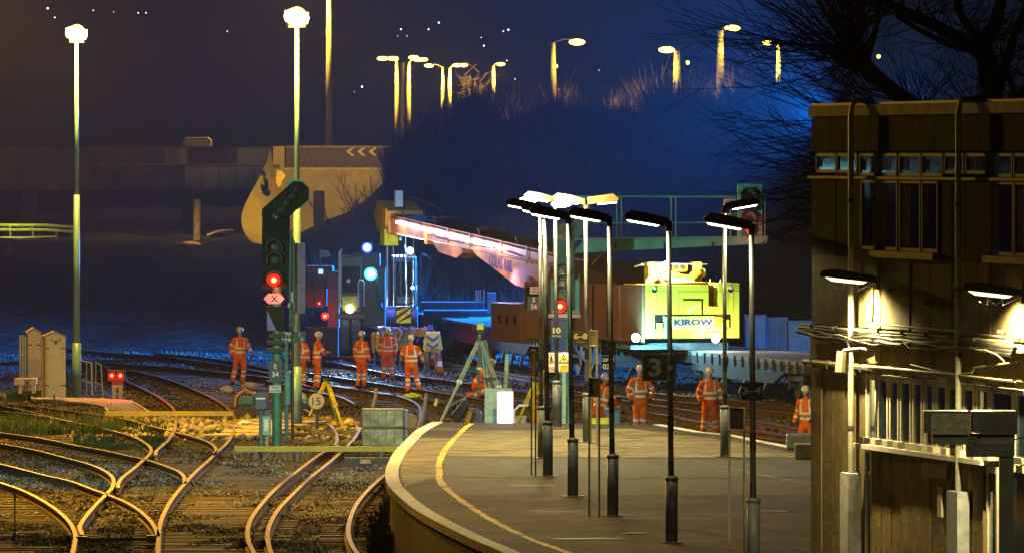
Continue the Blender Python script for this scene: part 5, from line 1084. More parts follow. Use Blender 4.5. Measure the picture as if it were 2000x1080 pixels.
wagon(B1, B2, 1.4, 'shadowed flat wagon behind the survey tripod', wheels=(4.0, 5.9, 22, 24))
wagon(B2+(B2-B1).normalized()*.8, B2+(B2-B1).normalized()*17, 1.4, 'farthest flat wagon left of the hook block, nearly black')
# crane under-structure
uc = thing('crane_undercarriage', 'dark blue-lit undercarriage with working lamps below the lime counterweight', 'undercarriage', CO, ang)
L(MB().b2((-1.35, -5.4, 1.36), (1.35, 9, 1.58)), 'frame', M('undercarriage_teal', (.12, .22, .27), .5), uc); L(MB().b2((-1.9, -5.9, 1.40), (-.6, -4.9, 1.52)), 'outrigger', M('undercarriage_teal', (0, 0, 0)), uc)
L(MB().cyl((0, 0, 1.5), (0, 0, 1.7), 1.2, 1.2, 24), 'slew_ring', dsteel, uc)
for px, py, W, c in ((1213, 658, 480, CYAN), (1370, 660, 60, (.9, 1, 1))):
    x_ = fx(px) ; L(MB().ball((x_, -6.5, fz(py)), (.13, .06, .13)), 'headlamp', E('headlamp_glow', (.8, .97, 1), 40), uc); lamp('head_light', 'POINT', cl(x_, -6.85, fz(py)), c, W*1.5, uc, .08)
# dark gondola/cabin silhouettes on the far wagon
D = 372; f = front(D)
t_ = thing('machine_silhouette', 'unlit grey platform machine with short handrails on the far wagon', 'machine', f(880, 640))
MB().b2(f(822, 604, 0), f(945, 590, 2)).build('deck', M('dim_grey', (.12, .13, .16), .6), t_); MB().b2(f(952, 612, 0), f(968, 572, 1)).build('tank', M('dim_tank', (.22, .26, .32), .5), t_)
for x in (930, 934, 938, 945): MB().tube([f(x, 590), f(x, 566)], .03, 4).build('rail', steel, t_)
MB().tube([f(822, 575), f(822, 500), f(826, 496), f(833, 500)], .035, 5).tube([f(822, 494), f(842, 505)], .03, 5).build('mirror_arm', steel, t_)
MB().b2(f(826, 635, 2), f(1020, 608, 5)).build('body', M('dim_grey', (0, 0, 0)), t_)
# ---- road rail vehicles at the left
D = 352; f = front(D)
rr = thing('road_rail_machine', 'road-rail excavator with glaring blue-white floodlights and yellow front panel', 'excavator', f(720, 700))
MB().b2(f(664, 612, 0), f(708, 500, 2.4)).build('cab', M('cab_teal', (.04, .08, .10), .45), rr, bevel=.06)
MB().b2(f(668, 572, -.03), f(704, 520, 0)).build('cab_window', glassb, rr); MB().b2(f(668, 606, -.08), f(698, 578, 0)).build('front_panel', M('front_yellow', (.72, .70, .12), .5), rr, bevel=.02)
for pts in ([(700, 600), (700, 552), (703, 547), (709, 547), (711, 552), (711, 598)], [(665, 600), (665, 490)], [(662, 600), (662, 492), (668, 487)]): MB().tube([f(a, b_, -.15) for a, b_ in pts], .03, 6).build('handrail', M('pale_rail', (.6, .62, .66), .4), rr)
for x0, x1 in ((664, 683), (686, 705)): 
    wv = MB().cyl(f((x0+x1)/2-9, 655, .2), f((x0+x1)/2+9, 655, .2), .62, .62, 24).build('tyre', M('grey_tyre', (.10, .11, .12), .8, var=.3, scale=12), rr, bevel=.05)
MB().b2(f(655, 622, -.1), f(715, 612, .6)).build('bumper', dsteel, rr); MB().b2(f(677, 545, -.05), f(684, 552, -.01)).build('sticker', white, rr)
MB().b2(f(706, 640, .5), f(752, 520, 2.6)).build('engine_body', M('body_blue', (.02, .04, .06), .5), rr, bevel=.05); MB().b2(f(684, 522, .3), f(742, 496, 1.5)).build('roof', M('roof_blue', (.02, .04, .08), .5), rr, bevel=.04)
MB().tube([f(742, 600, 0), f(738, 560, 0), f(745, 530, 0), f(752, 510, 0)], .10, 8).build('boom_arm', M('body_blue', (0, 0, 0)), rr)
for i in range(7): MB().tube([f(735+i*2.2, 605-i*3, -.2), f(742+i*1.5, 570-i*4, -.35), f(737+i*2.5, 530-i, -.2)], .022, 5).build('hose', M('shiny_hose', (.08, .14, .18), .25), rr)
for px, py, r, c, W, ec in ((717, 484, .16, BLUE, 900, (.55, .68, 1)), (724, 535, .20, CYAN, 900, (.75, 1, .95)), (683, 602, .15, (1, .96, .75), 420, (1, 1, .8))):
    MB().b2(f(px-9, py+9, .02), f(px+9, py-9, .2)).build('lamp_housing', dsteel, rr, bevel=.02)
    oo = MB().ball(f(px, py, -.04), (r*1.15, .05, r*1.15), 14, 8).ball(f(px, py, -.04), (r*1.15, .05, -r*1.15), 14, 8).build('floodlight', E('flood_halo_%d' % px, {717: (.04, .10, 1), 724: (.03, .55, .75), 683: (.9, .8, .3)}[px], 3), rr); MB().ball(f(px, py, -.09), (r*.7, .05, r*.7)).ball(f(px, py, -.09), (r*.7, .05, -r*.7)).build('lamp_core', E('flood_%d' % px, ec, 40), oo); lamp('flood_light', 'SPOT', f(px, py, -.25), c, W, rr, .1, 150, .9, f(px-15, py+70, -10)); lamp('flood_beam', 'SPOT', f(px, py, -.25), c, W*14, rr, .1, 50, 1, (0, 100, 12))  # outer ball's emission stands in for the coloured halo
t_ = thing('road_rail_machine', 'second excavator cab lit blue behind the hoist ropes', 'excavator', f(790, 700)); f = front(356)
MB().b2(f(762, 600, 0), f(812, 500, 2.2)).build('cab', M('cab_blue', (.02, .05, .10), .4), t_, bevel=.08); MB().b2(f(768, 575, -.03), f(806, 512, 0)).build('cab_window', glassb, t_); MB().b2(f(776, 592, -.05), f(800, 580, 0)).build('front_panel', M('cyan_panel', (.2, .5, .6), .4), t_)
MB().tube([f(762, 498, -.1), f(812, 499, -.1)], .03, 5).build('roof_rail', steel, t_); MB().tube([f(815, 600, -.1), f(815, 512, -.1)], .03, 5).build('handrail', steel, t_)
MB().ball(f(801, 490, -.05), (.11, .05, .11)).build('floodlight', E('flood_blue', (.5, .62, 1), 60), t_); lamp('flood_light', 'SPOT', f(801, 490, -.3), BLUE, 450, t_, .1, 150, .9, f(790, 560, -10))
MB().ball(f(806, 562, -.05), (.05, .04, .05)).build('small_lamp', E('flood_blue', (0, 0, 0), 0), t_)
for x in (769, 776, 784, 792): MB().ball(f(x, 500, -.14), (.03, .02, .03), 6, 4).build('roof_lamp', E('flood_blue', (0, 0, 0), 0), t_)
MB().b2(f(760, 655, .2), f(815, 600, 2)).build('chassis', black, t_)
f = front(366); t_ = thing('road_rail_machine', 'dim brownish rail machine with small red tail lamps at the far left', 'rail machine', f(630, 700))
MB().b2(f(596, 600, 0), f(636, 560, 3)).build('body', M('dim_brown', (.20, .12, .08), .6), t_, bevel=.04); MB().b2(f(596, 562, .1), f(650, 520, 3)).build('cab', M('dim_dark', (.06, .05, .07), .5), t_, bevel=.05); MB().b2(f(640, 640, 0), f(662, 530, 2)).build('rear_panel', M('dim_lilac', (.22, .18, .2), .6), t_)
MB().b2(f(622, 535, -.1), f(631, 526, 0)).build('lit_screen', E('screen_blue', (.35, .7, 1), 1.6), t_); MB().prism([f(624, 505, 0), f(645, 501, 0), f(641, 490, 0), f(624, 487, 0)], (0, .1, 0)).build('wing_mirror', M('mirror_teal', (.2, .4, .45), .4), t_); MB().tube([f(625, 530), f(625, 490)], .03, 5).tube([f(618, 600, -.1), f(618, 545, -.1)], .02, 5).tube([f(628, 600, -.1), f(628, 545, -.1)], .02, 5).build('mirror_post', steel, t_)
MB().b2(f(600, 700, .3), f(660, 640, 2)).build('chassis', black, t_)
for px, py, r in ((635, 617, .13), (718, 625, .10), (624, 592, .05)):
    red_lamp(f(px, py, -.3), r, t_, 150 if r > .06 else 10, 2 if r > .06 else .3)
# blue relay cabinets on the right
D = 352; f = front(D); mbx = M('pale_blue_cabinet', (.35, .50, .62), .5, var=.1)
for (x0, x1, y0, y1, dd, lb_) in ((1456, 1497, 615, 684, 0, 'tall pale blue relay cabinet at the left of the row'), (1497, 1540, 620, 684, .4, 'middle blue relay cabinet with a grey door'), (1540, 1592, 626, 684, .2, 'wide pale blue relay cabinet next to the building corner')):
    t_ = thing('relay_cabinet', lb_, 'cabinet', f(x0, 690, dd)); b_ = MB().b2(f(x0, 720, dd), f(x1-1, y0, dd+1.8)).build('body', mbx, t_, bevel=.03)
    MB().b2(f(x0-1, y0+3, dd-.05), f(x1, y0, dd+1.85)).build('roof', M('pale_blue_roof', (.4, .55, .66), .5), t_)
    for k in range(2): MB().b2(f(x0+4+k*(x1-x0-6)/2, 716, dd-.03), f(x0+1+(k+1)*(x1-x0-6)/2, y0+6, dd-.005)).build('door', M('grey_blue_door', (.22, .33, .42), .5) if x0 == 1497 else mbx, t_)
# ================================================================ WORKERS
def remesh(mb, voxel, name, mats, parent, smooth=2):
    me = bpy.data.meshes.new('tmp'); me.from_pydata([tuple(v) for v in mb.v], [], mb.f); o = bpy.data.objects.new('tmp', me); COL.objects.link(o)
    r = o.modifiers.new('r', 'REMESH'); r.mode = 'VOXEL'; r.voxel_size = voxel; r.use_smooth_shade = True
    if smooth: s_ = o.modifiers.new('s', 'SMOOTH'); s_.factor = .6; s_.iterations = smooth
    dg = bpy.context.evaluated_depsgraph_get(); m2 = bpy.data.meshes.new_from_object(o.evaluated_get(dg)); m2.name = name
    bpy.data.objects.remove(o); bpy.data.meshes.remove(me)
    m2.materials.clear()
    for m in mats: m2.materials.append(m)
    q = bpy.data.objects.new(name, m2); COL.objects.link(q); q.parent = parent; return q
def cap(mb, a, b, r0, r1, n=12):
    a = Vector(a); b = Vector(b); mb.cyl(a, b, r0, r1, n); mb.ball(a, r0, n, 5); mb.ball(b, r1, n, 5)
    return mb
def capx(mb, a, b, r0, r1, sx=1.0, sy=1.0):
    """capsule scaled in x/y about its axis (vertical-ish)"""
    t = MB(); cap(t, a, b, r0, r1); a = Vector(a); b = Vector(b)
    vs = []
    for v in t.v:
        v = Vector(v); k = 0 if (b-a).length == 0 else max(0, min(1, (v-a).dot(b-a)/(b-a).length_squared)); c = a.lerp(b, k); d = v-c; vs.append(c+Vector((d.x*sx, d.y*sy, d.z)))
    for v_, r_ in ((a, r0), (b, r1)):
        pass
    mb.add(vs, t.f); o = len(mb.v)
    return mb
def capball(mb, c, r): mb.ball(c, r, 14, 8); mb.ball(c, (r[0], r[1], -r[2]), 14, 8); return mb
def seg_t(C, a, b):
    a = np.array(a); b = np.array(b); d = b-a; t = ((C-a)@d)/(d@d); tc = np.clip(t, 0, 1); return t, np.linalg.norm(C-(a+tc[:, None]*d), axis=1)
def person(loc, label, rz=0, H=1.78, arms=None, legs=None, lean=0.0, crouch=False, head=(0, 0), back_mark=False, bands=True, group=None):
    """figure stands at local origin facing -Y; x to its left-hand side in view"""
    t_ = thing('person', label, 'person', loc, rz, group); k = H/1.80
    hz_, sz = .93, 1.44
    hip = Vector((0, 0, hz_)); neck = Vector((0, -lean*.55, sz)); 
    if crouch: hip = Vector((0, .10, .42)); neck = Vector((0, -.26, .86))
    chest = hip.lerp(neck, .72); up = (neck-hip).normalized()
    sh = {s: neck+Vector((s*.19, 0, -.05)) for s in (-1, 1)}; hp = {s: hip+Vector((s*.095, 0, -.02)) for s in (-1, 1)}
    arms = arms or {}; legs = legs or {}
    el = {s: Vector(arms.get(s, [(s*.27, .02, 1.14), (s*.28, -.06, .88)])[0]) for s in (-1, 1)}; ha = {s: Vector(arms.get(s, [(s*.27, .02, 1.14), (s*.28, -.06, .88)])[1]) for s in (-1, 1)}
    kn = {s: Vector(legs.get(s, [(s*.12, -.03, .50), (s*.14, .02, .09)])[0]) for s in (-1, 1)}; an = {s: Vector(legs.get(s, [(s*.12, -.03, .50), (s*.14, .02, .09)])[1]) for s in (-1, 1)}
    hd = neck+Vector((head[0]*.05, -.02-lean*.15+head[1], .235)) if not crouch else neck+Vector((0, -.10, .20))
    SK = lambda mb: [setattr(mb, 'v', [tuple(Vector(v)*k) for v in mb.v])] and mb
    # ---- body: one continuous surface
    b = MB(); capball(b, hd, (.078, .098, .118)); b.ball(hd+Vector((0, -.098, -.01)), (.016, .028, .026), 8, 5); cap(b, hd+Vector((0, -.055, -.085)), hd+Vector((0, -.04, -.075)), .045, .045)
    for s in (-1, 1): capball(b, hd+Vector((s*.08, .01, -.005)), (.014, .022, .032))
    cap(b, neck+Vector((0, 0, -.05)), hd+Vector((0, .01, -.06)), .062, .055); capx(b, hip, chest, .135, .15, 1.18, .78); cap(b, sh[-1], sh[1], .07, .07)
    for s in (-1, 1):
        cap(b, sh[s], el[s], .055, .044); cap(b, el[s], ha[s], .043, .030); cap(b, hp[s], kn[s], .085, .06); cap(b, kn[s], an[s], .056, .040)
        d = (ha[s]-el[s]).normalized(); u = d.cross(Vector((0, 1, 0))); u = u.normalized() if u.length > .1 else Vector((1, 0, 0)); n_ = d.cross(u)
        p = ha[s]+d*.045; capball(b, p, (.034, .034, .05)); cap(b, ha[s], p+d*.02, .028, .034)
        for i, (off, ln) in enumerate(((-.030, .068), (-.010, .078), (.010, .074), (.030, .058))):
            q0 = p+d*.03+u*off; q1 = q0+d*ln*.5+n_*.012; q2 = q1+d*ln*.35+n_*.035; cap(b, q0, q1, .0115, .0105, 8); cap(b, q1, q2, .0105, .009, 8)
        q0 = p-d*.01+u*.03*s; cap(b, q0, q0+d*.035+u*.035*s+n_*.02, .013, .010, 8)
    bo = remesh(SK(b), .0125*k, 'body', [skin, M('dark_glove', (.04, .05, .09), .7)], t_, 1)
    # gloves: hand faces
    C = np.zeros(len(bo.data.polygons)*3); bo.data.polygons.foreach_get('center', C); C = C.reshape(-1, 3)/k; mi = np.zeros(len(C), int)
    for s in (-1, 1): mi[np.linalg.norm(C-np.array(ha[s]+(ha[s]-el[s]).normalized()*.07), axis=1) < .13] = 1
    bo.data.polygons.foreach_set('material_index', mi)
    # face: eyes, brows
    e = MB()
    for s in (-1, 1): e.ball((hd+Vector((s*.032, -.088, .015)))*k, .012*k, 8, 5)
    L(e, 'eyes', black, bo)
    # ---- jacket
    j = MB(); capx(j, hip+up*-.02, chest, .165, .175, 1.2, .82); capx(j, hip+Vector((0, 0, -.08)), hip, .17, .165, 1.15, .85); cap(j, sh[-1]*.86+sh[1]*.14, sh[1]*.86+sh[-1]*.14, .095, .095); cap(j, neck+Vector((0, .0, -.02)), neck+Vector((0, -.0, .04)), .085, .075)
    for s in (-1, 1): cap(j, sh[s], el[s], .082, .066); cap(j, el[s], el[s].lerp(ha[s], .92), .066, .052)
    jo = remesh(SK(j), .017*k, 'jacket', [orange, refl], t_, 1)
    C = np.zeros(len(jo.data.polygons)*3); jo.data.polygons.foreach_get('center', C); C = C.reshape(-1, 3)/k; mi = np.zeros(len(C), int)
    ts, ds = seg_t(C, hip, neck); dm = ds.copy(); own = np.zeros(len(C), int)
    for n_, s in ((1, -1), (2, 1)):
        for A, B_ in ((sh[s], el[s]), (el[s], ha[s])):
            t1, d1 = seg_t(C, A, B_); sel = (d1+.06) < dm; 
            use = (d1 < .12) & (d1 < ds-.03) & (np.abs(C[:, 0]) > .10); own[use] = n_
            if A is sh[s]: mi[use & (t1 > .55) & (t1 < .76)] = 1
            else: mi[use & (t1 > .38) & (t1 < .58)] = 1
    bm = own == 0; mi[bm & (ts > .10) & (ts < .21)] = 1; mi[bm & (ts > .36) & (ts < .47)] = 1; mi[bm & (ts > .46) & (np.abs(np.abs(C[:, 0])-.125) < .026)] = 1
    jo.data.polygons.foreach_set('material_index', mi if bands else mi*0)
    # ---- trousers
    j = MB(); capx(j, hip+Vector((0, 0, -.10)), hip, .15, .15, 1.15, .85)
    for s in (-1, 1): cap(j, hp[s]+Vector((0, 0, -.02)), kn[s], .105, .085); cap(j, kn[s], an[s]+Vector((0, 0, .02)), .085, .078)
    to = remesh(SK(j), .017*k, 'trousers', [orange, refl], t_, 1)
    C = np.zeros(len(to.data.polygons)*3); to.data.polygons.foreach_get('center', C); C = C.reshape(-1, 3)/k; mi = np.zeros(len(C), int)
    for s in (-1, 1):
        t1, d1 = seg_t(C, kn[s], an[s]); use = (d1 < .11)&(C[:, 0]*s > -.02); mi[use & (((t1 > .12) & (t1 < .29)) | ((t1 > .45) & (t1 < .62)))] = 1
    to.data.polygons.foreach_set('material_index', mi)
    for s in (-1, 1):
        q = MB(); c = an[s]; capball(q, c+Vector((0, -.06, -.045)), (.052, .14, .045)); cap(q, c, c+Vector((0, .01, -.04)), .055, .055); L(SK(q), 'boot', M('boot_leather', (.05, .04, .035), .7), t_, smooth=True)
    # ---- helmet
    q = MB(); q.ball(hd+Vector((0, .008, .035)), (.105, .128, .105), 18, 8); q.lathe(hd+Vector((0, -.012, .028)), [(.108, 0), (.125, .0), (.118, .018), (.10, .02)], 18); hm_ = L(SK(q), 'helmet', helm, t_, smooth=True)
    q = MB(); q.lathe(hd+Vector((0, .006, .05)), [(.107, 0), (.1075, .022), (.10, .024)], 16); L(SK(q), 'helmet_strap', M('strap_dark', (.03, .035, .05), .5), hm_)
    q = MB().ball((hd+Vector((0, -.125, .075)))*k, (.022*k, .02*k, .022*k), 8, 5); L(q, 'head_torch', M('torch_glass', (.6, .65, .7), .2), hm_)
    return t_
def spot(px, py, z=0.0): p = PZ(px, py, z); p.z = z; return p
V = Vector
person(spot(468, 751), 'worker in orange walking at the far left of the group, arms loose, white helmet', math.radians(18), 1.84,
       arms={-1: [(-.30, .0, 1.16), (-.27, -.02, .92)], 1: [(.31, .04, 1.16), (.36, -.10, .95)]}, legs={-1: [(-.14, .02, .50), (-.20, .12, .09)], 1: [(.11, -.10, .52), (.10, -.02, .09)]})
person(spot(586, 757), 'worker in pale striped orange half hidden by the blue mast, left of the bent worker', math.radians(170), 1.72)
person(spot(619, 760), 'worker standing sideways with arms folded in front, just right of the mast', math.radians(105), 1.80, lean=.05,
       arms={-1: [(-.25, -.16, 1.14), (-.05, -.36, 1.16)], 1: [(.25, -.16, 1.12), (.05, -.36, 1.10)]})
person(spot(706, 757), 'worker seen from behind-right standing upright left of the lifting beam', math.radians(142), 1.79)
person(spot(803, 768), 'worker seen squarely from behind with legs apart before the lifting beam', math.radians(176), 1.80,
       arms={-1: [(-.29, -.06, 1.18), (-.34, -.20, .98)], 1: [(.30, -.08, 1.16), (.30, -.22, 1.0)]}, legs={-1: [(-.15, -.02, .50), (-.26, -.06, .14)], 1: [(.10, .0, .50), (.10, .04, .09)]})
person(spot(937, 778), 'worker kneeling on the track behind the survey tripod', math.radians(80), 1.82, crouch=True,
       arms={-1: [(-.26, -.32, .60), (-.12, -.50, .36)], 1: [(.26, -.30, .58), (.10, -.52, .34)]}, legs={-1: [(-.14, -.32, .34), (-.14, -.02, .09)], 1: [(.14, -.12, .10), (.14, .36, .09)]})
person(spot(757, 742), 'worker mostly hidden behind the slings of the lifting beam', math.radians(10), 1.70)
person(P(1056, 838, 262)*1.0-V((0, 0, P(1056, 838, 262).z-.0)), 'worker half hidden between the leftmost lamp posts', math.radians(60), 1.80, lean=.1)
person(V((P(1170, 800, 256).x, 256, 0)), 'worker bending forward behind the 6-8 sign frame, back striped', math.radians(140), 1.86, lean=.35,
       arms={-1: [(-.32, -.22, 1.12), (-.34, -.42, .90)], 1: [(.30, -.20, 1.10), (.30, -.40, .88)]})
person(V((P(1250, 800, 262).x, 262, .12)), 'worker facing the camera with one hand on hip left of the number 3 sign', math.radians(12), 1.83,
       arms={-1: [(-.30, .04, 1.16), (-.24, -.02, .93)], 1: [(.36, .06, 1.16), (.22, -.14, .95)]}, legs={-1: [(-.10, -.03, .50), (-.10, .02, .09)], 1: [(.09, -.03, .50), (.11, .02, .09)]})
person(V((P(1386, 800, 265).x, 265, .02)), 'worker standing square to the camera with legs apart between two lamp posts', math.radians(4), 1.80,
       arms={-1: [(-.30, .02, 1.15), (-.26, -.12, .93)], 1: [(.30, .02, 1.14), (.29, -.04, .88)]}, legs={-1: [(-.13, -.03, .50), (-.17, .02, .09)], 1: [(.14, -.03, .50), (.20, .02, .09)]})
person(V((P(1577, 800, 246).x, 246, .02)), 'worker striding beside the dark block at the building corner', math.radians(-25), 1.76, lean=.12,
       arms={-1: [(-.31, .10, 1.14), (-.36, .0, .90)], 1: [(.30, -.12, 1.14), (.24, -.30, .98)]}, legs={-1: [(-.12, -.16, .52), (-.12, -.04, .09)], 1: [(.12, .02, .50), (.14, .26, .12)]})
# ================================================================ BRIDGE, WALLS AND FAR LEFT
D = 500; f = front(D); br = thing('road_bridge', 'long panelled concrete road bridge crossing behind the yard on the left', 'bridge', f(260, 370))
m_pan = M('bridge_panel_lit', (.55, .50, .62), .8, var=.25, scale=.4); m_brd = M('bridge_unlit', (.16, .13, .10), .85, var=.3, scale=.3)  # right-hand panels carry lilac light as colour, the rest darkened as unlit
MB().b2(f(-160, 372, .2), f(530, 322, 9)).build('deck', m_brd, br)
x = -150
while x < 522:
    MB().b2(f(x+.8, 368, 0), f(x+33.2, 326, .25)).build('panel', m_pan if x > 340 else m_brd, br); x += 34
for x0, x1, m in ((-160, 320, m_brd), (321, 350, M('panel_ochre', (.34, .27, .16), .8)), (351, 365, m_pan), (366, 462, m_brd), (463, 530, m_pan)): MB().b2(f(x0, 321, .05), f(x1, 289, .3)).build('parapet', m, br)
MB().tube([f(-160, 288, .1), f(530, 288, .1)], .04, 5).build('coping_rail', m_brd, br)
for x0, x1 in ((38, 58), (355, 366)): MB().b2(f(x0, 620, 1), f(x1, 372, 8)).build('pier', M('pier_dark', (.09, .075, .06), .85, var=.3), br)
v = thing('van', 'pale van roof showing over the bridge parapet', 'van', f(380, 300, 3)); 
MB().prism([f(352, 310, 2), f(352, 280, 2), f(358, 269, 2), f(405, 268, 2), f(410, 274, 2), f(410, 310, 2)], (0, 1.9, 0)).build('body', M('van_beige', (.40, .33, .22), .5), v, bevel=.12)
MB().b2(f(353, 290, 1.97), f(360, 276, 2.2)).build('window', glassd, v)
# retaining walls
D = 470; f = front(D); m_ret = M('pale_concrete_wall', (.40, .33, .14), .85, var=.2, scale=.35, bump=.3)
rw = thing('retaining_wall', 'wide ochre lit concrete abutment wall below the chevron board', 'wall', f(650, 430))
MB().prism([f(532, 330, 0), f(754, 330, 0), f(766, 360, 0), f(766, 600, 0), f(532, 600, 0)], (0, 1.2, 0)).build('wall_face', m_ret, rw); MB().b2(f(532, 332, -.08), f(754, 328, 1.4)).build('coping', M('coping_ochre', (.55, .46, .24), .8), rw)
MB().b2(f(613, 440, -.15), f(634, 373, 0)).build('dark_pillar', M('dark_pillar_face', (.03, .03, .04), .7), rw)  # dark pillar standing proud of the wall face
cw_ = thing('curved_wall', 'tall curved concrete wing wall sweeping down beside the red signal', 'wall', f(500, 420))
pts = [(530, 285), (520, 320), (505, 350), (488, 380), (476, 405), (470, 430), (476, 455), (492, 476), (520, 492)]
outer = [P(a, b_, 470-(i*1.6)) for i, (a, b_) in enumerate(pts)]; inner = [P(548, b_+4, 472-(i*1.2)) for i, (a, b_) in enumerate(pts)]
mb = MB(); N = len(pts); outer = smooth_poly(outer); inner = smooth_poly(inner); N = len(outer); mb.add(outer+inner+[p+V((0, 1.2, 0)) for p in outer], [(i, N+i, N+i+1, i+1) for i in range(N-1)]+[(i, i+1, 2*N+i+1, 2*N+i) for i in range(N-1)]); mb.build('wall_face', m_ret, cw_)
MB().b2(f(534, 380, -.5), f(556, 286, .8)).build('end_pillar', m_ret, cw_)
cb = thing('chevron_board', 'long dark parapet board carrying three pale chevrons pointing left', 'sign', f(660, 330, 3))
MB().b2(f(556, 330, 3), f(772, 288, 3.3)).build('board', M('board_brown', (.20, .15, .10), .8), cb); MB().tube([f(556, 287, 2.95), f(775, 287, 2.95)], .05, 5).build('top_rail', M('rail_ochre', (.5, .42, .25), .6), cb); MB().b2(f(764, 330, 2.95), f(773, 288, 3)).build('end_panel', M('panel_ochre', (0, 0, 0)), cb)
for x in (683, 705, 727):
    MB().prism([f(x-9, 296.5, 2.96), f(x+1, 288.8, 2.96), f(x+8, 288.8, 2.96), f(x-1, 296.5, 2.96), f(x+8, 305, 2.96), f(x+1, 305, 2.96)], (0, .03, 0)).build('chevron', M('chevron_cream', (.9, .78, .45), .6, bump=0), cb)
lamp('street_light', 'SPOT', P(690, 255, 458), (1, .60, .02), 4200, bpy.data.objects['street_lamp'], .4, 150, .9, P(660, 420, 469))  # spot hung clear of the lamp head, aimed at the ochre wall
# statue-like light sign between wall and signal
t_ = thing('junction_box', 'crooked yellow lit bracket box on the wing wall', 'bracket', P(545, 345, 466)); f = front(466)
MB().prism([f(541, 332), f(552, 336), f(558, 345), f(551, 354), f(548, 365), f(542, 368), f(538, 350)], (0, .3, 0)).build('bracket', M('bracket_yellow', (.75, .52, .1), .6), t_, bevel=.03); MB().b2(f(524, 372), f(540, 352, .3)).build('box', M('box_brownish', (.2, .12, .09), .6), t_); MB().b2(f(533, 330), f(547, 322, .3)).build('cap', black, t_)
# heap and post on the far left, sloping rail, diamond sign
t_ = thing('sand_heap', 'dull yellow heap of sand at the foot of a round post under the bridge', 'heap', P(365, 486, 455)); f = front(455)
MB().prism([f(326, 488), f(334, 477), f(355, 473), f(380, 470), (f(395, 478)), f(402, 488)], (0, 1.4, 0)).build('heap', M('sand', (.45, .30, .10), .9, var=.3, scale=2), t_, bevel=.15)
MB().cyl(f(383, 470, 1), f(384, 390, 1), .17, .16, 10).build('post', M('post_sandy', (.42, .32, .15), .8, var=.3), t_)
MB().tube([f(404, 460), f(425, 452), f(452, 449), f(457, 451)], .05, 5).build('pale_branch', M('pale_branch', (.5, .45, .35), .7), t_)
lamp('aimed_spot', 'SPOT', f(376, 440, -2.5), (1, .6, .1), 330, t_, .2, 100, 1, f(372, 482, 0))  # spot with no lamp body, aimed at the heap
t_ = thing('guard_rail', 'yellowish double guard rail running under the bridge at far left', 'guard rail', P(70, 450, 480)); f = front(480)
for y in (440, 449): MB().tube([f(-60, y-1), f(30, y), f(90, y), f(146, y+4)], .07, 5).build('rail', M('olive_rail', (.40, .42, .10), .5), t_)
MB().tube([f(-60, 463), f(40, 464), f(110, 462)], .04, 4).build('lower_rail', steel, t_)
for x in (-20, 20, 64, 110, 140): MB().b2(f(x-2, 490), f(x+2, 440, .1)).build('post', dsteel, t_)
lamp('aimed_spot', 'SPOT', f(20, 425, -2), (.85, .9, .12), 300, t_, .2, 120, 1, f(40, 448, 0))  # spot with no lamp body, aimed at the guard rail
t_ = thing('diamond_sign', 'small dark diamond sign on a thin stem at the far left', 'sign', P(20, 487, 420)); f = front(420)
MB().prism([f(12, 487), f(21, 477), f(30, 487), f(21, 498)], (0, .04, 0)).build('plate', M('diamond_brown', (.28, .16, .10), .5), t_); MB().tube([f(21, 498, .05), f(21, 590, .05)], .03, 5).build('stem', dsteel, t_)
# ================================================================ LEFT YARD FURNITURE
def cabinet(x0, x1, ytop, ybase, D, dep, label, mat, peak=9, hinge=True, side='side_grey'):
    f = front(D); t_ = thing('equipment_cabinet', label, 'cabinet', (f((x0+x1)/2, 0).x, D, 0)); z0 = CH+(300-ybase)/S(D)
    b = MB().prism([f(x0, ybase), f(x1, ybase), f(x1, ytop+peak), f((x0+x1)/2, ytop), f(x0, ytop+peak)], (-.12, dep, 0)).build('body', mat, t_)
    MB().prism([f(x0-2, ytop+peak, -.05), f((x0+x1)/2, ytop-1, -.05), f(x1+2, ytop+peak, -.05), f(x1+2, ytop+peak-3, -.05), f((x0+x1)/2, ytop-4, -.05), f(x0-2, ytop+peak-3, -.05)], (-.12, dep+.1, 0)).build('roof', M('cabinet_roof', (.45, .36, .25), .6), t_)
    d = MB().b2(f(x0+2.5, ybase-2, -.025), f(x1-2.5, ytop+peak+4, -.004)).build('door', mat, t_, bevel=.008)
    for yy in (ytop+30, ybase-23):
        for xx in ((x0+6, x0+1), (x1-1, x1-10)): MB().b2(f(xx[1], yy+1.2, -.045), f(xx[0]+2, yy-1.2, -.03)).build('hinge', dsteel, d)
    return t_, f
m_wc = M('white_cabinet', (.70, .70, .72), .5, var=.08, scale=3); m_pc = M('cream_cabinet', (.68, .56, .46), .5, var=.1, scale=3)
t_, f = cabinet(54, 80, 643, 762, 305, 1.1, 'rear cream cabinet with peaked roof and open dark side doors', m_pc)
MB().b2(f(36, 764, .2), f(53, 655, 1.0)).build('open_side', M('cabinet_grey_side', (.18, .20, .20), .6), t_)
for x in (39, 44, 49): MB().b2(f(x-.8, 762, .15), f(x+.8, 657, .2)).build('side_slat', steel, t_)
t_, f = cabinet(88, 128, 650, 775, 301, .9, 'front white cabinet with black lock beside the blue-grey mast', m_wc)
MB().tube([f(98, 661, -.04), f(104, 665, -.04), f(109, 667, -.04), f(115, 665, -.04), f(120, 661, -.04)], .012, 5).build('locking_bar', black, t_); MB().b2(f(107, 672, -.06), f(111, 665, -.03)).build('padlock', black, t_)
MB().b2(f(80, 776, .3), f(87, 654, .9)).build('side_door', m_pc, t_)
t_ = thing('small_bench_box', 'low cream box on two short legs left of the cabinets', 'box', P(48, 764, 305)); f = front(303)
MB().b2(f(27, 752, 0), f(71, 738, .5)).build('box', m_pc, t_, bevel=.02); MB().b2(f(48, 751, -.01), f(57, 741, 0)).build('dark_panel', dsteel, t_)
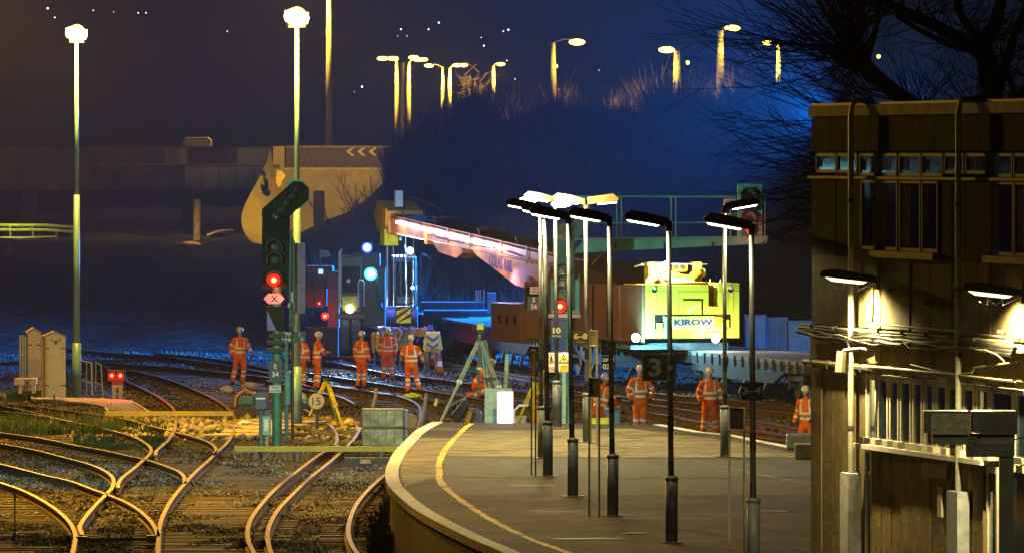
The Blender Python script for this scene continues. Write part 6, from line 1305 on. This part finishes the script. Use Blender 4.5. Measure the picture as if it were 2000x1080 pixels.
for x in (39, 65): MB().b2(f(x-3, 768, .1), f(x+3, 752, .3)).build('leg', m_pc, t_)
t_ = thing('handrail', 'short galvanised handrail frame right of the blue-grey mast', 'handrail', P(180, 775, 300)); f = front(300)
for pts in ([(160, 704), (178, 708), (180, 772)], [(169, 704), (169, 772)], [(180, 708), (180, 750)], [(184, 705), (197, 712), (201, 777)], [(187, 706), (187, 760)], [(160, 740), (178, 748)], [(184, 745), (200, 752)]): MB().tube([f(a, b_) for a, b_ in pts], .02, 6).build('rail', steel, t_)
t_ = thing('walkway_slab', 'pale concrete walkway slab with white edges below the ground signal', 'walkway', PZ(180, 800, 0))
MB().prism([PZ(60, 778, .06), PZ(200, 781, .06), PZ(258, 785, .06), PZ(292, 806, .06), PZ(214, 806, .06), PZ(200, 796, .06), PZ(160, 789, .06), PZ(60, 782, .06)], (0, 0, .06)).build('slab', M('walkway_concrete', (.48, .41, .28), .8, var=.15, scale=2), t_)
for a in (((205, 797), (214, 806)), ((262, 786), (294, 806))): MB().tube([PZ(*a[0], .13), PZ(*a[1], .13)], .04, 4).build('white_edge', white, t_)
def beam(x0, x1, y, label, y1=None):
    a, b_ = PZ(x0, y, .25), PZ(x1, y1 or y, .25); t_ = thing('yellow_beam', label, 'beam', (a.x, a.y, 0)); MB().box((a+b_)/2, ((b_-a).length, .12, .13)).build('beam', M('beam_yellow', (.46, .35, .015), .5, var=.15, scale=1.5), t_)
    n = 4
    for i in range(n): p = a.lerp(b_, (i+.5)/n); MB().box((p.x, p.y+.02, .08), (.08, .1, .2)).build('support', dsteel, t_)
beam(205, 456, 807, 'upper yellow beam lying across the left tracks'); beam(458, 786, 876, 'lower yellow beam crossing in front of the crates')
# crates
for i, (y0, y1, lb_) in enumerate(((871, 836, 'lower of two stacked weathered pale crates'), (834, 799, 'upper of two stacked weathered pale crates'))):
    D = 256; f = front(D); t_ = thing('crate', lb_, 'crate', f(750, y0)); b_ = MB().b2(f(706, y0, 0), f(789, y1, 1.3)).build('box', M('crate_pale_green', (.78, .82, .56), .7, var=.3, scale=2.5, dirt=(.22, .14, .07)), t_, bevel=.01)
    q = [((706, y1+2), (789, y1)), ((706, y0), (789, y0-2.5)), ((706, y0), (709, y1)), ((786, y0), (789, y1))]
    for (xa, ya), (xb, yb) in q: MB().b2(f(xa, max(ya, yb), -.02), f(xb, min(ya, yb), -.002)).build('batten', M('crate_batten', (.40, .30, .16), .7, var=.3), t_)
    for x in (722, 738, 754, 770): MB().b2(f(x-.5, y0-3, -.006), f(x+.5, y1+3, -.001)).build('board_joint', M('crate_joint', (.2, .17, .1), .8), b_)
    MB().b2(f(789, y0, .05), f(796, y1+2, 1.3)).build('side_panel', M('crate_side_blue', (.42, .46, .62), .6), t_)
    MB().b2(f(788.5, y0, -.03), f(790, y1, 0)).build('corner_post', dsteel, t_)
o = MB().cyl(front(259)(800, 822), front(259)(801, 822, .1), .2, .2, 16).build('drum', white); setp(o, 'white round drum end peeping out right of the crates', 'drum')
# ---- tripods
def tripod(apex, feet, D, label, mat, inst=None, w_=.03, extras=None, name='tripod'):
    f = front(D); t_ = thing(name, label, 'tripod', (f(apex[0], 0).x, D, 0)); a = f(*apex)
    for (x, y, dy) in feet:
        q = f(x, y, dy); m_ = a.lerp(q, .5); d = (q-a).normalized(); sd = Vector((1, 0, 0))*.028
        MB().tube([a+sd, m_+sd], w_*.8, 6).tube([a-sd, m_-sd], w_*.8, 6).tube([m_, q], w_, 6).box(m_, (.13, .06, .10)).build('leg', mat, t_)
    MB().cyl(a+V((0, 0, -.03)), a+V((0, 0, .03)), .10, .10, 12).build('head_plate', M('tripod_head_dark', (.05, .08, .08), .5), t_); return t_, f
m_ty = M('tripod_yellow', (.85, .72, .02), .45); m_tg = M('tripod_silver_green', (.50, .60, .50), .35, .4)
tripod((638, 741), [(672, 838, -.3), (663, 842, .5), (604, 812, .2)], 271, 'bright yellow surveying tripod beside the round speed sign', m_ty, w_=.034)
t_, f = tripod((937, 662), [(858, 828, -.6), (935, 775, 1.2), (1012, 850, .3)], 248, 'tall silver-green survey tripod with a lime yellow instrument on top', m_tg, w_=.035)
for (a, b_) in (((944, 664), (966, 832)), ((948, 664), (985, 832)), ((940, 664), (952, 800))): MB().tube([f(*a, .2), f(*b_, .2)], .028, 6).build('stay', M('stay_teal', (.2, .4, .38), .4), t_)
MB().tube([f(874, 793, -.3), f(934, 764, .6)], .02, 6).build('brace', m_tg, t_); MB().tube([f(934, 764, .6), f(968, 785, .2), f(984, 805, .2)], .012, 5).build('brace', m_tg, t_); MB().b2(f(868, 800, -.4), f(880, 792, -.1)).build('clamp', black, t_)
MB().b2(f(945, 741, 0), f(969, 737, .3)).build('spreader', black, t_)
t2 = thing('survey_instrument', 'lime yellow surveying instrument on top of the tall tripod', 'instrument', f(938, 646))
MB().cyl(f(937, 662), f(937, 650), .07, .06, 12).build('tribrach', M('tribrach_dark', (.05, .14, .13), .4), t2); MB().b2(f(931, 644, -.08), f(945, 631, .10)).build('body', M('lime_plastic', (.65, .85, .03), .4), t2, bevel=.03); MB().b2(f(931, 651, -.07), f(946, 643, .08)).build('lower_body', black, t2, bevel=.02)
for x in (932.5, 944): MB().b2(f(x-1.2, 632), f(x+1.2, 626, .06)).build('handle', M('tribrach_dark', (0, 0, 0)), t2)
tripod((1046, 742), [(1008, 832, -.2), (1058, 790, .8), (1040, 845, .3)], 250, 'yellow tripod partly hidden by the leftmost sign frame', m_ty, w_=.03)
# glowing work board, box and pole near the platform end
D = 246; f = front(D); t_ = thing('work_light_board', 'glaring white light panel with pink rim standing behind the platform end', 'light', f(985, 840))
MB().b2(f(972, 832, 0), f(1001, 765, .1)).build('panel', E('light_panel_glow', (1, .97, .98), 4), t_, bevel=.01); MB().b2(f(970, 834, .02), f(1003, 763, .12)).build('rim', M('pink_rim', (.8, .35, .35), .5), t_)
lamp('panel_light', 'SPOT', f(986, 795, -.2), (.75, .95, 1), 500, t_, .2, 165, 1, f(986, 800, -6))
o = thing('pale_crate', 'pale green-white box behind the light panel', 'box', f(960, 840, 1.5)); MB().b2(f(946, 840, 1.2), f(1000, 760, 1.8)).build('box', M('pale_mint', (.45, .6, .5), .6), o, bevel=.02)
o = thing('leaning_post', 'pale green tube post leaning behind the light panel', 'post', f(989, 790, 3)); MB().tube([f(985, 800, 3), f(991, 692, 3)], .055, 10).build('tube', M('mint_tube', (.45, .68, .50), .4), o); MB().cyl(f(990.8, 696, 3), f(991, 690, 3), .065, .065, 10).build('end_cap', M('tribrach_dark', (0, 0, 0)), o)
o = thing('hoop_frame', 'white bent tube hoop beside the light panel', 'frame', f(1020, 840)); MB().tube([f(1003, 840), f(1004, 802), f(1014, 792), f(1032, 791)], .03, 6).build('tube', white, o)
o = thing('bollard_post', 'short blue-green post right of the farthest lamp post', 'post', f(1103, 838, 2)); MB().b2(f(1099, 832, 2), f(1106, 690, 2.1)).build('post', M('mint_tube', (0, 0, 0)), o)
# boxes near bending worker
for (x0, x1, y0, y1, D, m, lb_) in ((1182, 1212, 800, 842, 252, M('tool_blue', (.06, .20, .32), .5), 'blue tool box on the track near the number 5 sign'), (1150, 1190, 816, 850, 247, M('tool_yellow', (.80, .78, .05), .5), 'lime yellow box just beyond the platform end'), (1180, 1200, 796, 806, 255, M('tool_white', (.6, .7, .75), .5), 'pale bag on top of the blue tool box'), (998, 1028, 812, 850, 250, M('tool_white', (0, 0, 0)), 'white sack behind the platform edge beside the hoop'), (1058, 1072, 790, 830, 252, M('tool_deepblue', (.03, .08, .5), .5), 'deep blue case behind the leftmost lamp posts'), (1100, 1108, 770, 835, 250, M('beam_yellow', (0, 0, 0)), 'yellow upright board behind the farthest lamp post')):
    f = front(D); o = thing('tool_box', lb_, 'box', f((x0+x1)/2, y1)); MB().b2(f(x0, y1, 0), f(x1, y0+3, .4)).build('body', m, o, bevel=.03); MB().b2(f(x0-1, y0+4, -.02), f(x1+1, y0, .42)).build('lid', m, o, bevel=.02)
# leaning rusty rails / timbers near the works
m_tim = M('lifted_rail_rust', (.22, .13, .08), .7, var=.3)
for (a, b_, D, w_, lb_) in (((1190, 770), (1245, 812), 268, .09, 'rusty rail length leaning down towards the tool boxes'), ((880, 795), (900, 820), 262, .16, 'tilted black skip edge behind the platform corner'), ((1120, 822), (1178, 826), 252, .10, 'brown timber behind the 6-8 sign frame')):
    f = front(D); o = MB().tube([f(*a), f(*b_)], w_, 6).build('leaning_rail', m_tim if 'skip' not in lb_ else black); setp(o, lb_, 'rail')
f = front(255); t_ = thing('bucket', 'black tipped bucket with orange lip behind the platform corner', 'bucket', f(895, 822)); MB().prism([f(878, 812), f(908, 778), f(915, 792), f(896, 828)], (0, .5, 0)).build('bucket', black, t_, bevel=.03); MB().prism([f(905, 830), f(915, 800), f(923, 805), f(914, 832)], (0, .3, 0)).build('orange_strut', M('strut_orange', (.75, .32, .03), .5), t_)
MB().cyl(f(925, 815, .3), f(926, 815, .8), .22, .22, 14).build('drum', dsteel, t_)
# long handled bars and hand tools stuck in the ballast
for (a, b_, D, mt, lb_) in (((728, 795), (735, 757), 290, M('bar_lilac', (.5, .48, .55), .4), 'bent steel bar standing upright behind the crates'), ((820, 840), (833, 768), 262, M('bar_lilac', (0, 0, 0)), 'taller bar standing left of the platform corner'), ((850, 792), (852, 778), 280, M('mint_tube', (0, 0, 0)), 'small white marker peg behind the platform corner')):
    f = front(D); o = MB().tube([f(*a), f((a[0]+b_[0])/2+2, (a[1]+b_[1])/2), f(*b_)], .06, 6, .045).build('steel_bar', mt); setp(o, lb_, 'bar')
# traffic cones by the chains
for (px, py, lb_) in ((846, 716, 'orange cone with white band standing left of the chains'), (858, 731, 'orange cone with white band standing closer, right of the chains')):
    b_ = PZ(px, py, 0); b_.z = 0; t_ = thing('traffic_cone', lb_, 'traffic cone', b_); MB().lathe(b_+V((0, 0, .03)), [(.17, 0), (.11, .25), (.035, .72)], 14).build('cone', orange, t_, smooth=True); MB().lathe(b_+V((0, 0, .28)), [(.112, 0), (.085, .16)], 14).build('white_band', refl, t_); MB().box(b_+V((0, 0, .02)), (.42, .42, .05)).build('foot', rubber, t_)
# lumps of gear left of the signal: orange drum tool, lilac sacks
f = front(285); t_ = thing('generator', 'orange portable generator with a blue tank on the track bed', 'generator', f(482, 790))
MB().b2(f(462, 792, 0), f(497, 772, .5)).build('tank', M('tank_blue', (.04, .16, .26), .5), t_, bevel=.06); MB().tube([f(458, 792, -.1), f(462, 772, -.1), f(478, 760, -.1), f(498, 770, -.1), f(500, 790, -.1)], .03, 6).tube([f(474, 768), f(479, 757), f(484, 768)], .03, 5).build('frame', M('frame_orange', (.75, .28, .04), .5), t_)
for (x0, x1, y0, y1, D, m, lb_) in ((468, 505, 747, 760, 300, M('lilac_bag', (.50, .42, .62), .7), 'lilac lit sack at the walking worker\'s feet'), (430, 456, 753, 766, 296, M('crumpled_bag', (.55, .5, .55), .7), 'crumpled pale bag beside the curving rail'), (462, 492, 822, 834, 272, M('plastic_bag', (.72, .80, .72), .4), 'crumpled white plastic bag at the end of the stone heap'), (672, 692, 817, 833, 272, M('cream_tub', (.72, .62, .28), .5), 'cream tub beside the foot of the yellow tripod'), (786, 822, 768, 777, 284, M('lime_cloth', (.6, .75, .1), .7), 'lime green cloth lying at the feet of the worker seen from behind'), (575, 600, 768, 790, 276, M('cyan_box', (.2, .5, .6), .5), 'small cyan box behind the mast base')):
    f = front(D); c = f((x0+x1)/2, (y0+y1)/2); rx_, rz2 = (x1-x0)/2/S(D), (y1-y0)/2/S(D); mb = MB().ball(c, (rx_, rx_*.7, rz2), 9, 6); mb.ball(c, (rx_, rx_*.7, -rz2), 9, 6)
    mb.v = [(v[0]+random.uniform(-.04, .04), v[1]+random.uniform(-.04, .04), v[2]+random.uniform(-.03, .03)) for v in mb.v]; o = mb.build('bag' if 'tub' not in lb_ and 'box' not in lb_ else 'tub', m); setp(o, lb_, 'bag' if 'tub' not in lb_ and 'box' not in lb_ else 'container')
# flat yellow plank behind the E34 post, stakes, point rodding
t_ = thing('plywood_sheet', 'yellowish boards lying behind the green-lit signal post', 'boards', PZ(500, 850, 0)); 
for i in range(5): MB().box(PZ(478+i*18, 848-i*5, .1)+V((0, 0, .02*i)), (1.6-.2*i, 3.2, .05), Matrix.Rotation(.25*i-.3, 3, 'Z')).build('board', M('ply_yellow', (.58, .42, .14), .7, var=.2), t_)
rnd = random.Random(3)
for i in range(26):
    px, py = rnd.uniform(560, 690), rnd.uniform(822, 866); p = PZ(px, py, .1); a = rnd.uniform(-.5, .5)
    if i == 0: tt = thing('scrap_timber', 'scattered timber lengths and cable lying in the stones by the speed sign', 'timber', (p.x, p.y, 0))
    MB().box(p, (rnd.uniform(.5, 1.5), .08, .07), Matrix.Rotation(a, 3, 'Z') @ Matrix.Rotation(rnd.uniform(-.2, .2), 3, 'Y')).build('timber', M('scrap_brown', (.30, .2, .1), .8) if i % 2 else M('scrap_yellow', (.6, .45, .14), .8), tt)
for (px, pb, pt, lb_) in ((29, 1056, 962, 'thin dark stake standing in the grass at lower left'), (106, 844, 770, 'thin dark stake between the upper left sidings')):
    b_ = PZ(px, pb, 0); b_.z = 0; t_ = thing('marker_stake', lb_, 'stake', b_); tp = P(px, pt, b_.y); MB().cyl(b_, tp, .012, .012, 6).build('stake', black, t_); MB().cyl(tp-V((0, 0, .16)), tp, .022, .022, 6).build('cap', black, t_); MB().cyl(b_, b_+V((0, 0, .15)), .05, .03, 8).build('foot', black, t_)
a, b_ = PZ(160, 1054, .12), PZ(296, 1052, .12); t_ = thing('point_rodding', 'black point rod joining the switch rails at lower left', 'rod', (a.x, a.y, 0)); MB().tube([a, b_], .035, 6).build('rod', black, t_)
for p in (a, b_): MB().box(p, (.2, .2, .14)).build('crank', dsteel, t_)
# sleepers ends / low yellow block beyond the crossing track
t_ = thing('buffer_timber', 'short timber baulk with a pale block lying below the crates', 'timber', PZ(725, 905, 0)); MB().box(PZ(735, 902, .1), (1.5, .3, .22)).build('baulk', black, t_); MB().box(PZ(714, 900, .12)+V((0, -.3, 0)), (.26, .1, .1)).build('pale_block', wood, t_)
# ================================================================ TREES
m_bark = M('black_bark', (.035, .028, .022), .95, var=.3, scale=3, bump=.4)
def branch(mb, p, d, ln, r, depth, rnd, curl, bias=None, n=6, kids=5, taper=.35):
    pts = [Vector(p)]; d = Vector(d).normalized(); st = ln/n
    for i in range(n):
        d = (d+Vector((rnd.uniform(-1, 1), rnd.uniform(-1, 1)*.7, rnd.uniform(-1, 1)))*.10+Vector((0, 0, curl))*st).normalized(); pts.append(pts[-1]+d*st)
    mb.tube(pts, r, 5 if r > .03 else 3, r*taper)
    if depth > 0:
        for k in range(kids):
            i = rnd.randint(1, n-1); q = pts[i]; dd = (pts[i+1]-pts[i]).normalized()
            side = Vector((rnd.uniform(-1, 1), rnd.uniform(-1, 1)*.7, rnd.uniform(-1, 1))); side = (side-dd*side.dot(dd)).normalized()
            branch(mb, q, dd+side*rnd.uniform(.35, .8), ln*rnd.uniform(.35, .6), max(.006, r*(1-.6*i/n)*.5), depth-1, rnd, curl, None, 5, max(2, kids-1), taper)
    return pts
D = 178; f = front(D); tr = thing('bare_tree', 'large bare pollarded tree black against the blue glow behind the building', 'tree', (f(1935, 0).x, D, 0)); rnd = random.Random(11)
q = MB().tube([V((f(1940, 0).x, D, 0)), f(1940, 400), f(1938, 210), f(1930, 130), f(1918, 85)], .24, 10, .17); q.tube([f(1918, 90), f(1945, 45), f(1955, 0), f(1950, -60)], .13, 8, .09); q.build('trunk', m_bark, tr)
def limb(pts, r0, r1, name='limb'): P3 = smooth_poly([f(*p) for p in pts], 1); MB().tube(P3, r0, 8, r1).build(name, m_bark, tr); return P3
LM = [limb([(1925, 110), (1880, 80), (1830, 52), (1780, 30), (1735, 8), (1700, -20)], .13, .07), limb([(1925, 105), (1900, 60), (1875, 30), (1862, -20)], .10, .06), limb([(1922, 100), (1868, 95), (1800, 62), (1750, 30)], .07, .04),
      limb([(1942, 200), (1965, 120), (1985, 60), (2010, 0)], .10, .06), limb([(1955, 215), (2000, 180), (2060, 90)], .09, .05), limb([(1990, 215), (1972, 150), (1955, 100)], .06, .04)]
l2 = limb([(1800, 212), (1760, 190), (1720, 160), (1690, 132), (1668, 112)], .13, .15); limb([(1795, 215), (1900, 330), (1938, 420)], .13, .12)
limb([(1690, 130), (1712, 60), (1716, 0)], .05, .03)
crown = MB(); knob = f(1672, 116)
MB().ball(knob, (.26, .2, .2), 10, 6).ball(knob+V((-.1, 0, 0)), (.22, .2, -.2), 10, 6).build('pollard_knob', m_bark, tr)
def spray(origin, n, a0, a1, l0, l1, r, curl, depth=1, kids=4):
    for i in range(n):
        a = math.radians(rnd.uniform(a0, a1)); o = origin+V((rnd.uniform(-.2, .2), rnd.uniform(-.3, .3), rnd.uniform(-.2, .2)))
        branch(crown, o, (math.cos(a), rnd.uniform(-.35, .35), math.sin(a)), rnd.uniform(l0, l1), r*rnd.uniform(.6, 1.2), depth, rnd, curl, None, 8, kids, .25)
spray(knob, 64, 95, 205, 1.4, 3.6, .020, .06); spray(knob, 22, 60, 100, 1.2, 2.4, .02, .05); spray(knob, 16, 200, 260, .7, 1.3, .015, .1)
for (ox, oy, nn, a0, a1, l0, l1) in ((1700, 245, 26, 140, 205, 1.8, 3.2), (1680, 330, 26, 150, 215, 1.3, 2.6), (1680, 400, 16, 155, 215, 1.0, 2.2), (1680, 480, 9, 150, 210, .9, 1.5), (1700, 20, 26, 120, 215, 1.5, 2.8), (1720, 200, 20, 120, 180, 1.4, 3.0)):
    o_ = f(ox, oy, 3 if oy > 215 else 0); spray(o_, nn, a0, a1, l0, l1, .016, .10 if oy > 215 else .05)
for lm in LM:
    for p in lm[1:]:
        for k in range(3): a = math.radians(rnd.uniform(-30, 210)); branch(crown, p, (math.cos(a), rnd.uniform(-.4, .4), math.sin(a)), rnd.uniform(.6, 1.7), .014, 1, rnd, .05, None, 6, 4, .3)
spray(f(1800, 225), 30, 40, 150, .7, 1.8, .013, .0); spray(f(1900, 225), 24, 30, 150, .6, 1.6, .012, .0)
o = crown.build('crown', m_bark, tr); o['kind'] = 'stuff'
# small lit tree on the ridge, and scrub in front of the ochre wall
D = 600; f = front(D); rnd = random.Random(5); t2 = thing('small_tree', 'small bare tree lit yellow beside the street lamps on the ridge', 'tree', f(930, 240))
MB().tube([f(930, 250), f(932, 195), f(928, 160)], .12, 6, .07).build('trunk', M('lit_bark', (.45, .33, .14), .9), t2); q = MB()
for i in range(46): a = math.radians(rnd.uniform(20, 250)); branch(q, f(rnd.uniform(905, 950), rnd.uniform(140, 190)), (math.cos(a), .2, math.sin(a)*.8), rnd.uniform(.4, 1.2), .035, 1, rnd, .1, None, 5, 3)
q.build('crown', M('lit_bark', (0, 0, 0)), t2)['kind'] = 'stuff'; lamp('tree_point', 'POINT', f(915, 158, -2.0), (1, .6, .05), 260, t2, .2)  # point light with no lamp body, hung before the small tree
D = 452; f = front(D); 
for (x0, x1, y0, n, lb_, sd) in ((640, 700, 440, 16, 'dark scrubby bush growing left in front of the ochre wall', 1), (690, 765, 425, 26, 'taller dark bush reaching to the wall corner below the jib head', 2), (800, 880, 345, 26, 'pale twiggy bush at the top left of the embankment', 3)):
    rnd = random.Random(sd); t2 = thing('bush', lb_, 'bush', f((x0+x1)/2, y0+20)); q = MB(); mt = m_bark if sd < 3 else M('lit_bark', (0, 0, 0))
    for i in range(n): a = math.radians(rnd.uniform(35, 150)); branch(q, f(rnd.uniform(x0, x1), y0+rnd.uniform(-8, 20)), (math.cos(a), rnd.uniform(-.3, .3), math.sin(a)), rnd.uniform(.8, 2.0), .03, 1, rnd, .02, None, 6, 5)
    q.build('crown', mt, t2)['kind'] = 'stuff'; MB().tube([f((x0+x1)/2, y0+45), f((x0+x1)/2, y0)], .09, 5, .05).build('trunk', mt, t2)
